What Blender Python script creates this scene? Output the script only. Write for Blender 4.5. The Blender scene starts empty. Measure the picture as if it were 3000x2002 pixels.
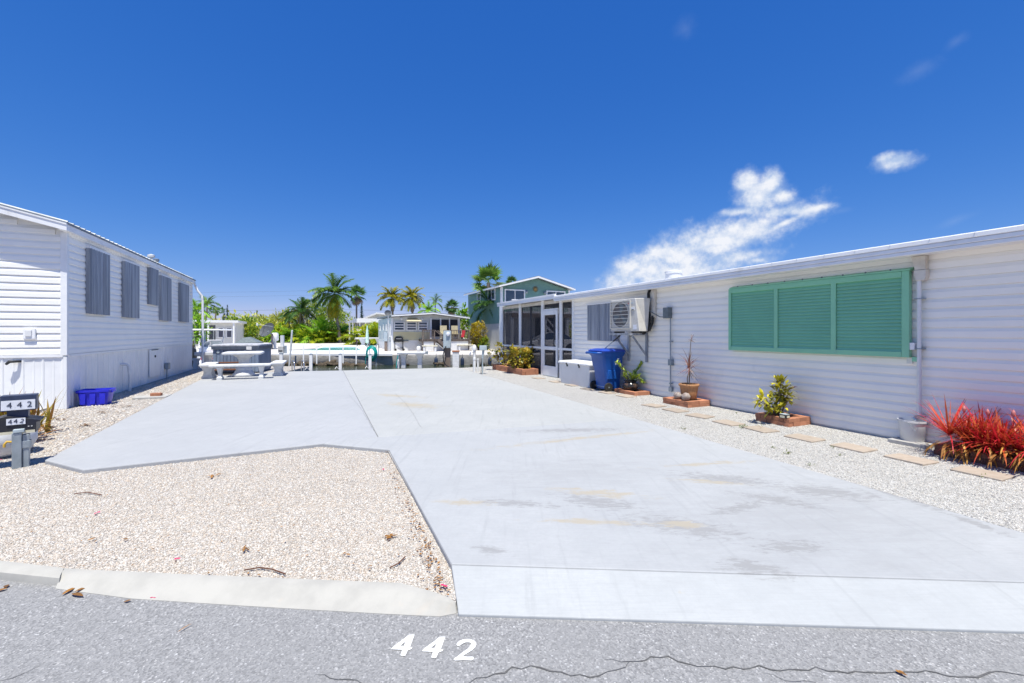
import bpy, math, random
import numpy as np
from mathutils import Vector, Matrix, Euler
from mathutils import noise as mnoise

R = math.radians
rnd = random.Random(11)
nrng = np.random.default_rng(5)
scene = bpy.context.scene
COL = scene.collection

# ------------------------------------------------------------------ camera
F, CX, HY, H = 1300.0, 1500.0, 975.0, 1.4      # focal length and horizon in photo pixels, eye height in metres
TH = math.atan(585.0 / 1300.0)                 # the lots run this far left of the view axis
CT, ST = math.cos(TH), math.sin(TH)
cam = bpy.data.cameras.new('camera')
cam.sensor_width = 36.0
cam.lens = F / 3000.0 * 36.0
cam.shift_y = -(1001.0 - HY) / 3000.0
cam.clip_start = 0.05
cam.clip_end = 9000.0
camo = bpy.data.objects.new('camera', cam)
COL.objects.link(camo)
camo.location = (0, 0, H)
camo.rotation_euler = (R(90), 0, 0)
scene.camera = camo

# ------------------------------------------------------------------ sun
SUN_EL = R(71.5)
sd = Vector((-0.031, 0.326, -1.0))
sun = bpy.data.lights.new('sun', 'SUN')
sun.energy = 4.6
sun.angle = R(0.53)
sun.color = (1.0, 0.97, 0.875)
suno = bpy.data.objects.new('sun', sun)
COL.objects.link(suno)
suno.rotation_euler = sd.to_track_quat('-Z', 'Y').to_euler()
suno.location = (0, -10, 40)

# ------------------------------------------------------------------ sky with the few clouds of that day
world = bpy.data.worlds.new('World')
scene.world = world
world.use_nodes = True
wn, wl = world.node_tree.nodes, world.node_tree.links
wn.clear()


def wnode(t, **kw):
    n = wn.new(t)
    for k, v in kw.items():
        setattr(n, k, v)
    return n


sky = wnode('ShaderNodeTexSky', sky_type='NISHITA')
sky.sun_disc = False
sky.sun_elevation = SUN_EL
sky.sun_rotation = R(180)
sky.altitude = 1200
sky.air_density = 1.0
sky.dust_density = 0.25
sky.ozone_density = 3.0
hsv = wnode('ShaderNodeHueSaturation')
hsv.inputs['Saturation'].default_value = 1.27
hsv.inputs['Value'].default_value = 1.0
wl.new(sky.outputs[0], hsv.inputs['Color'])
skytint = wnode('ShaderNodeMix', data_type='RGBA', blend_type='MULTIPLY')
skytint.inputs[0].default_value = 1.0
skytint.inputs[7].default_value = (0.80, 0.95, 1.16, 1)
wl.new(hsv.outputs[0], skytint.inputs[6])
bg_sky = wnode('ShaderNodeBackground')
bg_sky.inputs['Strength'].default_value = 0.094
sepc = wnode('ShaderNodeSeparateColor')
wl.new(skytint.outputs[2], sepc.inputs[0])
comc = wnode('ShaderNodeCombineColor')
for i_, (g_, k_) in enumerate(((1.0, .80), (.74, .55), (.50, .68))):      # colour response of the picture for the blue of the sky
    m0 = wnode('ShaderNodeMath', operation='MULTIPLY')
    m0.inputs[1].default_value = .1
    wl.new(sepc.outputs[i_], m0.inputs[0])
    m1 = wnode('ShaderNodeMath', operation='POWER')
    m1.inputs[1].default_value = g_
    wl.new(m0.outputs[0], m1.inputs[0])
    m2_ = wnode('ShaderNodeMath', operation='MULTIPLY')
    m2_.inputs[1].default_value = 10 * k_
    wl.new(m1.outputs[0], m2_.inputs[0])
    wl.new(m2_.outputs[0], comc.inputs[i_])
wl.new(comc.outputs[0], bg_sky.inputs['Color'])
tc = wnode('ShaderNodeTexCoord')
sep = wnode('ShaderNodeSeparateXYZ')
wl.new(tc.outputs['Generated'], sep.inputs[0])


def wmath(op, a, b=None, c=None):
    n = wnode('ShaderNodeMath', operation=op)
    for i, x in enumerate((a, b, c)):
        if x is None:
            continue
        if isinstance(x, (int, float)):
            n.inputs[i].default_value = x
        else:
            wl.new(x, n.inputs[i])
    return n.outputs[0]


az = wmath('ARCTAN2', sep.outputs['X'], sep.outputs['Y'])
el = wmath('ARCSINE', sep.outputs['Z'])
ae = wnode('ShaderNodeCombineXYZ')
wl.new(az, ae.inputs[0])
wl.new(el, ae.inputs[1])
nz = wnode('ShaderNodeTexNoise')
nz.inputs['Scale'].default_value = 19.0
nz.inputs['Detail'].default_value = 9.0
nz.inputs['Roughness'].default_value = 0.62
wl.new(ae.outputs[0], nz.inputs['Vector'])
nzl = wnode('ShaderNodeTexNoise')
nzl.inputs['Scale'].default_value = 44.0
nzl.inputs['Detail'].default_value = 6.0
wl.new(ae.outputs[0], nzl.inputs['Vector'])


def cloud(dx, dy, rx, ry, ang=0.0):
    a = math.atan((dx - 1175) / 1018.0)
    e = math.atan((763.7 - dy) / math.hypot(1018.0, dx - 1175))
    k = math.cos(a) / 1018.0
    m = wnode('ShaderNodeMapping', vector_type='TEXTURE')
    m.inputs['Location'].default_value = (a, e, 0)
    m.inputs['Rotation'].default_value = (0, 0, R(ang))
    m.inputs['Scale'].default_value = (rx * k, ry * k, 1)
    wl.new(ae.outputs[0], m.inputs['Vector'])
    ln = wnode('ShaderNodeVectorMath', operation='LENGTH')
    wl.new(m.outputs[0], ln.inputs[0])
    return wmath('SUBTRACT', 1.0, ln.outputs['Value'])


def cloud_max(lst):
    o = None
    for c in lst:
        v = cloud(*c)
        o = v if o is None else wmath('SMOOTH_MAX', o, v, 0.25)
    return o


solid = cloud_max([(1745, 452, 72, 62), (1716, 418, 36, 40), (1768, 424, 34, 46), (1790, 452, 42, 34), (1800, 487, 110, 22, -3), (1700, 486, 62, 16), (1860, 482, 60, 12, 4),
                   (1660, 548, 230, 52, 14), (1570, 575, 180, 60, 20), (1490, 602, 140, 60, 28), (1435, 632, 90, 52, 35), (1800, 512, 70, 13, 22), (1570, 625, 210, 60, 10),
                   (1702, 590, 84, 24, 4), (1740, 598, 50, 16), (2050, 374, 56, 26, -4), (2030, 366, 28, 18)])
wisp = cloud_max([(2192, 507, 60, 18, 18), (1570, 68, 50, 34), (2195, 95, 40, 22, 20), (2110, 160, 70, 30, 10),
                  (645, 702, 40, 14, 0), (1930, 484, 50, 14)])
nn = wmath('MULTIPLY', wmath('SUBTRACT', nz.outputs['Fac'], 0.5), 1.15)
nn2 = wmath('MULTIPLY', wmath('SUBTRACT', nzl.outputs['Fac'], 0.5), 0.55)
dens = wmath('ADD', wmath('ADD', solid, nn), nn2)
mr = wnode('ShaderNodeMapRange', interpolation_type='SMOOTHSTEP')
mr.inputs['From Min'].default_value = -0.02
mr.inputs['From Max'].default_value = 0.8
wl.new(dens, mr.inputs['Value'])
mr2 = wnode('ShaderNodeMapRange', interpolation_type='SMOOTHSTEP')
mr2.inputs['From Min'].default_value = 0.2
mr2.inputs['From Max'].default_value = 1.3
mr2.inputs['To Max'].default_value = 0.13
wl.new(wmath('ADD', wisp, nn), mr2.inputs['Value'])
cover = wmath('MULTIPLY', wmath('MAXIMUM', mr.outputs[0], mr2.outputs[0]), 0.96)
ramp = wnode('ShaderNodeValToRGB')
ramp.color_ramp.elements[0].position = 0.25
ramp.color_ramp.elements[0].color = (0.50, 0.63, 0.86, 1)
ramp.color_ramp.elements[1].position = 0.75
ramp.color_ramp.elements[1].color = (0.93, 0.95, 1.0, 1)
aeo = wnode('ShaderNodeVectorMath', operation='ADD')
aeo.inputs[1].default_value = (0.0, 0.012, 0.0)
wl.new(ae.outputs[0], aeo.inputs[0])
nzs = wnode('ShaderNodeTexNoise')
for nm_ in ('Scale', 'Detail', 'Roughness'):
    nzs.inputs[nm_].default_value = nz.inputs[nm_].default_value
wl.new(aeo.outputs[0], nzs.inputs['Vector'])
relief = wmath('MULTIPLY', wmath('SUBTRACT', nz.outputs['Fac'], nzs.outputs['Fac']), 1.6)
wl.new(wmath('ADD', wmath('MULTIPLY_ADD', dens, 0.55, 0.12), relief), ramp.inputs[0])
bg_cl = wnode('ShaderNodeBackground')
bg_cl.inputs['Strength'].default_value = 0.68
wl.new(ramp.outputs[0], bg_cl.inputs['Color'])
mixw = wnode('ShaderNodeMixShader')
wl.new(cover, mixw.inputs[0])
wl.new(bg_sky.outputs[0], mixw.inputs[1])
wl.new(bg_cl.outputs[0], mixw.inputs[2])
outw = wnode('ShaderNodeOutputWorld')
wl.new(mixw.outputs[0], outw.inputs['Surface'])

scene.view_settings.view_transform = 'Standard'
scene.view_settings.look = 'None'
scene.view_settings.gamma = 1.0
scene.view_settings.use_curve_mapping = False
scene.view_settings.exposure = 0.54
scene.cycles.max_bounces = 8
scene.cycles.transparent_max_bounces = 24
scene.cycles.use_denoising = True


# ------------------------------------------------------------------ photo pixels to places
def rg(x0, y0, s):
    return lambda zx, zy: (x0 + zx * s, y0 + zy * s)


A1, A2, A3 = rg(0, 560, .25532), rg(0, 960, .28064), rg(540, 840, .17857)
A4, A5, A6 = rg(780, 780, .20408), rg(1080, 780, .20408), rg(1340, 760, .22962)
A7, A8 = rg(1640, 780, .28058), rg(2080, 640, .49757)
B1, B2, B4 = rg(0, 1250, .6383), rg(1500, 1250, .6383), rg(1100, 1780, .17021)
C1, C2, C3 = rg(1700, 980, .11481), rg(1760, 850, .10204), rg(0, 1120, .17219)
C6, C7, C8 = rg(1900, 960, .22128), rg(2600, 1120, .1913), rg(2560, 720, .1913)


def D(x, y):                       # pixel of the 2350-wide view
    return (x * 1.27660, y * 1.27660)


def ray(p):
    return Vector(((p[0] - CX) / F, 1.0, (HY - p[1]) / F))


def G(p, z=0.0):                   # where the pixel meets level ground at height z
    d = ray(p)
    t = (z - H) / d.z
    return Vector((d.x * t, t, z))


def PY(p, y):                      # at a known distance
    d = ray(p)
    return Vector((d.x * y, y, H + d.z * y))


def lot(p):                        # world to lot coordinates (across, along, up)
    return Vector((CT * p[0] + ST * p[1], -ST * p[0] + CT * p[1], p[2]))


def unlot(u, v, z=0.0):
    return Vector((CT * u - ST * v, ST * u + CT * v, z))


def PU(p, u):                      # on a wall plane running along the lots
    d = ray(p)
    t = u / (CT * d.x + ST * d.y)
    w = Vector((d.x * t, t, H + d.z * t))
    return lot(w)


def PV(p, v):                      # on a wall plane running across the lots
    d = ray(p)
    t = v / (-ST * d.x + CT * d.y)
    w = Vector((d.x * t, t, H + d.z * t))
    return lot(w)


# ------------------------------------------------------------------ mesh helpers
class MB:
    def __init__(s):
        s.v, s.f = [], []

    def add(s, vs, fs, M=None):
        o = len(s.v)
        for v in vs:
            v = Vector(v)
            if M is not None:
                v = M @ v
            s.v.append((v.x, v.y, v.z))
        for f in fs:
            s.f.append(tuple(i + o for i in f))
        return s

    def box(s, x0, x1, y0, y1, z0, z1, M=None):
        vs = [(x0, y0, z0), (x1, y0, z0), (x1, y1, z0), (x0, y1, z0), (x0, y0, z1), (x1, y0, z1), (x1, y1, z1), (x0, y1, z1)]
        return s.add(vs, [(0, 3, 2, 1), (4, 5, 6, 7), (0, 1, 5, 4), (1, 2, 6, 5), (2, 3, 7, 6), (3, 0, 4, 7)], M)

    def cbox(s, c, size, rx=0, ry=0, rz=0):
        M = Matrix.Translation(c) @ Euler((rx, ry, rz)).to_matrix().to_4x4()
        a, b, d = size[0] / 2, size[1] / 2, size[2] / 2
        return s.box(-a, a, -b, b, -d, d, M)

    def bar(s, p, q, w, h, up=(0, 0, 1)):
        p, q = Vector(p), Vector(q)
        d = q - p
        L = d.length
        if L < 1e-6:
            return s
        y = d / L
        upv = Vector(up)
        if abs(y.dot(upv)) > .98:
            upv = Vector((1, 0, 0)) if abs(y.x) < .9 else Vector((0, 1, 0))
        x = y.cross(upv).normalized()
        z = x.cross(y)
        M = Matrix(((x.x, y.x, z.x, p.x), (x.y, y.y, z.y, p.y), (x.z, y.z, z.z, p.z), (0, 0, 0, 1)))
        return s.box(-w / 2, w / 2, 0, L, -h / 2, h / 2, M)

    def tube(s, pts, r, n=8, cap=True):
        pts = [Vector(p) for p in pts]
        m = len(pts)
        rs = [r] * m if isinstance(r, (int, float)) else list(r)
        o = len(s.v)
        t0 = (pts[1] - pts[0]).normalized()
        a = Vector((0, 0, 1)) if abs(t0.z) < .9 else Vector((1, 0, 0))
        x = t0.cross(a).normalized()
        for i in range(m):
            t = (pts[min(i + 1, m - 1)] - pts[max(i - 1, 0)]).normalized()
            x = (x - t * x.dot(t)).normalized()
            y = t.cross(x)
            for k in range(n):
                an = 2 * math.pi * k / n
                p = pts[i] + (x * math.cos(an) + y * math.sin(an)) * rs[i]
                s.v.append((p.x, p.y, p.z))
        for i in range(m - 1):
            for k in range(n):
                k2 = (k + 1) % n
                s.f.append((o + i * n + k, o + i * n + k2, o + (i + 1) * n + k2, o + (i + 1) * n + k))
        if cap:
            s.f.append(tuple(o + k for k in reversed(range(n))))
            s.f.append(tuple(o + (m - 1) * n + k for k in range(n)))
        return s

    def lathe(s, prof, n=20, c=(0, 0, 0), M=None, sx=1.0, sy=1.0, cap=True):
        vs, fs = [], []
        m = len(prof)
        for (r, z) in prof:
            for k in range(n):
                a = 2 * math.pi * k / n
                vs.append((c[0] + r * sx * math.cos(a), c[1] + r * sy * math.sin(a), c[2] + z))
        for i in range(m - 1):
            for k in range(n):
                k2 = (k + 1) % n
                fs.append((i * n + k, i * n + k2, (i + 1) * n + k2, (i + 1) * n + k))
        if cap:
            fs.append(tuple(reversed(range(n))))
            fs.append(tuple((m - 1) * n + k for k in range(n)))
        return s.add(vs, fs, M)

    def rings(s, rings, cap=True, M=None):           # loft through equal-count rings
        vs, fs = [], []
        n = len(rings[0])
        for r in rings:
            vs += list(r)
        for i in range(len(rings) - 1):
            for k in range(n):
                k2 = (k + 1) % n
                fs.append((i * n + k, i * n + k2, (i + 1) * n + k2, (i + 1) * n + k))
        if cap:
            fs.append(tuple(reversed(range(n))))
            fs.append(tuple((len(rings) - 1) * n + k for k in range(n)))
        return s.add(vs, fs, M)

    def prism(s, poly, axis, a, b, M=None):           # polygon in the two other axes, extruded along axis
        n = len(poly)

        def mk(p, w):
            if axis == 'x':
                return (w, p[0], p[1])
            if axis == 'y':
                return (p[0], w, p[1])
            return (p[0], p[1], w)
        vs = [mk(p, a) for p in poly] + [mk(p, b) for p in poly]
        fs = [tuple(reversed(range(n))), tuple(range(n, 2 * n))]
        for k in range(n):
            k2 = (k + 1) % n
            fs.append((k, k2, n + k2, n + k))
        return s.add(vs, fs, M)

    def build(s, name, mat, parent=None, smooth=None, bevel=0.0, seg=2, loc=None):
        me = bpy.data.meshes.new(name)
        me.from_pydata(s.v, [], s.f)
        me.update()
        fix_normals(me)
        if smooth is not None:
            me.shade_smooth()
            me.set_sharp_from_angle(angle=R(smooth))
        return mkobj(name, me, mat, parent, bevel, seg, loc)


def fix_normals(me):
    import bmesh
    bm = bmesh.new()
    bm.from_mesh(me)
    bmesh.ops.recalc_face_normals(bm, faces=bm.faces)
    bm.to_mesh(me)
    bm.free()


def mkobj(name, me, mat, parent=None, bevel=0.0, seg=2, loc=None):
    o = bpy.data.objects.new(name, me)
    COL.objects.link(o)
    if mat is not None and len(me.materials) == 0:
        me.materials.append(mat)
    if parent is not None:
        o.parent = parent
    if bevel:
        b = o.modifiers.new('bevel', 'BEVEL')
        b.width = bevel
        b.segments = seg
        b.limit_method = 'ANGLE'
        b.angle_limit = R(40)
        b.harden_normals = False
    if loc is not None:
        o.location = loc
    return o


def piece(src, name, parent, loc=(0, 0, 0), rot=(0, 0, 0), sc=(1, 1, 1)):
    """another object with the same mesh"""
    o = src.copy()
    o.name = name
    COL.objects.link(o)
    o.parent = parent
    o.location = loc
    o.rotation_euler = rot
    o.scale = sc
    return o


def thing(name, label, cat, loc=(0, 0, 0), rz=0.0, group=None):
    o = bpy.data.objects.new(name, None)
    o.empty_display_size = .2
    COL.objects.link(o)
    o.location = loc
    o.rotation_euler = (0, 0, rz)
    o['label'] = label
    o['category'] = cat
    if group:
        o['group'] = group
    return o


def tag(o, label, cat, group=None, kind=None):
    o['label'] = label
    o['category'] = cat
    if group:
        o['group'] = group
    if kind:
        o['kind'] = kind
    return o


def struct(o, kind='structure', label=None):
    o['kind'] = kind
    if label:
        o['label'] = label
    return o


def copy_thing(root, label=None, loc=None, rz=None, sc=None):
    def rec(o, par):
        c = o.copy()
        COL.objects.link(c)
        c.parent = par
        for ch in o.children:
            rec(ch, c)
        return c
    r = rec(root, None)
    if label:
        r['label'] = label
    if loc is not None:
        r.location = loc
    if rz is not None:
        r.rotation_euler = (0, 0, rz)
    if sc is not None:
        r.scale = (sc, sc, sc) if isinstance(sc, (int, float)) else sc
    return r


def poly_inset(poly, d):
    n = len(poly)
    area = sum(poly[i][0] * poly[(i + 1) % n][1] - poly[(i + 1) % n][0] * poly[i][1] for i in range(n))
    sg = 1 if area > 0 else -1
    out = []
    for i in range(n):
        p0, p1, p2 = Vector(poly[i - 1][:2]), Vector(poly[i][:2]), Vector(poly[(i + 1) % n][:2])
        e1, e2 = (p1 - p0).normalized(), (p2 - p1).normalized()
        n1, n2 = Vector((-e1.y, e1.x)) * sg, Vector((-e2.y, e2.x)) * sg
        b = (n1 + n2)
        k = d / max(.3, (1 + n1.dot(n2)))
        q = p1 + b * k
        out.append((q.x, q.y))
    return out


# ------------------------------------------------------------------ materials
class NT:
    def __init__(s, name):
        s.m = bpy.data.materials.new(name)
        s.m.use_nodes = True
        s.t = s.m.node_tree
        s.b = s.t.nodes['Principled BSDF']
        s.out = s.t.nodes['Material Output']

    def n(s, t, **kw):
        x = s.t.nodes.new(t)
        for k, v in kw.items():
            setattr(x, k, v)
        return x

    def l(s, a, b):
        s.t.links.new(a, b)

    def set(s, sock, v):
        if isinstance(v, (int, float, tuple)):
            sock.default_value = v
        else:
            s.l(v, sock)

    def math(s, op, a, b=None, c=None, clamp=False):
        x = s.n('ShaderNodeMath', operation=op, use_clamp=clamp)
        for i, q in enumerate((a, b, c)):
            if q is not None:
                s.set(x.inputs[i], q)
        return x.outputs[0]

    def mix(s, fac, a, b, blend='MIX'):
        x = s.n('ShaderNodeMix', data_type='RGBA', blend_type=blend)
        s.set(x.inputs[0], fac)
        s.set(x.inputs[6], a)
        s.set(x.inputs[7], b)
        return x.outputs[2]

    def pos(s, scale=None, rz=0.0, obj=False):
        if obj:
            o = s.n('ShaderNodeTexCoord').outputs['Object']
        else:
            o = s.n('ShaderNodeNewGeometry').outputs['Position']
        if scale or rz:
            m = s.n('ShaderNodeMapping')
            m.inputs['Rotation'].default_value = (0, 0, rz)
            m.inputs['Scale'].default_value = scale or (1, 1, 1)
            s.l(o, m.inputs['Vector'])
            o = m.outputs[0]
        return o

    def noise(s, vec, scale, detail=5, rough=.55, dist=0.0):
        x = s.n('ShaderNodeTexNoise')
        x.inputs['Scale'].default_value = scale
        x.inputs['Detail'].default_value = detail
        x.inputs['Roughness'].default_value = rough
        x.inputs['Distortion'].default_value = dist
        s.l(vec, x.inputs['Vector'])
        return x.outputs['Fac']

    def ramp(s, v, a, b, lo=0.0, hi=1.0):
        x = s.n('ShaderNodeMapRange', interpolation_type='SMOOTHSTEP')
        s.set(x.inputs['Value'], v)
        x.inputs['From Min'].default_value = a
        x.inputs['From Max'].default_value = b
        x.inputs['To Min'].default_value = lo
        x.inputs['To Max'].default_value = hi
        return x.outputs[0]

    def bump(s, h, strength, dist=.01, prev=None):
        x = s.n('ShaderNodeBump')
        x.inputs['Strength'].default_value = strength
        x.inputs['Distance'].default_value = dist
        s.l(h, x.inputs['Height'])
        if prev is not None:
            s.l(prev, x.inputs['Normal'])
        return x.outputs[0]

    def fin(s, col=None, rough=None, nrm=None, metal=None, spec=None):
        if col is not None:
            s.set(s.b.inputs['Base Color'], col)
        if rough is not None:
            s.set(s.b.inputs['Roughness'], rough)
        if nrm is not None:
            s.l(nrm, s.b.inputs['Normal'])
        if metal is not None:
            s.set(s.b.inputs['Metallic'], metal)
        if spec is not None:
            s.set(s.b.inputs['Specular IOR Level'], spec)
        return s.m


def C(r, g=None, b=None):
    if g is None:
        g = b = r
    return (r, g, b, 1.0)


def mat(name, c, c2=None, rough=.55, metal=0.0, nscale=6.0, lo=.35, hi=.7, bump=0.0, bscale=40.0, bdist=.004, var=0.0,
        spec=.4, obj=False, stretch=None, dirt=None, dscale=2.0, coat=0.0):
    t = NT(name)
    P = t.pos(stretch, obj=obj)
    col = C(*c) if isinstance(c, tuple) else C(c)
    n1 = t.noise(P, nscale, 6, .6)
    if c2 is None:
        c2 = tuple(x * .86 for x in col[:3])
    col = t.mix(t.ramp(n1, lo, hi), col, C(*c2))
    if dirt is not None:
        d = t.noise(P, dscale, 8, .68, .6)
        col = t.mix(t.ramp(d, .56, .74, 0, .6), col, C(*dirt))
    if var:
        oi = t.n('ShaderNodeObjectInfo')
        h = t.n('ShaderNodeHueSaturation')
        t.l(col, h.inputs['Color'])
        t.l(t.math('MULTIPLY_ADD', oi.outputs['Random'], var * 2, 1 - var), h.inputs['Value'])
        col = h.outputs[0]
    rr = t.math('MULTIPLY_ADD', n1, .2, rough - .1, clamp=True)
    nrm = None
    if bump:
        nrm = t.bump(t.noise(P, bscale, 5, .6), bump, bdist)
    if coat:
        t.b.inputs['Coat Weight'].default_value = coat
    return t.fin(col, rr, nrm, metal, spec)


M = {}
M['siding'] = mat('white_siding', (.93, .895, .825), (.89, .86, .80), .45, nscale=1.3, bump=.12, bscale=5, bdist=.012, dirt=(.76, .74, .70), dscale=.9)
M['siding_left'] = mat('white_siding_left', (.92, .90, .855), (.88, .865, .83), .45, nscale=1.3, bump=.1, bscale=9, bdist=.01)
M['trim'] = mat('white_trim', (.84, .84, .835), (.78, .78, .775), .4, nscale=3, dirt=(.52, .49, .44), dscale=1.4)
M['cream_trim'] = mat('cream_trim', (.66, .62, .55), (.55, .5, .42), .5, nscale=6, dirt=(.35, .25, .15), dscale=4)
M['skirt'] = mat('white_skirting', (.83, .83, .82), (.77, .77, .76), .45, nscale=2, dirt=(.55, .53, .49), dscale=1.6)
M['roof_metal'] = mat('grey_roof_metal', (.27, .29, .31), (.2, .22, .24), .5, .3, nscale=3)
M['galv'] = mat('galvanised_sheet', (.43, .45, .485), (.22, .24, .27), .45, .3, nscale=11.0, lo=.3, hi=.68, stretch=(1, 1, .04), dirt=(.17, .17, .19), dscale=5)
M['grey_metal'] = mat('grey_metal', (.33, .37, .40), (.24, .28, .3), .45, .3, nscale=7)
M['grey_paint'] = mat('grey_box_paint', (.17, .2, .21), (.12, .145, .15), .5, nscale=10)
M['pedestal'] = mat('pedestal_grey', (.45, .52, .55), (.36, .42, .44), .5, .1, nscale=6)
M['steel'] = mat('steel', (.72, .73, .74), (.6, .6, .6), .25, .9, nscale=12)
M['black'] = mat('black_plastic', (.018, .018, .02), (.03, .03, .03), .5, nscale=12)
M['rubber'] = mat('black_rubber', (.02, .02, .02), (.035, .034, .032), .8, nscale=14, bump=.2)
M['green'] = mat('green_shutter_paint', (.255, .575, .365), (.235, .535, .34), .42, nscale=2.5, dirt=(.23, .48, .33), dscale=3)
M['white_plastic'] = mat('white_plastic', (.74, .74, .735), (.68, .68, .67), .4, nscale=5, dirt=(.5, .48, .45), dscale=2.3)
M['box_grey'] = mat('deck_box_plastic', (.74, .735, .725), (.70, .695, .685), .5, nscale=4, bump=.15, bscale=90)
M['ac'] = mat('ac_casing', (.60, .58, .53), (.52, .5, .45), .45, nscale=5, dirt=(.4, .33, .25), dscale=3)
M['ac_dark'] = mat('ac_fins', (.16, .145, .14), (.10, .095, .09), .6, nscale=30)
M['bin_blue'] = mat('bin_blue', (.010, .085, .36), (.009, .07, .30), .38, nscale=4, bump=.12, bscale=70, dirt=(.02, .07, .22), dscale=3)
M['lid_blue'] = mat('lid_blue', (.018, .065, .42), (.014, .05, .34), .35, nscale=5)
M['tote'] = mat('tote_blue', (.025, .03, .6), (.02, .022, .48), .35, nscale=4)
M['white_paint'] = mat('white_road_paint', (.78, .78, .77), (.62, .62, .61), .75, nscale=60, lo=.45, hi=.75, dirt=(.3, .3, .3), dscale=48, bump=.8, bscale=120, bdist=.006)
M['number_black'] = mat('number_black', (.03, .035, .06), None, .5)
M['number_white'] = mat('number_plate_white', (.75, .76, .8), (.66, .67, .7), .5, nscale=20)
M['navy'] = mat('mailbox_navy', (.035, .05, .1), (.025, .035, .07), .4, nscale=12)
M['mail_black'] = mat('mailbox_black', (.018, .02, .032), (.03, .03, .03), .45, nscale=12)
M['brick'] = mat('planter_brick', (.46, .20, .11), (.36, .15, .085), .85, nscale=18, bump=.5, bscale=90, bdist=.004, var=.22, obj=True, dirt=(.55, .33, .22), dscale=9)
M['brick_dark'] = mat('planter_brick_dark', (.22, .11, .085), (.15, .075, .06), .85, nscale=18, bump=.5, bscale=90, bdist=.004, var=.22, obj=True)
M['paver'] = mat('stepping_stone', (.40, .335, .27), (.345, .28, .22), .85, nscale=12, bump=.4, bscale=80, bdist=.003, var=.1, dirt=(.3, .24, .19), dscale=6)
M['terracotta'] = mat('terracotta', (.50, .25, .11), (.38, .19, .085), .75, nscale=20, bump=.8, bscale=60, bdist=.012, dirt=(.55, .4, .25), dscale=24)
M['urn'] = mat('dark_glazed_urn', (.03, .028, .027), (.23, .12, .07), .18, nscale=9, lo=.5, hi=.7)
M['parasol'] = mat('parasol_cloth', (.62, .72, .68), (.3, .6, .5), .7, nscale=2)
M['soil'] = mat('soil', (.09, .06, .04), (.05, .035, .025), .95, nscale=30, bump=1.0, bscale=60, bdist=.02)
M['bucket'] = mat('bucket_white', (.66, .665, .66), (.6, .6, .6), .4, nscale=4)
M['slab_grey'] = mat('grey_paver', (.44, .43, .41), (.34, .33, .31), .9, nscale=14, bump=.6, bscale=70, bdist=.005)
M['coconut'] = mat('coconut_husk', (.24, .18, .15), (.42, .37, .33), .85, nscale=12, bump=.6, bscale=50, bdist=.006)
M['cast_white'] = mat('cast_concrete_white', (.66, .67, .68), (.58, .58, .58), .75, nscale=7, bump=.4, bscale=80, bdist=.004, dirt=(.36, .35, .33), dscale=4)
M['tub_board'] = mat('tub_board', (.20, .25, .34), (.15, .195, .27), .6, nscale=6, stretch=(1, 1, .2), var=.12)
M['tub_cover'] = mat('tub_cover_vinyl', (.6, .6, .62), (.42, .43, .46), .55, nscale=12, lo=.4, hi=.6)
M['tub_skirt'] = mat('tub_cover_side', (.085, .105, .145), (.06, .075, .1), .5, nscale=8)
M['redwood'] = mat('tub_step_wood', (.17, .07, .035), (.12, .05, .03), .7, nscale=10, stretch=(.3, 1, 1))
M['concrete_old'] = mat('old_concrete', (.50, .49, .47), (.40, .385, .36), .9, nscale=2.5, bump=.4, bscale=14, bdist=.02, dirt=(.24, .22, .2), dscale=1.2)
M['seawall'] = mat('seawall_concrete', (.36, .34, .31), (.26, .245, .22), .95, nscale=1.8, bump=.7, bscale=9, bdist=.05, dirt=(.1, .095, .08), dscale=.8)
M['deck_white'] = mat('white_pool_deck', (.74, .745, .75), (.68, .68, .68), .8, nscale=1.2)
M['rock'] = mat('shore_rock', (.13, .095, .06), (.06, .05, .035), .95, nscale=4, bump=1, bscale=8, bdist=.08, var=.3, obj=True)
M['beige'] = mat('beige_siding', (.74, .66, .40), (.68, .6, .35), .6, nscale=1.5, dirt=(.5, .38, .2), dscale=.9)
M['offwhite'] = mat('offwhite_wall', (.66, .66, .62), (.6, .6, .56), .6, nscale=1.5)
M['house_green'] = mat('house_green_siding', (.21, .36, .30), (.185, .32, .265), .6, nscale=1.2)
M['house_grey'] = mat('pale_grey_panel', (.52, .54, .56), (.45, .46, .48), .7, nscale=2, dirt=(.35, .35, .35), dscale=1.2)
M['deck_wood'] = mat('weathered_deck_wood', (.16, .125, .105), (.10, .08, .07), .85, nscale=5, stretch=(1, 1, .3), var=.2, dirt=(.3, .27, .24), dscale=3)
M['white_roof'] = mat('white_roof', (.78, .79, .8), (.72, .72, .73), .5, nscale=.8)
M['glassdark'] = mat('dark_window_glass', (.035, .055, .085), (.05, .07, .1), .06, nscale=2, spec=.9)
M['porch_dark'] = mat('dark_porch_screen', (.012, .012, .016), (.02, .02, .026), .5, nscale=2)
M['trunk'] = mat('palm_trunk', (.29, .25, .21), (.18, .15, .125), .95, nscale=6, stretch=(1, 1, 4), bump=.8, bscale=9, bdist=.03)
M['bark'] = mat('grey_bark', (.22, .18, .14), (.13, .105, .08), .95, nscale=7, bump=.8, bscale=16, bdist=.02)
M['pole'] = mat('concrete_pole', (.6, .6, .6), (.5, .5, .5), .8, nscale=2)
M['wire'] = mat('wire', (.06, .06, .07), None, .6)
M['hull'] = mat('boat_gelcoat', (.78, .79, .8), (.74, .74, .75), .2, nscale=1.5, coat=.4)
M['hull_blue'] = mat('boat_bottom_blue', (.02, .19, .38), (.02, .15, .3), .4, nscale=4)
M['red'] = mat('red_cushion', (.5, .03, .04), None, .6)
M['teal'] = mat('teal_hose', (.01, .33, .29), (.008, .27, .24), .4)
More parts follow.
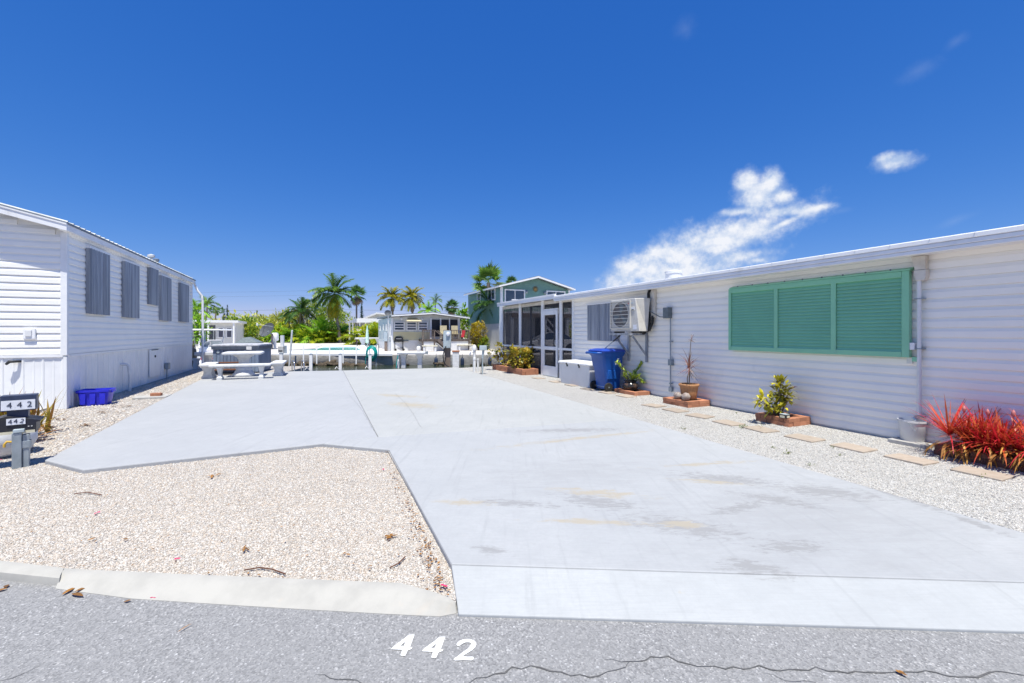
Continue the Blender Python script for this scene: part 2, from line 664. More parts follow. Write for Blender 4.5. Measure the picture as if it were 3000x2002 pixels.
M['yellow'] = mat('yellow_plastic', (.6, .38, .05), (.5, .3, .05), .5)
M['chair_cream'] = mat('chair_cream', (.62, .54, .34), None, .6)
M['fender'] = mat('fender_navy', (.03, .045, .085), (.02, .03, .05), .4)
M['dish'] = mat('dish_grey', (.10, .107, .115), (.075, .08, .088), .65, 0, nscale=5)
M['brown_post'] = mat('brown_post', (.24, .185, .15), (.18, .14, .11), .9, nscale=8, stretch=(1, 1, .3))
M['car_white'] = mat('car_white_paint', (.7, .7, .7), None, .2, coat=.8)
M['gold'] = mat('sun_ornament', (.4, .25, .08), None, .4, .5)
M['table_yellow'] = mat('pale_table', (.66, .62, .46), None, .6)
M['rust'] = mat('rusty_steel', (.2, .12, .08), (.32, .31, .3), .7, .3, nscale=9)


def leafmat(name, c1, c2, rough=.45, transl=.38, attr=True):
    t = NT(name)
    at = t.n('ShaderNodeAttribute', attribute_name='Col')
    col = t.mix(at.outputs['Fac'], C(*c1), C(*c2))
    oi = t.n('ShaderNodeObjectInfo')
    h = t.n('ShaderNodeHueSaturation')
    t.l(col, h.inputs['Color'])
    t.l(t.math('MULTIPLY_ADD', oi.outputs['Random'], .3, .85), h.inputs['Value'])
    col = h.outputs[0]
    t.fin(col, rough, spec=.35)
    tr = t.n('ShaderNodeBsdfTranslucent')
    t.l(col, tr.inputs['Color'])
    ms = t.n('ShaderNodeMixShader')
    ms.inputs[0].default_value = transl
    t.l(t.b.outputs[0], ms.inputs[1])
    t.l(tr.outputs[0], ms.inputs[2])
    t.l(ms.outputs[0], t.out.inputs['Surface'])
    return t.m


M['frond_green'] = leafmat('frond_green', (0.0714, 0.174, 0.0306), (0.204, 0.326, 0.051))
M['frond_dark'] = leafmat('frond_dark', (0.0375, 0.112, 0.0281), (0.112, 0.225, 0.0469))
M['frond_yellow'] = leafmat('frond_yellow', (0.528, 0.416, 0.024), (0.224, 0.304, 0.032))
M['frond_dead'] = leafmat('frond_dead', (.30, .22, .13), (.20, .14, .085), .8, .15)
M['areca'] = leafmat('areca_leaf', (0.612, 0.568, 0.0328), (0.163, 0.371, 0.0262))
M['areca_green'] = leafmat('areca_green_leaf', (0.433, 0.638, 0.0456), (0.137, 0.388, 0.0342))
M['bush'] = leafmat('bush_leaf', (0.13, 0.26, 0.0312), (0.364, 0.416, 0.052))
M['mangrove'] = leafmat('mangrove_leaf', (0.243, 0.324, 0.0486), (0.54, 0.513, 0.081))
M['pine'] = leafmat('pine_needle', (0.0195, 0.078, 0.0455), (0.039, 0.117, 0.065))
M['croton'] = leafmat('croton_leaf', (0.714, 0.629, 0.0255), (0.102, 0.111, 0.0306), .35, .2)
M['croton_red'] = leafmat('croton_red_leaf', (.62, .42, .06), (.22, .26, .03), .35, .2)
M['croton_rust'] = leafmat('croton_rust_leaf', (.55, .45, .03), (.30, .2, .025), .4, .25)
M['burgundy'] = leafmat('burgundy_leaf', (.16, .02, .03), (.10, .015, .02), .35, .2)
M['jade'] = leafmat('succulent_leaf', (0.6, 0.705, 0.09), (0.3, 0.435, 0.06), .35, .15)
M['dracaena'] = leafmat('dracaena_leaf', (0.312, 0.091, 0.0585), (0.39, 0.286, 0.221), .5, .15)
M['bromeliad'] = leafmat('bromeliad_leaf', (.56, .02, .04), (.46, .14, .03), .38, .25)
M['brom_dry'] = leafmat('bromeliad_dry_leaf', (0.632, 0.333, 0.0633), (0.276, 0.115, 0.0345), .6, .2)
M['brom_olive'] = leafmat('bromeliad_olive_leaf', (.30, .27, .03), (.42, .17, .05), .5, .2)
M['brom_flower'] = mat('bromeliad_flower', (.62, .26, .24), (.5, .12, .12), .6, nscale=60)
M['petal'] = mat('pink_petal', (.6, .02, .14), (.5, .02, .1), .6)
M['litter'] = leafmat('leaf_litter', (.38, .17, .03), (.16, .08, .03), .8, .1)
M['weed'] = leafmat('weed_leaf', (.10, .16, .03), (.2, .2, .05), .6, .2)
# ================================================================== THE GROUND
ZR, ZG, ZC = -0.075, -0.045, -0.02       # road, left gravel, right gravel (driveway top is 0)


def gravel_material(name, cols, gap, scale=62.0, tint=None):
    t = NT(name)
    P = t.pos()
    v = t.n('ShaderNodeTexVoronoi')
    v.inputs['Scale'].default_value = scale
    v.inputs['Randomness'].default_value = 1.0
    t.l(P, v.inputs['Vector'])
    v2 = t.n('ShaderNodeTexVoronoi', feature='DISTANCE_TO_EDGE')
    v2.inputs['Scale'].default_value = scale
    t.l(P, v2.inputs['Vector'])
    cr = t.n('ShaderNodeValToRGB')
    cr.color_ramp.interpolation = 'CONSTANT'
    while len(cr.color_ramp.elements) < len(cols):
        cr.color_ramp.elements.new(.5)
    for i, (p, c) in enumerate(cols):
        cr.color_ramp.elements[i].position = p
        cr.color_ramp.elements[i].color = C(*c)
    sp = t.n('ShaderNodeSeparateColor')
    t.l(v.outputs['Color'], sp.inputs[0])
    t.l(sp.outputs[0], cr.inputs[0])
    big = t.noise(P, .9, 6, .6)
    col = t.mix(t.ramp(big, .35, .7, 0, .35), cr.outputs[0], C(*(tint or (.4, .36, .31))))
    edge = t.ramp(v2.outputs['Distance'], .0, .08)
    col = t.mix(edge, C(*gap), col)
    nb = t.bump(edge, .9, .012)
    nb = t.bump(t.noise(P, 170, 3, .6), .5, .004, nb)
    return t.fin(col, .85, nb, spec=.3)


M['gravel_l'] = gravel_material('gravel_warm', [(0, (.62, .57, .51)), (.3, (.55, .475, .40)), (.42, (.66, .62, .57)), (.62, (.56, .51, .455)),
                                              (.74, (.58, .50, .42)), (.82, (.46, .42, .375)), (.88, (.68, .65, .61))], (.42, .37, .315), 85)
M['gravel_r'] = gravel_material('gravel_white', [(0, (.63, .61, .57)), (.3, (.55, .53, .495)), (.45, (.67, .655, .62)), (.66, (.46, .445, .42)),
                                               (.76, (.60, .55, .485)), (.83, (.36, .35, .335)), (.88, (.70, .685, .66))], (.30, .285, .26), 85, (.48, .465, .44))
M['far_sand'] = mat('far_sand', (.60, .565, .52), (.52, .48, .44), .95, nscale=.5, bump=.5, bscale=6, bdist=.05, dirt=(.4, .37, .34), dscale=.35)


def concrete_material():
    t = NT('driveway_concrete')
    P = t.pos()
    Pl = t.pos((1, 1, 1), -TH)
    base = t.mix(t.ramp(t.noise(P, .55, 6, .6), .35, .65), C(.37, .378, .383), C(.41, .416, .418))
    base = t.mix(t.ramp(t.noise(P, 5, 8, .7), .35, .75, 0, .5), base, C(.325, .332, .337))
    base = t.mix(t.ramp(t.noise(P, 28, 7, .78), .36, .70, 0, .5), base, C(.335, .339, .342))
    # broom marks
    Pb = t.pos((1.2, 40, 1), -TH)
    br = t.noise(Pb, 3.0, 4, .6)
    base = t.mix(t.ramp(br, .38, .68, 0, .38), base, C(.325, .331, .337))

    # wear: the whitish sealer is gone in patches (grey) and stained tan
    def ell(c, rx, ry, ang):
        m = t.n('ShaderNodeMapping', vector_type='TEXTURE')
        m.inputs['Location'].default_value = (c.x, c.y, 0)
        m.inputs['Rotation'].default_value = (0, 0, ang)
        m.inputs['Scale'].default_value = (rx, ry, 1000)
        t.l(P, m.inputs['Vector'])
        ln = t.n('ShaderNodeVectorMath', operation='LENGTH')
        t.l(m.outputs[0], ln.inputs[0])
        return t.math('SUBTRACT', 1.0, ln.outputs['Value'])

    def patches(lst):
        o = None
        for (x0, y0, x1, y1, w) in lst:
            a, b = G(D(x0, y0)), G(D(x1, y1))
            c = (a + b) / 2
            d = b - a
            e = ell(c, d.length / 2 * 1.25, w, math.atan2(d.y, d.x))
            o = e if o is None else t.math('MAXIMUM', o, e)
        return o
    grey = patches([(1290, 1140, 1460, 1165, .16), (1450, 1192, 1690, 1225, .17), (1660, 1295, 1810, 1312, .10), (1700, 1135, 1870, 1160, .13),
                    (1920, 1090, 2180, 1180, .07), (2180, 1180, 2300, 1225, .06), (1100, 1150, 1260, 1160, .08), (1560, 1090, 1780, 1110, .17),
                    (1640, 1180, 1760, 1150, .08), (1090, 1255, 1160, 1270, .06), (1200, 990, 1420, 985, .15), (1750, 1260, 1880, 1250, .10),
                    (1790, 1120, 2010, 1140, .2)])
    tan = patches([(1010, 1150, 1130, 1156, .07), (1290, 1125, 1470, 1140, .10), (1260, 1194, 1480, 1202, .05), (1500, 1200, 1600, 1205, .08),
                   (1520, 1072, 1720, 1058, .06), (1540, 1100, 1720, 1112, .06), (1160, 1025, 1480, 990, .08), (860, 905, 960, 912, .2), (900, 925, 1000, 935, .3)])
    Pw = t.pos((1.0, 3.2, 1), -TH + .25)
    wn1 = t.noise(Pw, 8.5, 9, .78, .3)
    wn2 = t.noise(Pw, 5.0, 9, .76, .3)
    fg = t.ramp(t.math('MULTIPLY_ADD', t.math('SUBTRACT', wn1, .5), 5.6, t.math('MAXIMUM', grey, -.75)), -.02, .75, 0, .72)
    ft = t.ramp(t.math('MULTIPLY_ADD', t.math('SUBTRACT', wn2, .5), 5.6, t.math('MAXIMUM', tan, -.75)), .0, .75, 0, .8)
    broad = patches([(1450, 1230, 2150, 1140, 1.1), (1080, 1110, 1500, 1060, .7)])
    fb = t.ramp(t.math('MULTIPLY_ADD', t.math('SUBTRACT', t.noise(Pw, 2.6, 9, .74, .5), .5), 4.0, t.math('MAXIMUM', broad, -.8)), -.1, 1.2, 0, .42)
    base = t.mix(fb, base, C(.29, .29, .293))
    base = t.mix(fg, base, C(.25, .247, .245))
    base = t.mix(ft, base, C(.37, .325, .25))
    # tyre scuffs along the drive
    Pt = t.pos((9, .55, 1), -TH + .06)
    sc = t.noise(Pt, 1.6, 7, .62)
    base = t.mix(t.ramp(sc, .52, .72, 0, .38), base, C(.28, .285, .29))
    spk = t.noise(P, 160, 2, .5)
    base = t.mix(t.ramp(spk, .62, .75, 0, .25), base, C(.36, .36, .37))
    oi = t.n('ShaderNodeObjectInfo')
    base = t.mix(1.0, base, oi.outputs['Color'], 'MULTIPLY')
    nb = t.bump(t.noise(P, 220, 4, .6), .25, .002)
    nb = t.bump(br, .12, .004, nb)
    return t.fin(base, .75, nb, spec=.25)


M['drive'] = concrete_material()


def asphalt_material():
    t = NT('old_asphalt')
    P = t.pos()
    v = t.n('ShaderNodeTexVoronoi')
    v.inputs['Scale'].default_value = 120
    t.l(P, v.inputs['Vector'])
    sp = t.n('ShaderNodeSeparateColor')
    t.l(v.outputs['Color'], sp.inputs[0])
    cr = t.n('ShaderNodeValToRGB')
    for p, c in ((.15, (.205, .203, .203)), (.5, (.262, .26, .26)), (.75, (.295, .292, .29)), (.93, (.325, .32, .315)), (.98, (.44, .43, .42))):
        e = cr.color_ramp.elements.new(p)
        e.color = C(*c)
    cr.color_ramp.elements[0].color = C(.17)
    cr.color_ramp.elements[-1].color = C(.5)
    t.l(sp.outputs[1], cr.inputs[0])
    col = t.mix(t.ramp(t.noise(P, 1.3, 7, .65), .35, .7, 0, .5), cr.outputs[0], C(.26, .258, .256))
    col = t.mix(t.ramp(t.noise(P, 14, 6, .7), .52, .72, 0, .45), col, C(.215, .213, .21))
    nb = t.bump(v.outputs['Distance'], .6, .006)
    nb = t.bump(t.noise(P, 45, 5, .7), .5, .006, nb)
    return t.fin(col, .85, nb, spec=.3)


M['asphalt'] = asphalt_material()
M['crack'] = mat('asphalt_crack', (.09, .088, .086), (.14, .138, .135), .95, nscale=30)
M['crack_pale'] = mat('concrete_hairline', (.2, .2, .2), (.26, .26, .26), .95, nscale=20)
M['curb'] = mat('curb_concrete', (.42, .405, .365), (.36, .348, .315), .85, nscale=5, bump=.3, bscale=120, bdist=.003, dirt=(.58, .44, .30), dscale=2.2)


def water_material(name, c, rough=.06, scale=2.2, strength=.25):
    t = NT(name)
    P = t.pos((1, 1.8, 1))
    h = t.noise(P, scale, 4, .55, .3)
    h2 = t.noise(P, scale * 3.3, 3, .5)
    nb = t.bump(h, strength, .12)
    nb = t.bump(h2, strength * .6, .04, nb)
    t.b.inputs['IOR'].default_value = 1.33
    return t.fin(C(*c), rough, nb, spec=.5)


M['canal'] = water_material('canal_water', (.035, .048, .024))
M['pool'] = water_material('pool_water', (.10, .46, .50), .1, 3.0, .1)


def sheet(name, pts, z, m, thick=None, parent=None):
    b = MB()
    n = len(pts)
    if thick:
        b.prism([(p[0], p[1]) for p in pts], 'z', z - thick, z)
    else:
        b.add([(p[0], p[1], z) for p in pts], [tuple(range(n))])
    return b.build(name, m, parent)


# road, water and the two banks
struct(sheet('road', [(-80, -45), (80, -45), (80, 12), (-80, 12)], ZR, M['asphalt']))
struct(sheet('canal_water', [(-400, -10), (400, -10), (400, 60), (-400, 60)], -.66, M['canal']))
e0, e1 = G(D(1050, 1410), ZR), G(D(3217, 1476), ZR)
k0, k1 = G(D(150, 1330), ZG), G(D(1010, 1384), ZG)
dr = (e1 - e0).normalized()
dk = (k0 - k1).normalized()
farR = e0 + dr * 60
farL = k1 + dk * 60
bankL, bankM, bankR = Vector((-8.35, 16.12, 0)), Vector((-2.0, 18.0, 0)), Vector((-2.0, 18.0, 0)) + Vector((6.4, 1.9, 0)) * 10
ground = sheet('ground', [farL + Vector((0, .02, 0)), k1 + Vector((0, .04, 0)), G(D(1046, 1386), ZG), G(D(1046, 1340), ZG), G(D(3000, 1396), ZG), farR + Vector((0, .4, 0)), bankR, bankM, bankL, Vector((-8.7, 19.2, 0)), Vector((-14, 18.7, 0)), Vector((-80, 12, 0))], ZG, M['gravel_l'], 1.3)
struct(ground)
far = sheet('far_ground', [(-4000, 28.32), (4000, 28.32), (4000, 7000), (-4000, 7000)], 0.0, M['far_sand'], 1.6)
struct(far)

# driveway of four poured slabs with open joints
drv = sheet('driveway', [G(D(*p)) for p in ((120, 1056), (200, 1074), (740, 1016), (890, 1030), (1036, 1290), (2740, 1345), (1058, 846), (787, 853), (645, 856), (478, 868))],
            -.02, M['slab_grey'], .2)
struct(drv)
SL = {
    'a': [(102, 1056), (190, 1078), (740, 1018), (868, 1003), (787, 850.5), (645, 853), (470, 866)],
    'b': [(868, 1003), (1458, 961), (1050, 843.5), (787, 850.5)],
    'c': [(868, 1003), (740, 1018), (892, 1032), (1035, 1295), (2788, 1350), (1458, 961)],
}
for k, pl in SL.items():
    pts = [G(D(*p)) for p in pl]
    pts = poly_inset(pts, .0015 if k != 'c' else .003)
    o = sheet('concrete_slab', pts, 0.0, M['drive'], .15, drv)
    o.color = {'a': (1, 1, 1.01, 1), 'b': (1.04, 1.035, 1.0, 1), 'c': (1.01, 1.013, 1.015, 1)}[k]
    b = o.modifiers.new('bevel', 'BEVEL')
    b.width, b.segments, b.limit_method = .012, 2, 'ANGLE'
# the apron slopes down to the road
ap = [G(D(1036, 1296.5)), G(D(2790, 1351.5)), G(D(3217, 1475), -.06), G(D(1052, 1409), -.06)]
b = MB().add(list(ap) + [p - Vector((0, 0, .15)) for p in ap], [(0, 1, 2, 3), (7, 6, 5, 4), (0, 3, 7, 4), (3, 2, 6, 7), (2, 1, 5, 6), (1, 0, 4, 5)])
o = b.build('concrete_slab', M['drive'], drv, bevel=.006)
o.color = (1.075, 1.085, 1.075, 1)

# gravel strip along the right-hand home
rp = [G(D(*p), ZC) for p in ((1052, 845), (1458, 963), (2788, 1352), (3240, 1480))]
rp2 = [(p.x + .01, p.y + .01) for p in rp]
q0, q1 = unlot(7.4, -3.2), unlot(7.4, 17.6)
rp2 = rp2[:1] + rp2[1:] + [(q0.x, q0.y), (q1.x, q1.y)]
struct(sheet('gravel_strip', rp2, ZC, M['gravel_r'], .1))

# ---------------------------------------------------------------- loose pebbles on both beds (real stones where they show)
def inside(px, py, poly):
    r = np.zeros(len(px), bool)
    n = len(poly)
    for i in range(n):
        x1, y1, x2, y2 = poly[i][0], poly[i][1], poly[(i + 1) % n][0], poly[(i + 1) % n][1]
        c = ((y1 > py) != (y2 > py)) & (px < (x2 - x1) * (py - y1) / (y2 - y1 + 1e-12) + x1)
        r ^= c
    return r


t_ = (1 + 5 ** .5) / 2
ICO_V = np.array([(-1, t_, 0), (1, t_, 0), (-1, -t_, 0), (1, -t_, 0), (0, -1, t_), (0, 1, t_), (0, -1, -t_), (0, 1, -t_), (t_, 0, -1), (t_, 0, 1), (-t_, 0, -1), (-t_, 0, 1)]) / math.hypot(1, t_)
ICO_F = np.array([(0, 11, 5), (0, 5, 1), (0, 1, 7), (0, 7, 10), (0, 10, 11), (1, 5, 9), (5, 11, 4), (11, 10, 2), (10, 7, 6), (7, 1, 8), (3, 9, 4), (3, 4, 2), (3, 2, 6), (3, 6, 8), (3, 8, 9), (4, 9, 5), (2, 4, 11), (6, 2, 10), (8, 6, 7), (9, 8, 1)])


def np_mesh(name, V, Fa, cols=None, nf=3):
    me = bpy.data.meshes.new(name)
    nv, npol = len(V), len(Fa)
    me.vertices.add(nv)
    me.vertices.foreach_set('co', V.astype(np.float32).ravel())
    me.loops.add(npol * nf)
    me.loops.foreach_set('vertex_index', Fa.astype(np.int32).ravel())
    me.polygons.add(npol)
    me.polygons.foreach_set('loop_start', np.arange(0, npol * nf, nf, dtype=np.int32))
    me.update(calc_edges=True)
    if cols is not None:
        ca = me.color_attributes.new('Col', 'FLOAT_COLOR', 'POINT')
        ca.data.foreach_set('color', cols.astype(np.float32).ravel())
    return me


def rot_mats(n, rng):
    q = rng.normal(size=(n, 4))
    q /= np.linalg.norm(q, axis=1, keepdims=True)
    w, x, y, z = q.T
    return np.stack([1 - 2 * (y * y + z * z), 2 * (x * y - z * w), 2 * (x * z + y * w), 2 * (x * y + z * w), 1 - 2 * (x * x + z * z), 2 * (y * z - x * w),
                     2 * (x * z - y * w), 2 * (y * z + x * w), 1 - 2 * (x * x + y * y)], 1).reshape(n, 3, 3)


def pebbles(name, poly, holes, n, z, rlo, rhi, palette, m, near=2.2):
    xs = [p[0] for p in poly]
    ys = [p[1] for p in poly]
    x = nrng.uniform(min(xs), max(xs), n * 4)
    y = nrng.uniform(min(ys), max(ys), n * 4)
    ok = inside(x, y, poly)
    for h in holes:
        ok &= ~inside(x, y, h)
    ok &= nrng.random(len(x)) < np.clip((near / np.maximum(y, .1)) ** 2.0, .0, 1)
    ok &= np.abs(x) < y * 1.25 + .4
    x, y = x[ok][:n], y[ok][:n]
    k = len(x)
    r = nrng.uniform(rlo, rhi, k) * np.clip(1 + (y - 3) * .04, 1, 1.6)
    S = nrng.uniform(.7, 1.25, (k, 3)) * r[:, None]
    S[:, 2] *= .7
    V = ICO_V[None] * nrng.uniform(.8, 1.15, (k, 12, 1)) * S[:, None]
    ang = nrng.uniform(0, 6.28, k)
    ca, sa = np.cos(ang), np.sin(ang)
    tl = nrng.normal(0, .35, k)
    Vx = V[..., 0] * ca[:, None] - V[..., 1] * sa[:, None]
    Vy = V[..., 0] * sa[:, None] + V[..., 1] * ca[:, None]
    Vz = V[..., 2] + Vx * tl[:, None] * .5
    V = np.stack([Vx + x[:, None], Vy + y[:, None], Vz + z + r[:, None] * .12], -1)
    Fa = (ICO_F[None] + (np.arange(k) * 12)[:, None, None]).reshape(-1, 3)
    pal = np.array(palette)
    c = pal[nrng.integers(0, len(pal), k)] * nrng.uniform(.85, 1.12, (k, 1))
    c = np.concatenate([c, np.ones((k, 1))], 1)
    cols = np.repeat(c, 12, 0)
    me = np_mesh(name, V.reshape(-1, 3), Fa, cols)
    return mkobj(name, me, m)


t = NT('pebble')
at = t.n('ShaderNodeAttribute', attribute_name='Col')
M['pebble'] = t.fin(at.outputs['Color'], .8, spec=.3)
WARM = [tuple(k * q for k, q in zip((.84, .825, .80), c)) for c in [(.66, .61, .55), (.69, .655, .61), (.56, .485, .41), (.61, .55, .485), (.55, .505, .45), (.62, .53, .44), (.70, .68, .64), (.48, .435, .385), (.66, .62, .57)]]
COOL = [tuple(k * q for k, q in zip((.86, .85, .83), c)) for c in [(.67, .65, .61), (.70, .685, .655), (.6, .585, .555), (.52, .505, .48), (.63, .585, .52), (.44, .43, .41), (.69, .67, .635), (.55, .515, .47), (.35, .34, .33)]]
ga = [farL * .12 + k1 * .88, k1, e0, G(D(892, 1032)), G(D(740, 1018)), G(D(190, 1078)), G(D(102, 1056)), G(D(-200, 1000), ZG), G(D(-300, 1350), ZR)]
bed = [G(D(*p), ZG) for p in ((-160, 1295), (150, 1309), (920, 1344), (1040, 1384), (1034, 1300), (893, 1040), (740, 1026), (190, 1088), (100, 1064), (-160, 1040))]
struct(pebbles('gravel_pebbles', bed, [], 62000, ZG, .0035, .0095, WARM, M['pebble'], 3.2), 'stuff')
bedr = [G(D(*p), ZC) for p in ((1500, 975), (2788, 1354), (3200, 1480))] + [unlot(7.05, 0.5), unlot(7.05, 10)]
struct(pebbles('white_gravel_pebbles', bedr, [], 46000, ZC, .0032, .008, COOL, M['pebble'], 4.2), 'stuff')
bedl = [G(D(*p), ZG) for p in ((40, 1062), (100, 1056), (470, 866), (440, 856), (160, 930), (40, 960))]
struct(pebbles('side_gravel_pebbles', bedl, [], 9000, ZG, .008, .018, WARM, M['pebble'], 7.0), 'stuff')

# ---------------------------------------------------------------- kerb: an upright piece, then a rolled one
def curb(name, back, front, prof, label):
    """loft a cross-section between the back line and the front line"""
    rings = []
    for bk, fr in zip(back, front):
        bk, fr = G(D(*bk), ZG), G(D(*fr), ZR)
        rings.append([(bk.x + (fr.x - bk.x) * s, bk.y + (fr.y - bk.y) * s, z) for s, z in prof])
    o = MB().rings(rings).build(name, M['curb'], None, smooth=35)
    tag(o, label, 'kerb', 'kerb pieces along the road')


curb('curb', [(-420, 1244), (148, 1311)], [(-420, 1290), (135, 1346)],
     [(0, -.14), (0, -.034), (.06, -.022), (.78, -.024), (.9, -.034), (.98, ZR + .004), (1.0, -.14)], 'upright concrete kerb piece with a dark vertical face at the left of the road')
bk = [(150, 1311), (300, 1318), (500, 1327), (700, 1335), (920, 1344), (985, 1362), (1030, 1378), (1044, 1390)]
fr = [(127, 1352), (300, 1375), (500, 1388), (700, 1400), (880, 1410), (960, 1414), (1010, 1416), (1047, 1409)]
curb('curb', bk, fr, [(0, -.14), (0, -.034), (.05, -.024), (.34, -.024), (.45, -.032), (.72, -.055), (1.0, ZR + .003), (1.0, -.14)],
     'long rolled concrete kerb ending in a rounded nose at the driveway')

# ---------------------------------------------------------------- cracks in the asphalt
def ribbon(name, pts, w, z, m, parent):
    P = []
    for i in range(len(pts) - 1):
        a, c = pts[i], pts[i + 1]
        n = max(2, int((c - a).length / .035))
        for k in range(n):
            P.append(a.lerp(c, k / n))
    P.append(pts[-1])
    vs, fs = [], []
    for i, p in enumerate(P):
        d = (P[min(i + 1, len(P) - 1)] - P[max(i - 1, 0)]).normalized()
        nr = Vector((-d.y, d.x, 0))
        q = p + nr * rnd.gauss(0, .006)
        ww = w * rnd.uniform(.4, 1.5) * min(1, i / 5, (len(P) - 1 - i) / 5) + .0006
        vs += [(q.x + nr.x * ww, q.y + nr.y * ww, z), (q.x - nr.x * ww, q.y - nr.y * ww, z)]
        if i:
            fs.append((2 * i - 2, 2 * i - 1, 2 * i + 1, 2 * i))
    return MB().add(vs, fs).build(name, m, parent)


road = bpy.data.objects['road']
for L, w in (([B2(*p) for p in ((420, 1068), (540, 1080), (640, 1065), (720, 1068), (850, 1103), (1100, 1110), (1230, 1122), (1400, 1115), (1500, 1130), (1700, 1135), (1900, 1125), (2000, 1150), (2100, 1160), (2200, 1135), (2500, 1150))], .0026),
             ([B1(*p) for p in ((2080, 1200), (2150, 1176), (2230, 1150), (2350, 1110), (2480, 1112), (2620, 1150), (2750, 1142), (2870, 1105), (2890, 1078))], .003),
             ([B1(*p) for p in ((1450, 1140), (1550, 1165), (1640, 1162), (1700, 1178), (1800, 1200))], .0025),
             ([B1(*p) for p in ((-40, 1185), (60, 1150), (200, 1095))], .002),
             ([B2(*p) for p in ((1150, 1125), (1250, 1165), (1400, 1180))], .0015)):
    ribbon('crack', [G(p, ZR) for p in L], w, ZR + .003, M['crack'], road)

for L, w in (([D(*p) for p in ((905, 902), (930, 925), (948, 950), (968, 985))], .0012), ([D(*p) for p in ((800, 905), (830, 940), (850, 975), (866, 1001))], .001),
             ([D(*p) for p in ((1740, 1395), (1690, 1405), (1640, 1432))], .0011),
             ([D(*p) for p in ((1230, 1010), (1320, 1000), (1420, 985))], .0009)):
    ribbon('hairline_crack', [G(p, 0) for p in L], w, .0028, M['crack_pale'], drv) if L[0][1] < 1300 * 1.2766 else None

# ---------------------------------------------------------------- the house number painted on the road
def flat_glyph(name, outlines, mapping, m, parent, thick=0.0):
    cu = bpy.data.curves.new(name, 'CURVE')
    cu.dimensions = '2D'
    cu.fill_mode = 'BOTH'
    for ol in outlines:
        s = cu.splines.new('POLY')
        s.points.add(len(ol) - 1)
        for i, p in enumerate(ol):
            s.points[i].co = (p[0], -p[1], 0, 1)
        s.use_cyclic_u = True
    tmp = bpy.data.objects.new('tmp', cu)
    COL.objects.link(tmp)
    dg = bpy.context.evaluated_depsgraph_get()
    me = bpy.data.meshes.new_from_object(tmp.evaluated_get(dg))
    bpy.data.objects.remove(tmp)
    for v in me.vertices:
        v.co = mapping((v.co.x, -v.co.y))
    me.name = name
    me.materials.clear()
    fix_normals(me)
    return mkobj(name, me, m, parent)


GLYPH4 = [[(575, 470), (675, 466), (596, 682), (636, 684), (622, 716), (558, 738), (514, 832), (480, 836), (428, 826), (460, 728), (276, 720), (272, 706), (350, 640), (480, 545)],
          [(518, 588), (424, 660), (488, 664)]]
GLYPH2 = [[(1395, 640), (1402, 615), (1450, 572), (1530, 546), (1620, 543), (1690, 562), (1728, 598), (1735, 640), (1715, 690), (1650, 745), (1560, 800), (1495, 843), (1600, 848), (1665, 845), (1690, 855), (1682, 898),
           (1650, 913), (1520, 906), (1370, 914), (1346, 902), (1352, 878), (1400, 848), (1500, 772), (1590, 708), (1640, 658), (1650, 620), (1615, 600), (1555, 600), (1495, 625), (1455, 656), (1415, 662)]]


def road_map(p):
    return G(B4(*p), ZR + .0035)


num = thing('painted_number', 'white number 442 painted on the grey asphalt road', 'road marking')
flat_glyph('digit', GLYPH4, road_map, M['white_paint'], num)
flat_glyph('digit', [[(x + 530, y + 36) for x, y in ol] for ol in GLYPH4], road_map, M['white_paint'], num)
flat_glyph('digit', GLYPH2, road_map, M['white_paint'], num)
# ================================================================== LEAF TOOLS
class LB:
    """collects leaves: a strip of quads each, with one tint value per leaf"""
    def __init__(s):
        s.v, s.f, s.c = [], [], []

    def strap(s, base, d, L, w, droop=.5, n=4, tint=None, side=None, fold=0.0, prof=None):
        base, d = Vector(base), Vector(d).normalized()
        if side is None:
            side = d.cross(Vector((0, 0, 1)))
            if side.length < .05:
                side = Vector((1, 0, 0))
        side = Vector(side).normalized()
        tint = rnd.random() if tint is None else tint
        o = len(s.v)
        p = base.copy()
        dd = d.copy()
        for i in range(n + 1):
            t = i / n
            ww = w * (prof(t) if prof else (math.sin(math.pi * min(1, .18 + .82 * t)) ** .8 if t < 1 else .02))
            up = side.cross(dd).normalized()
            a, b = p - side * ww / 2 + up * fold * ww, p + side * ww / 2 + up * fold * ww
            s.v += [(a.x, a.y, a.z), (b.x, b.y, b.z)]
            s.c += [tint, tint]
            if i:
                k = o + 2 * i
                s.f.append((k - 2, k - 1, k + 1, k))
            p = p + dd * (L / n)
            dd = (dd + Vector((0, 0, -droop / n))).normalized()

    def build(s, name, m, parent=None):
        V = np.array(s.v)
        Fa = np.array(s.f)
        c = np.array(s.c)
        cols = np.stack([c, c, c, np.ones_like(c)], 1)
        me = np_mesh(name, V, Fa, cols, 4)
        return mkobj(name, me, m, parent)


def rdir(up_lo, up_hi):
    a = rnd.uniform(0, 2 * math.pi)
    e = rnd.uniform(up_lo, up_hi)
    return Vector((math.cos(a) * math.cos(e), math.sin(a) * math.cos(e), math.sin(e)))


LEAFP = lambda t: (math.sin(math.pi * (.06 + .9 * t)) ** .9)


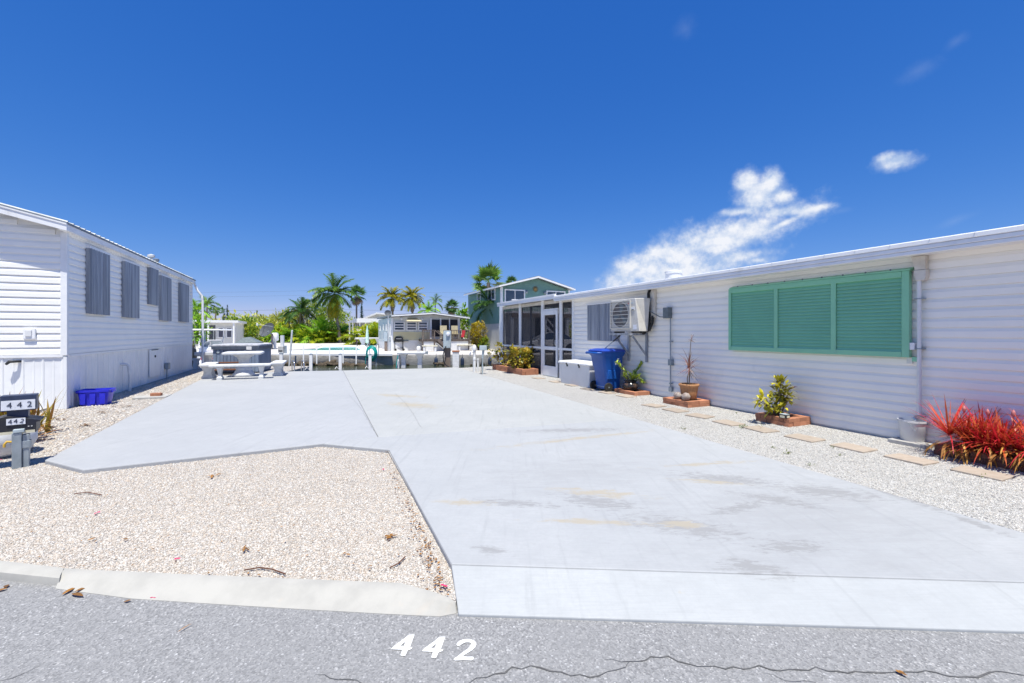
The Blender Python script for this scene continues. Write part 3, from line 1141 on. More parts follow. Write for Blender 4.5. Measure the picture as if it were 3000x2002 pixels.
def blob_leaves(lb, c, r, n, size, aspect=.5, shell=.55, droop=.6, lo=0.0, gap=.0, tint=None, seed=None):
    """leaves through an uneven volume: denser outside, clumped by noise so that gaps stay"""
    k = 0
    tries = 0
    off = Vector((rnd.uniform(0, 50), rnd.uniform(0, 50), rnd.uniform(0, 50)))
    while k < n and tries < n * 6:
        tries += 1
        d = Vector((rnd.gauss(0, 1), rnd.gauss(0, 1), rnd.gauss(0, 1)))
        if d.length < .01:
            continue
        d.normalize()
        if d.z < -.85 + lo:
            continue
        q = rnd.random() ** .33
        q = shell + (1 - shell) * q if rnd.random() < .75 else q
        bump = 1 + .42 * mnoise.noise(d * 2.1 + off)
        p = Vector((d.x * r[0], d.y * r[1], d.z * r[2])) * q * bump
        if mnoise.noise((p + off) * (1.6 / max(.12, min(r)))) < -.12 - gap:
            continue
        p += Vector(c)
        dirn = (d + Vector((rnd.gauss(0, .5), rnd.gauss(0, .5), rnd.gauss(.25, .5)))).normalized()
        L = size * rnd.uniform(.6, 1.3)
        tn = tint if tint is not None else min(1, max(0, .5 + .9 * mnoise.noise(p * (1.2 / max(.2, min(r))) + off) + rnd.gauss(0, .18)))
        lb.strap(p, dirn, L, L * aspect, droop, 2, tn, prof=lambda t: (.25 + .75 * math.sin(math.pi * min(.97, t))) if t < 1 else .05)
        k += 1


# ================================================================== RIGHT-HAND HOME (lot coordinates inside: x across, y along, z up)
UW = 7.07
home = thing('mobile_home', 'long white mobile home with flat roof and green window shutter at the right', 'mobile home', (0, 0, 0), TH)
V0, V1 = -2.0, PU(A6(1482, 1000), UW).y        # where the sided wall stops and the porch starts
MB().box(UW + .012, 10.6, V0, V1 - .02, -.3, 2.42).build('wall', M['siding'], home)
EXP = .1215
zz, nb = .005, 0
bd = None
while zz < 2.36:
    e = min(EXP, 2.42 - zz)
    if bd is None:
        prof = [(.03, 0), (-.009, 0), (-.012, .006), (-.011, .074), (-.006, .084), (.004, .112), (.005, .118), (.03, .118)]
        bd = MB().prism(prof, 'y', V0, V1).build('siding_board', M['siding'], home)
        bd.location = (UW, 0, zz)
    else:
        piece(bd, 'siding_board', home, (UW, 0, zz))
    zz += EXP
# end trim by the porch
MB().box(UW - .03, UW + .1, V1 - .05, V1 + .05, -.02, 2.42).build('corner_trim', M['trim'], home, bevel=.004)
# roof: low-pitch sheet, fascia of three lipped strips, soffit
UF = UW - .30
MB().box(UF + .03, UW + .2, V0 - .2, V1 + .7, 2.372, 2.392).build('soffit', M['trim'], home)
MB().prism([(UF + .02, 2.40), (UF + .02, 2.535), (8.9, 2.66), (10.9, 2.52), (10.9, 2.40)], 'y', V0 - .2, V1 + .72).build('roof', M['white_roof'], home)
VP = PU(A6(1230, 480), UF).y
for i, (za, zb, du) in enumerate(((2.362, 2.412, 0), (2.414, 2.466, -.006), (2.468, 2.527, -.013))):
    MB().prism([(UF + du, za), (UF + du - .006, za + .006), (UF + du - .004, zb - .008), (UF + du + .004, zb), (UF + .03, zb), (UF + .03, za)], 'y', V0 - .25, VP - .03 - .002 * i).build('fascia_strip', M['trim'], home)
b = MB()
for k in range(34):                                         # drip marks: little rivet heads along the edge
    v = V0 + .4 + k * .4
    b.lathe([(.006, 0), (.005, .004), (0.001, .006)], 6, M=Matrix.Translation((UF - .019, v, 2.515)) @ Euler((0, R(-90), 0)).to_matrix().to_4x4())
b.build('fascia_screws', M['grey_metal'], home)
# roof vent
p = PU(A7(1190, 95), UW + 1.1)
vent = MB().lathe([(.2, 2.5), (.2, 2.86), (.215, 2.865), (.215, 2.91), (.08, 2.95), (.01, 2.955)], 20, (UW + 1.1, p.y, 0)).build('roof_vent', M['white_plastic'], home, smooth=40)

# ---- screened porch
VE = PU(A6(507, 600), UF).y
US = UW - .03
MB().box(UF, UF + .04, VP - .02, VE, 2.44, 2.59).build('porch_fascia', M['trim'], home, bevel=.004)
MB().box(UF - .012, UF, VP - .02, VE, 2.55, 2.592).build('porch_fascia_lip', M['trim'], home)
MB().box(UF, UF + .04, VP - .06, VP - .02, 2.44, 2.59).build('porch_fascia_end', M['trim'], home)
MB().box(UF + .042, 10.9, V1 + .72, VE, 2.47, 2.56).build('porch_roof', M['white_roof'], home)


def vx(zx):
    return PU(A6(zx, 1000), US).y


posts = [(541, 582), (789, 815), (1072, 1104), (1306, 1338)]
for a, c in posts:
    MB().box(US - .02, US + .06, vx(c), vx(a), -.05, 2.47).build('porch_post', M['trim'], home, bevel=.004)
MB().box(US - .012, US + .05, vx(1072), vx(582), .86, .925).build('porch_rail', M['trim'], home)
MB().box(US - .012, US + .05, V1 + .05, vx(1338), .86, .925).build('porch_rail', M['trim'], home)
MB().box(US - .012, US + .05, V1 + .05, vx(541), 2.33, 2.44).build('porch_header', M['cream_trim'], home)
MB().box(US - .012, US + .05, vx(1306), vx(1285), .86, .925).build('porch_rail', M['trim'], home)
MB().box(10.3, 10.36, V1, VE - .1, .86, .925).build('porch_rail', M['trim'], home)
for v in (V1 + .1, 13.0, 14.7, VE - .16):
    MB().box(10.29, 10.37, v, v + .07, -.05, 2.47).build('porch_post', M['trim'], home)
for u in (8.2, 9.3):
    MB().box(u, u + .06, VE - .17, VE - .11, -.05, 2.47).build('porch_post', M['trim'], home)
MB().box(US, 10.4, V1, VE - .1, -.2, -.005).build('porch_floor', M['slab_grey'], home)


def screen_material(fac=.79):
    t = NT('insect_screen')
    tr = t.n('ShaderNodeBsdfTransparent')
    tr.inputs[0].default_value = C(.86, .86, .9)
    ms = t.n('ShaderNodeMixShader')
    t.fin(C(.014, .015, .02), .7, spec=.15)
    ms.inputs[0].default_value = fac
    t.l(tr.outputs[0], ms.inputs[1])
    t.l(t.b.outputs[0], ms.inputs[2])
    t.l(ms.outputs[0], t.out.inputs['Surface'])
    return t.m


M['screen'] = screen_material()
M['screen_far'] = screen_material(.35)


def screen(v0, v1, z0, z1, u=US + .02, ax='x', m='screen'):
    b = MB()
    if ax == 'x':
        b.add([(u, v0, z0), (u, v1, z0), (u, v1, z1), (u, v0, z1)], [(0, 1, 2, 3)])
    else:
        b.add([(v0, u, z0), (v1, u, z0), (v1, u, z1), (v0, u, z1)], [(0, 1, 2, 3)])
    return b.build('screen_panel', M[m], home)


for a, c in ((582, 789), (815, 1072)):
    screen(vx(c), vx(a), .925, 2.33)
    screen(vx(c), vx(a), -.0, .86)
screen(V1 + .05, vx(1338), .925, 2.33)
screen(V1 + .05, vx(1338), -.0, .86)
screen(vx(1306), vx(1285), -.0, 2.33)
screen(V1, VE - .1, .0, 2.47, 10.32, m='screen_far')
screen(US + .05, 10.3, .0, 2.47, VE - .14, 'y', 'screen_far')
# screen door, its panes, transom
dz = PU(A6(1190, 655), US).z
door = MB()
d0, d1 = vx(1284), vx(1106)
for x0, x1, z0, z1 in ((d0, d0 + .10, .0, dz), (d1 - .06, d1, .0, dz), (d0 + .10, d1 - .06, dz - .14, dz), (d0 + .10, d1 - .06, .84, .95), (d0 + .10, d1 - .06, .0, .32)):
    door.box(US - .03, US + .02, x0, x1, z0, z1)
dr_ = door.build('screen_door', M['trim'], home, bevel=.004)
for z0, z1 in ((.95, dz - .14), (.32, .84)):
    MB().add([(US, d0 + .1, z0), (US, d1 - .06, z0), (US, d1 - .06, z1), (US, d0 + .1, z1)], [(0, 1, 2, 3)]).build('door_screen', M['screen'], dr_)
MB().tube([(US - .035, d0 + .05, 1.0), (US - .08, d0 + .05, 1.02), (US - .08, d0 + .05, 1.16), (US - .035, d0 + .05, 1.18)], .009, 8).build('door_handle', M['trim'], dr_, smooth=60)
MB().box(US - .015, US + .04, d0 - .02, d1, dz + .005, dz + .06).build('transom_rail', M['trim'], home)
screen(d0, d1, dz + .06, 2.33)
MB().box(US - .05, US + .05, d0, d1, -.03, -.001).build('threshold', M['grey_metal'], home)

# ---- corrugated storm panel over the small window
def corrugated(name, parent, v0, v1, z0, z1, u, sgn=-1, pitch=.075, amp=.014, m=None, mate='galv'):
    n = max(4, int(round((v1 - v0) / pitch)) * 4)
    vs, fs = [], []
    pr = [0, 1, 1, 0]
    for i in range(n + 1):
        v = v0 + (v1 - v0) * i / n
        d = amp * pr[i % 4] * sgn
        vs += [(u + d, v, z0), (u + d, v, z1), (u + d + .003, v, z0), (u + d + .003, v, z1)]
        if i:
            k = 4 * i
            fs += [(k - 4, k, k + 1, k - 3), (k - 2, k - 1, k + 3, k + 2), (k - 4, k - 2, k + 2, k), (k - 3, k + 1, k + 3, k - 1)]
    return MB().add(vs, fs).build(name, M[mate], parent)


a, c = PU(A7(285, 400), UW - .03), PU(A7(620, 790), UW - .03)
zt = (PU(A7(285, 405), UW - .03).z + PU(A7(500, 395), UW - .03).z) / 2
zb_ = PU(A7(285, 775), UW - .03).z
sw = corrugated('storm_panel', home, c.y, a.y, zb_, zt, UW - .022, -1, .1, .034)
MB().box(UW - .05, UW - .005, c.y - .02, a.y + .02, zt, zt + .03).build('storm_panel_rail', M['trim'], sw)

# ---- the big green louvred shutter
us = UW - .085
tl, trr, bl, br = PU(A8(115, 420), us), PU(A8(1183, 305), us), PU(A8(110, 775), us), PU(A8(1172, 820), us)
sv1, sv0 = (tl.y + bl.y) / 2, (trr.y + br.y) / 2
sz1, sz0 = (tl.z + trr.z) / 2, (bl.z + br.z) / 2
sh = thing('louvred_shutter', 'wide green three-panel louvred shutter closed over a window of the white home', 'shutter', unlot(us, (sv0 + sv1) / 2, sz0), TH)
W2 = (sv1 - sv0) / 2
HT = sz1 - sz0
m1, m2 = PU(A8(391, 600), us).y - (sv0 + sv1) / 2, PU(A8(730, 600), us).y - (sv0 + sv1) / 2
fw = .055
for nm, y0, y1, z0, z1 in (('stile', -W2, -W2 + fw * 1.5, 0, HT), ('stile', W2 - fw, W2, 0, HT), ('mullion', m1 - .032, m1 + .032, fw, HT - fw * 1.2), ('mullion', m2 - .036, m2 + .036, fw, HT - fw * 1.2),
                          ('bottom_rail', -W2 + fw * 1.5, W2 - fw, 0, fw * 1.3), ('top_rail', -W2 + fw * 1.5, W2 - fw, HT - fw * 1.4, HT)):
    MB().box(-.02, .05, y0 + .001, y1 - .001, z0, z1).build(nm, M['green'], sh, bevel=.004)
MB().prism([(-.03, HT + .002), (-.03, HT + .02), (.07, HT + .05), (.07, HT + .002)], 'y', -W2 - .01, W2 - .03).build('hinge_cap', M['green'], sh)
panels = [(-W2 + fw * 1.5, m2 - .036), (m2 + .036, m1 - .032), (m1 + .032, W2 - fw)]
MB().box(.042, .06, -W2 + .02, W2 - .02, .02, HT - .02).build('back_panel', M['green'], sh)
for (y0, y1) in panels:
    nsl = 20
    z0, z1 = fw * 1.3, HT - fw * 1.4
    st = (z1 - z0) / nsl
    sl = MB().box(-.031, .031, -(y1 - y0) / 2 + .002, (y1 - y0) / 2 - .002, -.0045, .0045).build('slat', M['green'], sh, bevel=.002)
    sl.location = (.008, (y0 + y1) / 2, z0 + st * .5)
    sl.rotation_euler = (0, R(-64), 0)
    for k in range(1, nsl):
        piece(sl, 'slat', sh, (.008, (y0 + y1) / 2, z0 + st * (k + .5)), (0, R(-64), 0))
MB().box(-.012, .055, -W2 - .05, -W2 - .001, .10, .19).build('latch_plate', M['trim'], sh)
MB().box(-.0, .055, -W2 - .07, -W2 - .02, -.05, .01).build('catch', M['green'], sh)
for k in range(9):
    MB().lathe([(.012, 0), (.012, .006)], 8, M=Matrix.Translation((-.02, -W2 + .2 + k * (2 * W2 - .4) / 8, HT + .032)) @ Euler((0, R(-72), 0)).to_matrix().to_4x4()).build('hinge_bolt', M['grey_paint'], sh)

# ---- gutter head and the downpipe that ends in a bucket
um = UW - .07
g0, g1 = PU(C8(632, 545), um), PU(C8(822, 130), um)
gy = (g0.y + g1.y) / 2
b = MB()
gw = abs(g0.y - g1.y) / 2
b.prism([(gy - gw, g0.z + .05), (gy - gw * .7, g0.z), (gy + gw * .6, g0.z), (gy + gw, g0.z + .08), (gy + gw, 2.19), (gy - gw, 2.19)], 'x', UW - .11, UW - .015)
b.prism([(gy - gw * .86, 2.192), (gy + gw * .82, 2.192), (gy + gw * 1.5, 2.368), (gy - gw * .86, 2.368)], 'x', UW - .105, UW - .015)
gh = b.build('gutter_head', M['cream_trim'], home, bevel=.008)
py = PU(C8(695, 1000), um).y
MB().tube([(um, py, g0.z + .02), (um, py, 1.0), (um, py, .36)], .023, 12).build('downpipe', M['white_plastic'], home, smooth=60)
for z in (PU(C8(700, 815), um).z, PU(A8(1235, 768), um).z, PU(A8(1233, 1168), um).z):
    MB().box(um - .026, um + .06, py - .045, py + .045, z - .006, z + .006).build('pipe_strap', M['grey_metal'], home)
# ---- electrical run left of the shutter
ue = UW - .06
e0_, e1_ = PU(A7(1100, 440), ue), PU(A7(1150, 545), ue)
MB().box(UW - .13, UW - .012, e1_.y - .02, e0_.y, e1_.z, e0_.z + .01).build('disconnect_box', M['grey_paint'], home, bevel=.01)
cy = PU(A7(1156, 800), ue).y
zlow = PU(A7(1150, 1310), ue).z
MB().tube([(ue, cy, e1_.z), (ue, cy, zlow + .08)], .014, 10).build('conduit', M['grey_metal'], home, smooth=60)
zo = PU(A7(1150, 1005), ue).z
MB().box(UW - .09, UW - .012, cy - .05, cy + .05, zo - .065, zo + .065).build('outlet_box', M['grey_metal'], home, bevel=.006)
MB().box(UW - .08, UW - .012, cy - .04, cy + .04, zlow, zlow + .1).build('conduit_foot', M['grey_metal'], home, bevel=.006)
for z in (zo + .45, zo - .45):
    MB().box(ue - .018, ue + .05, cy - .03, cy + .03, z - .008, z + .008).build('conduit_clip', M['grey_metal'], home)
dn = PU(A7(980, 300), ue)
MB().box(UW - .09, UW - .012, dn.y - .045, dn.y + .045, PU(A7(980, 535), ue).z, 2.37).build('line_cover', M['cream_trim'], home, bevel=.006)
MB().box(UW - .035, UW - .012, PU(C8(530, 1520), ue).y - .03, PU(C8(530, 1520), ue).y + .03, 1.0, 1.09).build('wall_plate', M['white_plastic'], home)

# ================================================================== AIR CONDITIONER on its wall bracket
uf = UW - .47
af, an_t = PU(C2(285, 700), uf).y, PU(C2(985, 240), uf).y
an_b = PU(C2(1112, 1190), uf).y
zt_, zb = (PU(C2(300, 300), uf).z + PU(C2(985, 238), uf).z) / 2, (PU(C2(280, 1185), uf).z + PU(C2(1110, 1195), uf).z) / 2
ac = thing('air_conditioner', 'cream split air conditioner with round fan grille on a wall bracket', 'air conditioner', unlot(uf, af, zb), TH)
LT, LBm, HH, DP = af - an_t, af - an_b, zt_ - zb, .31
yn_b, yn_t = -LBm, -LT
vsx = [(0, 0, 0), (DP, 0, 0), (DP, -LT - .06, 0), (0, -LBm, 0), (0, 0, HH), (DP, 0, HH), (DP, -LT - .14, HH), (0, -LT, HH)]
MB().add(vsx, [(0, 3, 2, 1), (4, 5, 6, 7), (0, 1, 5, 4), (1, 2, 6, 5), (2, 3, 7, 6), (3, 0, 4, 7)]).build('casing', M['ac'], ac, bevel=.012)
fc = -LT * .43
fr_ = HH * .39
fz = HH * .52
rot90 = Matrix.Translation((-.001, fc, fz)) @ Euler((0, R(-90), 0)).to_matrix().to_4x4()
MB().lathe([(fr_ * 1.0, 0), (fr_ * 1.0, .006), (.01, .004)], 36, M=rot90).build('fan_opening', M['ac_dark'], ac)
MB().lathe([(fr_, .0), (fr_, .018), (fr_ + .02, .022), (fr_ + .035, .0)], 36, M=rot90, cap=False).build('fan_ring', M['ac'], ac, smooth=50)
for k in range(3):
    Mx = Matrix.Translation((-.008, fc, fz)) @ Euler((R(120 * k + 15), 0, 0)).to_matrix().to_4x4()
    MB().add([(0, -.02, .03), (.0, .03, .04), (-.012, .10, fr_ * .9), (.0, -.07, fr_ * .86)], [(0, 1, 2, 3)], Mx).build('fan_blade', M['grey_paint'], ac)
for k in range(7):
    z = fz + (k - 3) * HH * .115
    MB().box(-.034, -.024, fc - LT * .40, fc + LT * .40, z - .006, z + .006).build('grille_bar', M['ac'], ac)
for s in (-1, 1):
    MB().box(-.034, -.0, fc + s * LT * .405 - .008, fc + s * LT * .405 + .008, fz - HH * .42, fz + HH * .42).build('grille_side', M['ac'], ac)
for s in (-1, 1):
    MB().box(-.034, -.0, fc - LT * .41, fc + LT * .41, fz + s * HH * .42 - .008, fz + s * HH * .42 + .008).build('grille_side', M['ac'], ac)
MB().box(-.012, 0.001, -LT * .985, -LT * .86, HH * .64, HH * .74).build('handle_recess', M['white_plastic'], ac, bevel=.004)
MB().box(-.004, .001, -LT * .93, -LT * .78, HH * .84, HH * .885).build('badge', M['pedestal'], ac)
MB().box(-.004, .001, -LT * .77, -LT * .72, HH * .84, HH * .885).build('badge_mark', M['red'], ac)
MB().box(-.003, .001, -LT * 1.06, -LT * .93, HH * .06, HH * .2).build('rating_label', M['number_white'], ac)
MB().box(-.014, -.012, -LT * .965, -LT * .88, HH * .64, HH * .665).build('handle_slot', M['black'], ac)
MB().box(-.008, .0, fc - LT * .40, fc + LT * .40, .03, HH * .1).build('lower_grille', M['cream_trim'], ac)
for y in (-.14, -LT + .12):
    MB().box(.02, DP - .02, y - .03, y + .03, -.035, .0).build('foot', M['rubber'], ac)
br = thing('wall_bracket', 'grey steel wall bracket with two diagonal struts carrying the air conditioner', 'bracket', unlot(UW, af, zb - .09), TH)
for y in (-.14, -LT + .12):
    MB().box(-.60, -.015, y - .025, y + .025, .0, .05).build('bracket_arm', M['galv'], br)
    MB().box(-.055, -.014, y - .03, y + .03, -.62, .0).build('bracket_upright', M['galv'], br)
    MB().bar((-.46, y, .0), (-.05, y, -.46), .035, .035).build('strut', M['galv'], br)
MB().box(-.60, -.55, -LT + .15, -.17, .005, .045).build('bracket_crossbar', M['galv'], br)
hose = MB()
hy = dn.y + .13
ya = af - LT - .05
hose.tube([(UW - .05, hy, 2.39), (UW - .09, hy, 2.3), (UW - .1, hy - .01, 2.0), (UW - .1, hy - .03, 1.75), (UW - .12, hy - .05, 1.55), (UW - .15, hy + .02, 1.43), (UW - .2, ya + .05, 1.40)], .032, 10)
hose.tube([(UW - .08, dn.y, PU(A7(980, 535), ue).z + .03), (UW - .1, dn.y, 1.62), (UW - .13, dn.y + .05, 1.47), (UW - .18, dn.y + .2, 1.40), (UW - .22, ya + .06, 1.38)], .032, 10)
tag(hose.build('refrigerant_hose', M['rubber'], None, smooth=60), 'black insulated hoses looping behind the air conditioner up to the eave', 'hose')
h_ = bpy.data.objects['refrigerant_hose']
h_.rotation_euler = (0, 0, TH)
cb = MB().tube([(UW - .1, e0_.y - .0, e1_.z + .03), (UW - .1, e0_.y + .12, e1_.z + .04), (UW - .11, e0_.y + .3, e1_.z + .12), (UW - .15, e0_.y + .45, e1_.z + .21), (UW - .2, ya + .08, e1_.z + .24)], .011, 8).build('power_cable', M['grey_paint'], None, smooth=60)
tag(cb, 'thin grey power cable sagging from the air conditioner to the grey box', 'cable')
cb.rotation_euler = (0, 0, TH)

# ================================================================== DECK BOX, RECYCLING BIN, POLE
dbx = thing('deck_box', 'low white plastic deck box with two black latches by the porch door', 'storage box', unlot(6.42, 9.48, ZC), TH)
L_, W_, H_ = 1.50, .56, .56
MB().rings([[(.03, .03, 0), (W_ - .03, .03, 0), (W_ - .03, L_ - .03, 0), (.03, L_ - .03, 0)], [(0, 0, H_), (W_, 0, H_), (W_, L_, H_), (0, L_, H_)]]).build('box_body', M['box_grey'], dbx, bevel=.015)
MB().rings([[(-.03, -.03, H_), (W_ + .02, -.03, H_), (W_ + .02, L_ + .03, H_), (-.03, L_ + .03, H_)], [(-.03, -.03, H_ + .05), (W_ + .02, -.03, H_ + .05), (W_ + .02, L_ + .03, H_ + .05), (-.03, L_ + .03, H_ + .05)],
            [(.03, .03, H_ + .075), (W_ - .02, .03, H_ + .085), (W_ - .02, L_ - .03, H_ + .085), (.03, L_ - .03, H_ + .075)]]).build('box_lid', M['white_plastic'], dbx, bevel=.012)
for y in (.46, 1.06):
    lt = MB().box(-.038, -.03, y - .022, y + .022, H_ - .02, H_ + .03).box(-.025, -.0, y - .018, y + .018, H_ - .07, H_ - .02).build('latch', M['black'], dbx, bevel=.004)

bn = thing('recycling_bin', 'blue wheeled recycling bin with white recycling symbol beside the deck box', 'bin', unlot(6.60, 8.99, ZC), TH)


def rrect(hx, hy, z, r, cx=0, cy=0, n=5):
    out = []
    for (sx, sy, a0) in ((1, 1, 0), (-1, 1, 90), (-1, -1, 180), (1, -1, 270)):
        for k in range(n):
            a = R(a0 + 90 * k / (n - 1))
            out.append((cx + sx * (hx - r) + r * math.cos(a), cy + sy * (hy - r) + r * math.sin(a), z))
    return out


body = MB().rings([rrect(.20, .225, .06, .05, .03), rrect(.215, .235, .22, .05, .03), rrect(.25, .25, .55, .06, .015), rrect(.275, .265, .62, .06, .01), rrect(.30, .275, .84, .06, .0), rrect(.345, .30, .90, .06, .0), rrect(.345, .30, .955, .06, .0)])
body.build('bin_body', M['bin_blue'], bn, smooth=40)
MB().rings([rrect(.36, .315, .955, .07, 0), rrect(.365, .32, .985, .07, 0), rrect(.33, .285, 1.01, .07, 0), rrect(.26, .22, 1.03, .07, .01)]).build('bin_lid', M['lid_blue'], bn, smooth=40)
MB().tube([(-.34, -.26, .93), (-.43, -.24, .93), (-.46, -.2, .93), (-.46, .2, .93), (-.43, .24, .93), (-.34, .26, .93)], .03, 10).build('bin_handle', M['bin_blue'], bn, smooth=60)
MB().prism([(-.18, .3), (.1, .3), (.06, .52), (-.14, .52)], 'y', -.262, -.236).build('side_panel', M['bin_blue'], bn, bevel=.012)
for y in (-.30, .30):
    wh = MB().lathe([(.07, -.025), (.105, -.025), (.112, -.015), (.112, .015), (.105, .025), (.07, .025)], 26, M=Matrix.Translation((-.17, y, .112)) @ Euler((R(90), 0, 0)).to_matrix().to_4x4())
    w = wh.build('wheel', M['rubber'], bn, smooth=40)
    s = -1 if y < 0 else 1
    hub = MB()
    for k in range(6):
        a = R(60 * k)
        hub.bar((-.17, y + s * .014, .112), (-.17 + .078 * math.cos(a), y + s * .014, .112 + .078 * math.sin(a)), .016, .016)
    hub.lathe([(.022, -.0), (.022, .02), (.012, .026)], 12, M=Matrix.Translation((-.17, y + s * .01, .112)) @ Euler((R(90 * -s), 0, 0)).to_matrix().to_4x4())
    hub.build('rim', M['grey_paint'], w)
MB().tube([(-.17, -.29, .112), (-.17, .29, .112)], .014, 8).build('axle', M['steel'], bn)
# white recycling symbol of three bent arrows, with the word under it
sy = -.289
sym = MB()
for k in range(3):
    a0 = R(120 * k + 90)
    pts = []
    for j in range(6):
        a = a0 + R(-42 + 15 * j)
        pts.append((.046 * math.cos(a), .046 * math.sin(a)))
    for j in range(5):
        p, q = pts[j], pts[j + 1]
        w1 = .021 if j < 3 else (.036 if j == 3 else .022)
        sym.bar((.12 + p[0], sy + .001, .745 + p[1]), (.12 + q[0], sy + .001, .745 + q[1]), .006, w1, up=(0, 1, 0)) if False else sym.bar((.12 + p[0], sy, .745 + p[1]), (.12 + q[0], sy, .745 + q[1]), w1, .006, up=(0, 1, 0))
syo = sym.build('recycling_symbol', M['number_white'], bn)


def text_part(body_txt, name, m, parent, size, loc, rot, thick=.002):
    cu = bpy.data.curves.new(name, 'FONT')
    cu.body = body_txt
    cu.size = size
    cu.align_x = 'CENTER'
    cu.align_y = 'CENTER'
    cu.extrude = thick
    tmp = bpy.data.objects.new('tmp', cu)
    COL.objects.link(tmp)
    dg = bpy.context.evaluated_depsgraph_get()
    me = bpy.data.meshes.new_from_object(tmp.evaluated_get(dg))
    bpy.data.objects.remove(tmp)
    me.name = name
    me.materials.clear()
    o = mkobj(name, me, m, parent)
    o.location = loc
    o.rotation_euler = rot
    return o


text_part('RECYCLE', 'lettering', M['number_white'], bn, .042, (.12, sy, .662), (R(90), 0, 0), .004)
b0, b1 = lot(PY(C1(440, 400), 10.75)), lot(PY(C1(1052, 62), 10.2))
s0 = unlot(6.44, 8.85, ZC + 1.035)
s1 = unlot(UW - .575, af - LT * .55, zb - .095)
po = thing('pole', 'thin pole with a black grip leaning from the blue bin up to the bracket', 'pole', s0)
dv = s1 - s0
MB().tube([(0, 0, 0), dv * .6], .012, 8).build('shaft', M['grey_metal'], po, smooth=60)
MB().tube([dv * .58, dv * 1.0], [.016, .02], 8).build('grip', M['black'], po, smooth=60)

# ================================================================== BRICK PLANTERS
def planter(label, u0, u1, v0, v1, courses, bh, bl, m, bt=.095, fill=None, z0=ZC):
    t = thing('brick_planter', label, 'planter', unlot((u0 + u1) / 2, (v0 + v1) / 2, z0), TH, 'brick planters along the white home')
    hu, hv = (u1 - u0) / 2, (v1 - v0) / 2
    src = MB().box(-.5, .5, -.5, .5, -.5, .5)
    brick = None

    def put(x, y, z, lx, ly, rz):
        nonlocal brick
        rot = (0, 0, rz + rnd.gauss(0, .015))
        lo = (x + rnd.gauss(0, .003), y + rnd.gauss(0, .003), z)
        sc = (lx, ly, bh - .003)
        if brick is None:
            brick = src.build('brick', m, t, bevel=.03)
            brick.location, brick.rotation_euler, brick.scale = lo, rot, sc
        else:
            piece(brick, 'brick', t, lo, rot, sc)
    for c in range(courses):
        z = c * bh + bh / 2
        sh_ = .5 * bl * (c % 2)
        for side in (-1, 1):
            x = side * (hu - bt / 2)
            L = 2 * hv
            n = max(1, round(L / bl))
            st = L / n
            y = -hv
            cuts = [y] + [y + st * (k + (.5 if c % 2 else 1)) for k in range(n)] + ([hv] if c % 2 else [])
            for k in range(len(cuts) - 1):
                if cuts[k + 1] - cuts[k] > .03:
                    put(x, (cuts[k] + cuts[k + 1]) / 2, z, bt, cuts[k + 1] - cuts[k] - .005, 0)
            y = side * (hv - bt / 2)
            L2 = 2 * (hu - bt)
            n2 = max(1, round(L2 / bl))
            for k in range(n2):
                put(-hu + bt + L2 * (k + .5) / n2, y, z, L2 / n2 - .005, bt, 0)
    hgt = courses * bh
    MB().box(-hu + bt * .9, hu - bt * .9, -hv + bt * .9, hv - bt * .9, .0, hgt * (fill or .7)).build('soil', M['soil'], t)
    return t, hgt


pl1, h1 = planter('one-course orange brick planter holding the dark urn beside the blue bin', 6.58, 7.03, 7.93, 8.66, 1, .085, .2, M['brick'])
pl2, h2 = planter('two-course orange brick planter under the terracotta pot', 6.45, 7.03, 6.26, 6.92, 2, .058, .2, M['brick'], fill=.9)
pl3, h3 = planter('open orange brick planter with crotons below the green shutter', 6.52, 7.03, 4.36, 4.92, 2, .062, .18, M['brick'], fill=.6)
pl4, h4 = planter('long dark brick planter under the red bromeliads', 6.60, 7.03, .6, 2.70, 2, .06, .2, M['brick_dark'], fill=.9)
pl0, h0 = planter('long red block planter with crotons in front of the screened porch', 6.36, 6.96, 13.3, 16.0, 2, .1, .3, M['brick'], .12, fill=.8)

# ---- stepping stones
ST_ = [(2253, 1088), (2090, 1056), (1958, 1029), (1846, 1007), (1746, 987), (1672, 972), (1606, 956), (1550, 943), (1500, 932), (1437, 910), (1395, 902), (1352, 894), (1314, 885), (1276, 877), (1236, 869)]
stone = MB().rings([rrect(.15, .19, -.02, .012), rrect(.15, .19, .014, .012), rrect(.145, .185, .019, .012)])
ord_ = ['nearest', 'second', 'third', 'fourth', 'fifth', 'sixth', 'seventh', 'eighth', 'ninth', 'tenth', 'eleventh', 'twelfth', 'thirteenth', 'fourteenth', 'farthest']
so = None
for i, p in enumerate(ST_):
    g = G(D(*p), ZC)
    if so is None:
        so = stone.build('stepping_stone', M['paver'], None)
        o = so
    else:
        o = so.copy()
        COL.objects.link(o)
    o.location = (g.x, g.y, ZC)
    o.rotation_euler = (rnd.gauss(0, .01), rnd.gauss(0, .01), TH + rnd.gauss(0, .07))
    tag(o, ('nearest tan stepping stone in the white gravel, in front of the red bromeliads' if i == 0 else f'tan stepping stone in the white gravel, {ord_[i]} of the row counted from the road' if i < 14 else 'farthest tan stepping stone of the row, near the porch planter'),
        'stepping stone', 'stepping stones along the white home')

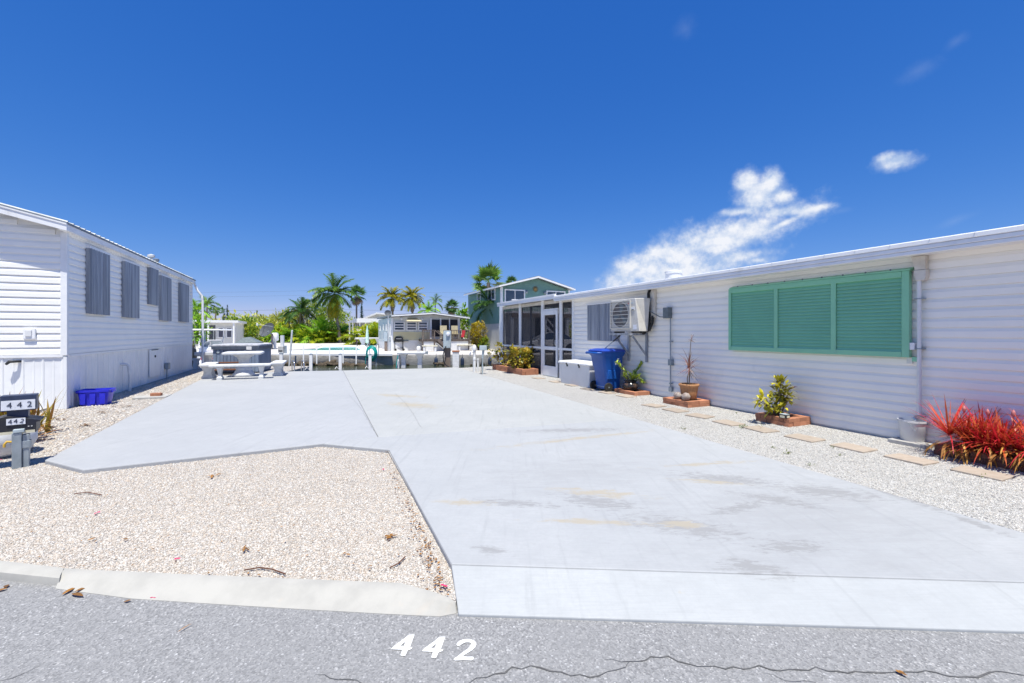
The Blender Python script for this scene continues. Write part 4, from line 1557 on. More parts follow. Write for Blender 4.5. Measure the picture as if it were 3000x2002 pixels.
# ---- bucket on its paver
bp = PU(A8(1195, 1300), UW - .25)
g = G(A8(1200, 1330), ZC)
bu = lot(g)
pvr = MB().rings([rrect(.2, .2, 0, .01), rrect(.2, .2, .045, .01)]).build('concrete_paver', M['slab_grey'], None, bevel=.004)
pvr.location = unlot(bu.x + .02, bu.y, ZC)
pvr.rotation_euler = (0, 0, TH)
tag(pvr, 'square grey concrete paver under the white bucket', 'paver')
bk_ = thing('bucket', 'white plastic bucket on a grey paver under the downpipe', 'bucket', unlot(bu.x + .02, bu.y + .02, ZC + .045), TH)
MB().lathe([(.118, 0), (.122, .004), (.142, .235), (.152, .237), (.152, .262), (.146, .262), (.136, .24), (.118, .015), (.01, .012)], 30, cap=False).lathe([(.118, 0), (.01, .0001)], 30, cap=False).build('bucket_body', M['bucket'], bk_, smooth=40)
MB().tube([(-.02, -.05, .25), (.04, .0, .272), (.1, .05, .262)], .02, 10).build('pipe_end', M['white_plastic'], bk_, smooth=60)
MB().tube([(-.15, 0, .25), (-.155, -.06, .2), (-.15, -.1, .13)], .003, 6).build('bail', M['grey_metal'], bk_)

# ---- coconuts, pot, urn, solar light
g2 = unlot(0, 0, 0)
for i, (zx, zy, r, lab) in enumerate(((380, 930, .075, 'left grey-brown dry coconut resting on the brick planter'), (490, 935, .08, 'right brown dry coconut leaning on the terracotta pot'))):
    pp = PU(C6(zx, zy), 6.53)
    o = MB().lathe([(.005, -r), (r * .6, -r * .8), (r * .95, -r * .2), (r, .1 * r), (r * .8, r * .65), (r * .3, r * 1.1), (.004, r * 1.2)], 18).build('coconut', M['coconut'], None, smooth=60)
    o.location = unlot(6.535, pp.y, ZC + h2 + r * .93)
    o.rotation_euler = (R(90), R(15 if i else -10), R(60 + 40 * i))
    tag(o, lab, 'coconut', 'dry coconuts')
pc = PU(C6(525, 900), 6.76)
pot = thing('plant_pot', 'rough terracotta pot with a rolled rim on the brick planter', 'plant pot', unlot(6.76, pc.y - .02, ZC + h2), TH)
ph = .30
MB().lathe([(.125, 0), (.135, .01), (.155, .13), (.172, ph - .05), (.19, ph - .045), (.196, ph - .015), (.185, ph), (.172, ph), (.162, ph - .03)], 32, cap=False).build('pot_wall', M['terracotta'], pot, smooth=40)
MB().lathe([(.165, ph - .04), (.01, ph - .035)], 24, cap=False).build('pot_soil', M['soil'], pot)
MB().lathe([(.125, 0), (.01, .001)], 24, cap=False).build('pot_base', M['terracotta'], pot)
uc = PU(A7(742, 1250), 6.8)
urn = thing('urn', 'squat dark glazed urn with a wide rim on the brick planter', 'urn', unlot(6.79, uc.y, ZC + h1 * .7 + .0), TH)
MB().lathe([(.09, .0), (.13, .03), (.175, .09), (.18, .13), (.165, .175), (.125, .2), (.12, .215), (.15, .235), (.15, .245), (.13, .24), (.11, .21)], 32, cap=False).build('urn_wall', M['urn'], urn, smooth=50)
MB().lathe([(.125, .215), (.01, .22)], 20, cap=False).build('urn_soil', M['soil'], urn)
MB().lathe([(.09, 0), (.01, .001)], 20, cap=False).build('urn_base', M['urn'], urn)
sp_ = PU(C6(1880, 1210), 6.53)
sl_ = thing('solar_light', 'small black and yellow solar lamp set on the open brick planter', 'solar lamp', unlot(6.545, 4.45, ZC + h3), TH)
MB().box(-.05, .05, -.055, .055, .0, .055).build('lamp_case', M['black'], sl_, bevel=.006)
MB().box(-.045, .045, -.05, .05, .0555, .062).build('solar_panel', M['pedestal'], sl_)
MB().box(-.055, -.0505, -.035, .035, .008, .04).build('lamp_lens', M['table_yellow'], sl_)
MB().box(-.03, .03, -.06, -.0555, .01, .04).build('lamp_lens', M['table_yellow'], sl_)

# ================================================================== PLANTS ALONG THE HOME
def put_plant(name, label, cat, loc, group=None):
    return thing(name, label, cat, loc, 0, group)


# succulent in the urn: two arching leafy arms and a mound
t = put_plant('succulent', 'yellow-green succulent with two long leafy arms in the dark urn', 'plant', urn.location + Vector((0, 0, .21)))
lb = LB()
stems = MB()
arms = [([(0, 0, 0), (-.1, -.05, .16), (-.22, -.1, .33), (-.36, -.14, .47)], 60), ([(0, 0, 0), (.08, .0, .15), (.22, .02, .36), (.42, .04, .55)], 70),
        ([(0, 0, 0), (.0, -.06, .1), (-.05, -.1, .2)], 34), ([(0, 0, 0), (.08, -.06, .08), (.16, -.1, .14)], 40), ([(0, 0, 0), (-.1, .02, .08), (-.14, .05, .13)], 34),
        ([(0, 0, 0), (.1, .08, .1), (.12, .1, .22)], 34), ([(.05, 0, 0), (.2, -.1, .08), (.27, -.12, .02)], 36), ([(0, 0, 0), (.02, -.1, .09), (.04, -.16, .15)], 34)]
for pts, n in arms:
    pts = [Vector(p) for p in pts]
    stems.tube(pts, [.012] + [.009] * (len(pts) - 2) + [.005], 6)
    for k in range(n):
        f = (.25 + .75 * k / n) * (len(pts) - 1)
        i = min(int(f), len(pts) - 2)
        p = pts[i].lerp(pts[i + 1], f - i)
        d = (pts[i + 1] - pts[i]).normalized()
        dd = (rdir(-.6, .9) + d * .9).normalized()
        lb.strap(p, dd, rnd.uniform(.07, .12), rnd.uniform(.028, .042), .2, 3, prof=LEAFP)
stems.build('stem', M['bark'], t)
lb.build('foliage', M['jade'], t)

# spiky dracaena in the terracotta pot
t = put_plant('dracaena', 'thin dracaena with a spiky reddish rosette and a tall topped stem in the terracotta pot', 'plant', pot.location + Vector((0, 0, ph - .04)))
st_ = MB()
st_.tube([(0, 0, 0), (.01, 0, .2), (.005, 0, .36), (.02, 0, .62), (.04, 0, .92)], [.013, .012, .011, .009, .006], 7)
st_.tube([(-.02, .02, 0), (-.025, .02, .14), (.0, .0, .28)], .009, 6)
st_.build('stem', M['bark'], t)
lb = LB()
for k in range(46):
    lb.strap((.005, 0, .32 + rnd.uniform(-.03, .12)), rdir(-.25, 1.35), rnd.uniform(.24, .40), .013, rnd.uniform(.1, .9), 5)
for k in range(16):
    lb.strap((.005, 0, .30 + rnd.uniform(-.05, .05)), rdir(-.7, -.05), rnd.uniform(.15, .34), .012, .6, 4, 1.0)
lb.build('rosette', M['dracaena'], t)
lb = LB()
for k in range(22):
    lb.strap((.04, 0, .91 + rnd.uniform(-.02, .02)), rdir(-.5, 1.2), rnd.uniform(.09, .17), .011, .4, 4)
lb.build('top_tuft', M['dracaena'], t)

# crotons
def croton(label, loc, blobs, m, group, leaf=.13, extra=None):
    t = put_plant('croton', label, 'plant', loc, group)
    sm = MB()
    lb = LB()
    for (c, r, n) in blobs:
        c = Vector(c)
        sm.tube([(0, 0, -.01), Vector((c.x * .5, c.y * .5, c.z * .45)), c], [.014, .011, .006], 6)
        for k in range(4):
            q = Vector((rnd.uniform(-1, 1) * r[0], rnd.uniform(-1, 1) * r[1], rnd.uniform(-.3, .9) * r[2])) * .7
            sm.tube([Vector((c.x * .5, c.y * .5, c.z * .45)), c + q], [.009, .004], 5)
        blob_leaves(lb, c, r, int(n * 1.15), leaf, .5, .35, .8, gap=.1)
    sm.build('stem', M['bark'], t)
    lb.build('foliage', m, t)
    if extra:
        l2 = LB()
        for k in range(extra[1]):
            l2.strap(extra[0], Vector((.8, -.1, rnd.uniform(-.1, .9))), leaf * 1.5, leaf * .45, 1.0, 4, prof=LEAFP)
        l2.build('red_leaves', M['burgundy'], t)
    return t


c3 = unlot(6.72, 4.66, ZC + h3 * .6)
croton('yellow and dark green croton leaning over the open brick planter', c3, [((-.27, -.08, .28), (.11, .1, .13), 80), ((.0, .0, .2), (.1, .1, .13), 50), ((.03, -.02, .40), (.12, .11, .17), 110), ((.12, -.02, .31), (.09, .08, .1), 36), ((.02, -.02, .56), (.08, .08, .07), 30), ((-.1, -.03, .1), (.1, .08, .07), 26)],
       M['croton'], 'crotons in planters', .10, ((.12, -.05, .44), 4))
croton('large orange and yellow croton in the porch planter', unlot(6.62, 14.1, ZC + h0 * .8), [((0, 0, .36), (.42, .36, .3), 420), ((-.2, -.1, .58), (.2, .18, .16), 100), ((.32, 0, .5), (.2, .2, .19), 120), ((.12, -.1, .16), (.38, .26, .16), 130)], M['croton_red'], 'crotons in planters', .15)
croton('sparse orange croton at the far end of the porch planter', unlot(6.6, 15.55, ZC + h0 * .8), [((-.1, 0, .62), (.17, .16, .24), 90), ((-.36, 0, .42), (.2, .16, .16), 70), ((.05, 0, .22), (.22, .18, .2), 90)], M['croton_red'], 'crotons in planters', .15)

# red bromeliads over the long planter
bt_ = put_plant('bromeliad_bed', 'spiky mass of red and orange bromeliads in the dark brick planter', 'plant', unlot(6.8, 1.7, ZC + h4 * .8))
bt_.rotation_euler = (0, 0, TH)
for i in range(32):
    v = rnd.uniform(-.95, .93)
    u = rnd.uniform(-.2, .12)
    if i < 8:
        v, u = -.1 + i * .14, rnd.uniform(-.2, -.08)
    hgt = rnd.uniform(.02, .16)
    lb = LB()
    n = 58
    L0 = rnd.uniform(.36, .52)
    for k in range(n):
        e = rnd.random()
        d = rdir(.15 + .9 * e, .5 + .9 * e)
        lb.strap((u, v, hgt), d, L0 * rnd.uniform(.7, 1.15), rnd.uniform(.010, .020), rnd.uniform(.4, 1.5) * (1.3 - e), 5, rnd.random() ** 1.5)
    lb.build('rosette', M['bromeliad'], bt_)
lb = LB()
for k in range(150):
    u, v = rnd.uniform(-.26, -.12), rnd.uniform(-1.0, .98)
    a = rnd.uniform(R(120), R(260))
    lb.strap((u, v, rnd.uniform(.0, .10)), (math.cos(a), math.sin(a), rnd.uniform(.2, .9)), rnd.uniform(.16, .36), rnd.uniform(.012, .028), rnd.uniform(1.8, 3.6), 6, rnd.random())
lb.build('dry_leaves', M['brom_dry'], bt_)
for (u, v, z) in ((-.02, .80, .44), (.02, .62, .43), (-.05, .40, .46), (.0, .1, .42), (-.1, -.15, .44), (.02, -.4, .42)):
    f = MB()
    f.tube([(u, v, .1), (u, v, z - .03)], .007, 6)
    f.lathe([(.005, -.03), (.014, -.01), (.017, .015), (.011, .035), (.003, .05)], 10, (u, v, z))
    f.build('flower_spike', M['brom_flower'], bt_, smooth=60)
# ================================================================== LEFT-HAND HOME
UL = -4.25
VF = PU(A2(690, 500), UL).y
VB = PU(A2(2003, 400), UL).y
lh = thing('mobile_home', 'white lap-sided mobile home with grey storm shutters at the left', 'mobile home', (0, 0, 0), TH)
ZS, ZE, SLP = .99, 3.30, .256
RU = UL - 2.2                                     # ridge
wb = MB()
ge = ZE + .06
wb.prism([(UL - .015, .0), (UL - .015, ge), (RU, ge + 2.185 * SLP), (UL - 4.385, ge), (UL - 4.385, .0)], 'y', VF + .015, VB - .015)
wb.build('wall', M['siding_left'], lh)
E2 = .133
zz = ZS
bs = bg = None
profS = [(-.03, 0), (.010, 0), (.014, .006), (.012, .08), (.006, .092), (-.004, .122), (-.005, .130), (-.03, .130)]
while zz < ZE + .05:
    if bs is None:
        bs = MB().prism(profS, 'y', VF + .02, VB - .02).build('siding_board', M['siding_left'], lh)
        bs.location = (UL, 0, zz)
    else:
        piece(bs, 'siding_board', lh, (UL, 0, zz))
    u1 = UL - .06
    if zz + E2 > ge:
        u1 = UL - (zz + E2 - ge) / SLP - .06
    L = u1 - (UL - 4.2)
    # gable boards face the road; each has its own length under the rake
    pv = [(-a, z) for a, z in profS]
    MB().prism(pv, 'x', UL - 4.3, u1).build('siding_board', M['siding_left'], lh, loc=(0, VF, zz))
    zz += E2
while zz < ge + .5:
    u1 = UL - (zz + E2 - ge) / SLP - .06
    u0 = 2 * RU - u1
    if u1 - u0 > .3:
        MB().prism([(-a, z) for a, z in profS], 'x', u0, u1).build('siding_board', M['siding_left'], lh, loc=(0, VF, zz))
    zz += E2
MB().box(UL - .075, UL + .022, VF - .022, VF + .07, ZS - .02, ZE + .02).build('corner_trim', M['trim'], lh, bevel=.005)
MB().box(UL - .05, UL + .022, VB - .07, VB + .02, ZS - .02, ZE + .02).build('corner_trim', M['trim'], lh, bevel=.005)
# skirting: ribbed vertical sheets
sk = MB().prism([(0, 0), (.275, 0), (.275, .004), (.26, .016), (.242, .016), (.228, .004), (.14, .004), (.13, .009), (.118, .009), (.108, .004), (0, .004)], 'z', -.04, ZS - .03).build('skirting_panel', M['skirt'], lh)
sk.rotation_euler = (0, 0, R(90))
sk.location = (UL - .012, VF + .03, 0)
sk.scale = (1, -1, 1)
v = VF + .03 + .275
while v < VB - .1:
    piece(sk, 'skirting_panel', lh, (UL - .012, v, 0), (0, 0, R(90)), (1, -1, 1))
    v += .275
u = UL - .30
while u > UL - 2.2:
    piece(sk, 'skirting_panel', lh, (u, VF + .005, 0), (0, 0, 0), (1, -1, 1))
    u -= .275
MB().box(UL - .04, UL + .024, VF + .03, VB - .03, ZS - .05, ZS - .004).build('skirting_rail', M['trim'], lh)
MB().box(UL - 4.3, UL - .04, VF - .024, VF + .02, ZS - .05, ZS - .004).build('skirting_rail', M['trim'], lh)
MB().box(UL - .03, UL + .02, VF - .03, VF + .04, -.04, ZS - .052).build('skirting_corner', M['skirt'], lh)
# roof: ribbed metal, white fascias
OV, OF = .11, .27
zr0 = ZE + .115
th = math.atan(SLP)
rf = MB().prism([(UL + OV, zr0), (UL + OV, zr0 + .035), (RU, zr0 + .035 + (UL + OV - RU) * SLP), (2 * RU - UL - OV, zr0 + .035), (2 * RU - UL - OV, zr0), (RU, zr0 + (UL + OV - RU) * SLP)], 'y', VF - OF, VB + .1).build('roof', M['roof_metal'], lh)
rb = MB().prism([(-.02, 0), (-.008, .022), (.008, .022), (.02, 0)], 'y', 0, (UL + OV - RU) / math.cos(th)).build('roof_rib', M['roof_metal'], rf)
rb.rotation_euler = (0, 0, 0)
nrib = int((VB - VF + OF) / .23)
for k in range(nrib):
    o = rb if k == 0 else piece(rb, 'roof_rib', rf)
    o.rotation_euler = (th, 0, R(90))
    o.location = (UL + OV + .002, VF - OF + .04 + k * .23, zr0 + .035)
    o.rotation_mode = 'XYZ'
for o in [x for x in rf.children if x.name.startswith('roof_rib')]:
    # run from the eave up to the ridge
    o.matrix_local = Matrix.Translation(o.location) @ Matrix.Rotation(th, 4, 'Y') @ Matrix.Rotation(R(90), 4, 'Z')
MB().box(UL + OV - .04, UL + OV - .012, VF - OF + .03, VB + .09, ZE, zr0 - .002).build('fascia', M['trim'], lh)
MB().box(UL - .02, UL + OV - .042, VF - OF + .03, VB + .09, ZE + .0, ZE + .012).build('soffit', M['trim'], lh)
for s in (-1, 1):
    x0, x1 = (UL + OV if s > 0 else 2 * RU - UL - OV), RU
    MB().prism([(x0, zr0 - .13), (x0, zr0 - .003), (x1, zr0 - .003 + abs(x0 - x1) * SLP), (x1, zr0 - .13 + abs(x0 - x1) * SLP)], 'y', VF - OF, VF - OF + .028).build('rake_board', M['trim'], lh)
    MB().prism([(x0, zr0 - .02), (x0, zr0 + .004), (x1, zr0 + .004 + abs(x0 - x1) * SLP), (x1, zr0 - .02 + abs(x0 - x1) * SLP)], 'y', VF - OF - .012, VF - OF - .0005).build('rake_trim', M['trim'], lh)
pv_ = PU(A1(1735, 770), UL - .3)
MB().lathe([(.05, 3.4), (.05, 3.72), (.10, 3.74), (.10, 3.80), (.02, 3.83)], 12, (UL - .3, pv_.y, 0)).build('roof_vent', M['white_plastic'], rf, smooth=40)
MB().lathe([(.045, 3.4), (.045, 3.7), (.075, 3.71), (.075, 3.78), (.02, 3.8)], 12, (UL - .35, pv_.y + .7, 0)).build('roof_vent', M['roof_metal'], rf, smooth=40)
# storm shutters over the side windows
for x0, x1, yt, yb in ((1020, 1250, 655, 1410), (1425, 1590, 805, 1450), (1715, 1810, 875, 1300), (1845, 1960, 968, 1485), (2065, 2160, 1052, 1500)):
    up = UL + .06
    a, c = PU(A1(x0, yt), up), PU(A1(x1, yt), up)
    zb2 = PU(A1(x0, yb), up).z
    s_ = corrugated('storm_shutter', lh, a.y, c.y, zb2, a.z, up, 1, .13, .034)
    for v in (a.y, c.y):
        MB().box(UL + .012, up + .02, v - .012, v + .002, zb2 + .005, a.z).build('shutter_track', M['galv'], s_)
    MB().box(UL + .012, up + .026, a.y - .012, c.y + .012, a.z + .001, a.z + .05).build('shutter_header', M['trim'], s_)
# fittings
p = PV(A2(308, 65), VF - .03)
MB().box(p.x - .085, p.x + .085, VF - .05, VF - .012, p.z - .1, p.z + .1).build('outlet_cover', M['trim'], lh, bevel=.012)
MB().box(p.x - .05, p.x + .04, VF - .065, VF - .051, p.z - .05, p.z + .07).build('outlet_flap', M['white_plastic'], lh, bevel=.008)
p = PV(A2(125, 355), VF - .03)
MB().tube([(p.x + .1, VF - .0, p.z), (p.x + .05, VF - .07, p.z), (p.x - .01, VF - .09, p.z + .0), (p.x - .05, VF - .1, p.z - .05)], [.022, .022, .028, .02], 10).build('hose_bib', M['black'], lh, smooth=60)
p1_, p2_ = PU(A2(1290, 385), UL + .05), PU(A2(1345, 640), UL + .12)
MB().tube([(UL - .02, p1_.y, p1_.z), (UL + .10, p1_.y, p1_.z), (UL + .14, p1_.y + .03, p1_.z - .05), (UL + .15, p1_.y + .06, p1_.z - .35), (UL + .15, p1_.y + .06, -.04)], .032, 10).build('drain_pipe', M['white_plastic'], lh, smooth=60)
p = PU(A2(1745, 405), UL + .06)
MB().box(UL + .02, UL + .12, p.y - .1, p.y + .1, p.z - .09, p.z + .11).build('service_box', M['grey_metal'], lh, bevel=.01)
MB().tube([(UL + .06, p.y - .03, p.z - .08), (UL + .06, p.y - .03, -.04)], .018, 8).build('service_pipe', M['grey_metal'], lh)
p = PU(A2(1613, 300), UL + .02)
MB().box(UL + .008, UL + .03, p.y - .45, p.y + .45, .12, p.z + .2).build('skirting_hatch', M['skirt'], lh)
MB().lathe([(.035, 0), (.035, .02)], 12, M=Matrix.Translation((UL + .03, p.y, p.z)) @ Euler((0, R(90), 0)).to_matrix().to_4x4()).build('hatch_knob', M['black'], lh)
MB().box(UL + .03, UL + .036, p.y - .3, p.y + .3, p.z + .18, p.z + .2).build('hatch_gap', M['black'], lh)
# downspout at the far corner
MB().tube([(UL + .05, VB + .1, 3.33), (UL + .16, VB + .1, 3.05), (UL + .30, VB + .1, 2.85), (UL + .33, VB + .1, 2.65), (UL + .33, VB + .1, .12), (UL + .40, VB + .1, .03), (UL + .75, VB + .1, .02)], .04, 10).build('downspout', M['trim'], lh, smooth=60)
# concrete strip in front of the gable
pad = sheet('patio_slab', [G(A2(*q), ZG) for q in ((676, 806), (330, 910), (-500, 985), (-500, 850), (300, 822))], ZG + .04, M['concrete_old'], .12)
struct(pad)

# ---- blue tote
tt = thing('storage_tote', 'empty bright blue plastic tote on the gravel by the left home', 'tote', unlot(UL + .30, 11.54, ZG), TH)
w2, d2, hh = .25, .18, .31
r0 = [rrect(w2 - .05, d2 - .04, 0, .04), rrect(w2 - .01, d2 - .01, hh * .86, .04), rrect(w2 + .012, d2 + .012, hh * .87, .045), rrect(w2 + .012, d2 + .012, hh, .045), rrect(w2 - .01, d2 - .01, hh, .04), rrect(w2 - .06, d2 - .05, .012, .04)]
MB().rings(r0).build('tote_shell', M['tote'], tt, smooth=40)
for x in (-.15, .0, .15):
    MB().prism([(x - .04, .03), (x + .04, .03), (x + .05, hh * .8), (x - .05, hh * .8)], 'y', -d2 - .004, -d2 + .03).build('tote_rib', M['tote'], tt, bevel=.006)
for s in (-1, 1):
    MB().box(s * (w2 + .012) - .02, s * (w2 + .012) + .02, -.08, .08, hh * .78, hh * .9).build('tote_handle', M['tote'], tt, bevel=.006)

# ---- house-number post with a paper box
gp = G(C3(345, 1450), ZG)
npo = thing('number_post', 'grey square post with number 442 sign above a black paper box', 'mailbox', gp, R(40))
npo.scale = (.92, .92, .95)
MB().box(-.06, .018, -.06, .05, 0, .40).build('post', M['grey_metal'], npo, bevel=.006)
MB().box(.02, .075, -.035, .05, 0, .37).build('post', M['grey_metal'], npo, bevel=.006)
MB().box(.0, .085, -.045, .06, .22, .30).build('post_strap', M['grey_metal'], npo, bevel=.004)
MB().box(-.05, .04, -.07, .04, .402, .44).build('post_cap', M['pedestal'], npo, bevel=.006)
bx = MB().prism([(-.33, .0), (.13, .0), (.13, .115), (.17, .125), (.17, .135), (-.10, .205), (-.37, .135), (-.37, .125), (-.33, .115)], 'y', .0, .3).build('paper_box', M['mail_black'], npo, loc=(0, -.02, .385), bevel=.004)
MB().box(-.32, .12, -.004, .0, .0, .03).build('box_lip', M['table_yellow'], bx)
MB().box(-.105, .045, -.012, -.003, .105, .175).build('number_plate', M['number_white'], bx)
for x in (.07, .095):
    MB().lathe([(.008, 0), (.008, .006)], 8, M=Matrix.Translation((x, -.0, .075)) @ Euler((R(90), 0, 0)).to_matrix().to_4x4()).build('rivet', M['steel'], bx)
dg_ = text_part('4', 'digit', M['number_black'], bx, .07, (-.075, -.014, .14), (R(90), 0, 0), .001)
text_part('4', 'digit', M['number_black'], bx, .07, (-.032, -.014, .142), (R(90), 0, 0), .001)
text_part('2', 'digit', M['number_black'], bx, .066, (.018, -.014, .14), (R(90), R(20), 0), .001)
zq = .385 + .205
MB().box(-.11, .06, .03, .14, zq - .03, zq + .05).build('sign_stem', M['navy'], npo)
sg = MB().box(-.16, .13, .0, .16, zq + .05, zq + .225).build('sign_box', M['navy'], npo, bevel=.006)
MB().box(-.15, .12, -.006, -.001, zq + .062, zq + .170).build('sign_face', M['number_white'], sg)
for i, ch in enumerate('442'):
    text_part(ch, 'digit', M['number_black'], sg, .088, (-.085 + i * .08, -.008, zq + .115), (R(90), 0, 0), .0015)
MB().tube([(-.065, -.02, .30), (-.1, -.03, .31), (-.12, -.03, .28), (-.12, -.03, .25)], .012, 8).build('tap', M['yellow'], npo, smooth=60)
# ---- round planter and bromeliads at the edge of the picture
gq = Vector((-6.05, 5.2, ZG))
rp_ = thing('round_planter', 'pale round concrete planter behind the number post', 'planter', gq)
MB().lathe([(.20, 0), (.29, .05), (.34, .16), (.34, .25), (.30, .33), (.26, .33), (.26, .28)], 26, cap=False).lathe([(.2, 0), (.01, .001)], 26, cap=False).build('planter_wall', M['cast_white'], rp_, smooth=50)
MB().lathe([(.28, .28), (.01, .29)], 20, cap=False).build('planter_soil', M['soil'], rp_)
cl = put_plant('bromeliad', 'yellow-green spiky bromeliad clump with orange dry leaves behind the number post', 'plant', Vector((-7.1, 6.15, ZG)))
lb, lb2 = LB(), LB()
for k in range(170):
    b0_ = (rnd.uniform(-.3, .45), rnd.uniform(-.3, .3), 0)
    lb.strap(b0_, rdir(.7, 1.45), rnd.uniform(.4, .75), .035, rnd.uniform(.1, .6), 5)
for k in range(60):
    b0_ = (rnd.uniform(-.1, .4), rnd.uniform(-.4, -.1), .02)
    lb2.strap(b0_, rdir(.2, 1.0), rnd.uniform(.25, .45), .05, rnd.uniform(.6, 1.8), 5)
lb.build('foliage', M['brom_olive'], cl)
lb2.build('dry_leaves', M['brom_dry'], cl)
cl2 = put_plant('bromeliad', 'low orange bromeliad beside the pale round planter', 'plant', Vector((-6.5, 5.75, ZG)))
lb = LB()
for k in range(60):
    lb.strap((rnd.uniform(-.12, .12), rnd.uniform(-.12, .12), 0), rdir(.3, 1.2), rnd.uniform(.3, .5), .055, rnd.uniform(.3, 1.2), 5)
lb.build('foliage', M['brom_dry'], cl2)
# loose paver with red brick bits by the drive
gq = G(A2(1590, 735), ZG)
o = MB().rings([rrect(.3, .2, 0, .01), rrect(.3, .2, .04, .01)]).build('concrete_paver', M['slab_grey'], None, bevel=.004)
o.location = gq
o.rotation_euler = (0, 0, TH)
tag(o, 'loose grey concrete paver on the gravel beside the left home', 'paver')
o = MB().box(-.1, .1, -.05, .05, 0, .065).build('brick', M['brick'], None, bevel=.006)
o.location = gq + Vector((.05, .05, .04))
o.rotation_euler = (0, 0, R(15))
tag(o, 'single red brick lying on the loose paver beside the driveway', 'brick')

# ================================================================== PICNIC SET
pc0 = Vector((-8.63, 14.28, 0))


def lotoff(c, du, dv):
    return Vector((c.x + CT * du - ST * dv, c.y + ST * du + CT * dv, 0))


tb = thing('picnic_table', 'white cast concrete picnic table on a round pedestal at the end of the drive', 'table', pc0, TH)
MB().rings([rrect(.50, .40, .70, .06), rrect(.545, .445, .715, .07), rrect(.555, .455, .745, .08), rrect(.545, .445, .775, .07), rrect(.50, .40, .79, .06)]).build('table_top', M['cast_white'], tb, smooth=40)
MB().lathe([(.30, 0), (.32, .03), (.31, .09), (.27, .12), (.25, .17), (.22, .2), (.23, .27), (.18, .33), (.145, .42), (.145, .52), (.19, .6), (.28, .66), (.31, .70)], 24).build('pedestal', M['cast_white'], tb, smooth=50)


def bench(label, loc, rz, L):
    t = thing('concrete_bench', label, 'bench', loc, rz, 'benches round the concrete table')
    MB().rings([rrect(L / 2 - .04, .15, .375, .04), rrect(L / 2, .19, .39, .06), rrect(L / 2 + .006, .196, .415, .06), rrect(L / 2, .19, .44, .06), rrect(L / 2 - .04, .15, .452, .04)]).build('seat', M['cast_white'], t, smooth=40)
    for s in (-1, 1):
        x = s * (L / 2 - .27)
        MB().rings([rrect(.07, .15, 0, .015, x), rrect(.07, .15, .07, .015, x), rrect(.05, .11, .09, .015, x), rrect(.045, .095, .2, .015, x), rrect(.06, .13, .3, .015, x), rrect(.075, .165, .375, .015, x)]).build('leg', M['cast_white'], t, smooth=40)
    return t


bench('white concrete bench on the near side of the picnic table, broadside to the drive', lotoff(pc0, .05, -.98), TH - .04, 1.62)
bench('white concrete bench at the left of the picnic table, end on', lotoff(pc0, -.92, -.1), TH + R(93), 1.2)
bench('white concrete bench at the right of the picnic table, end on', lotoff(pc0, 1.0, .02), TH + R(88), 1.2)

# ================================================================== HOT TUB
ht = thing('hot_tub', 'grey-blue board-sided hot tub with a folded white vinyl cover', 'hot tub', Vector((-9.98, 16.5, ZG)), R(14))
tw, td, thh = .72, .8, .97
MB().box(-tw + .03, tw - .03, -td + .03, td - .03, .0, thh - .02).build('shell', M['tub_skirt'], ht)
nbd = 13
bdw = 2 * tw / nbd
bo = MB().box(-bdw / 2 + .006, bdw / 2 - .006, -.012, .012, .05, thh - .05).build('side_board', M['tub_board'], ht)
for k in range(nbd):
    o = bo if k == 0 else piece(bo, 'side_board', ht)
    o.location = (-tw + bdw * (k + .5), -td + .01, 0)
    piece(bo, 'side_board', ht, (tw - .01, -td + bdw * td / tw * (k + .5), 0), (0, 0, R(90)), (td / tw, 1, 1))
cv = MB().rings([rrect(tw + .05, td + .05, thh - .12, .05), rrect(tw + .05, td + .05, thh, .05)]).build('cover_skirt', M['tub_skirt'], ht)
MB().rings([rrect(tw + .045, td + .045, thh + .001, .06), rrect(tw + .045, td + .045, thh + .05, .06), rrect(tw + .0, td + .0, thh + .062, .06), rrect(tw * .4, td * .4, thh + .062, .06)]).build('cover', M['tub_cover'], ht, smooth=40)
MB().box(.35, .52, -td - .065, -td - .05, thh - .14, thh - .02).build('cover_lock', M['white_plastic'], ht, bevel=.01)
for x, z in ((-.55, .77), (.3, .78)):
    MB().lathe([(.05, 0), (.05, .02)], 12, M=Matrix.Translation((x, -td - .003, z)) @ Euler((R(90), 0, 0)).to_matrix().to_4x4()).build('vent_cap', M['pedestal'], ht)
stp = thing('step', 'two-tread dark red wooden step in front of the hot tub', 'step', Vector((-9.80, 15.36, ZG)), R(14))
for z, y0 in ((.2, -.3), (.42, -.02)):
    MB().box(-.42, .42, y0 - .02, y0 + .27, z - .035, z).build('tread', M['redwood'], stp, bevel=.004)
for s in (-1, 1):
    MB().prism([(-.28, .0), (.25, .0), (.25, .383), (-.0, .383), (-.0, .163), (-.28, .163)], 'x', s * .38 - .02, s * .38 + .02).build('side_board', M['tub_board'], stp)

# ================================================================== ALONG THE NEAR BANK
def bank_pt(sx, off=.15):
    """where the pixel column crosses the bank edge, shifted outwards"""
    k = (sx - CX) / F
    d = Vector((6.35, 1.88, 0))
    n = Vector((-1.88, 6.35, 0)).normalized()
    p0 = bankL + n * off
    # p0 + s d lies on x = k y
    s = (k * p0.y - p0.x) / (d.x - k * d.y)
    return p0 + d * s


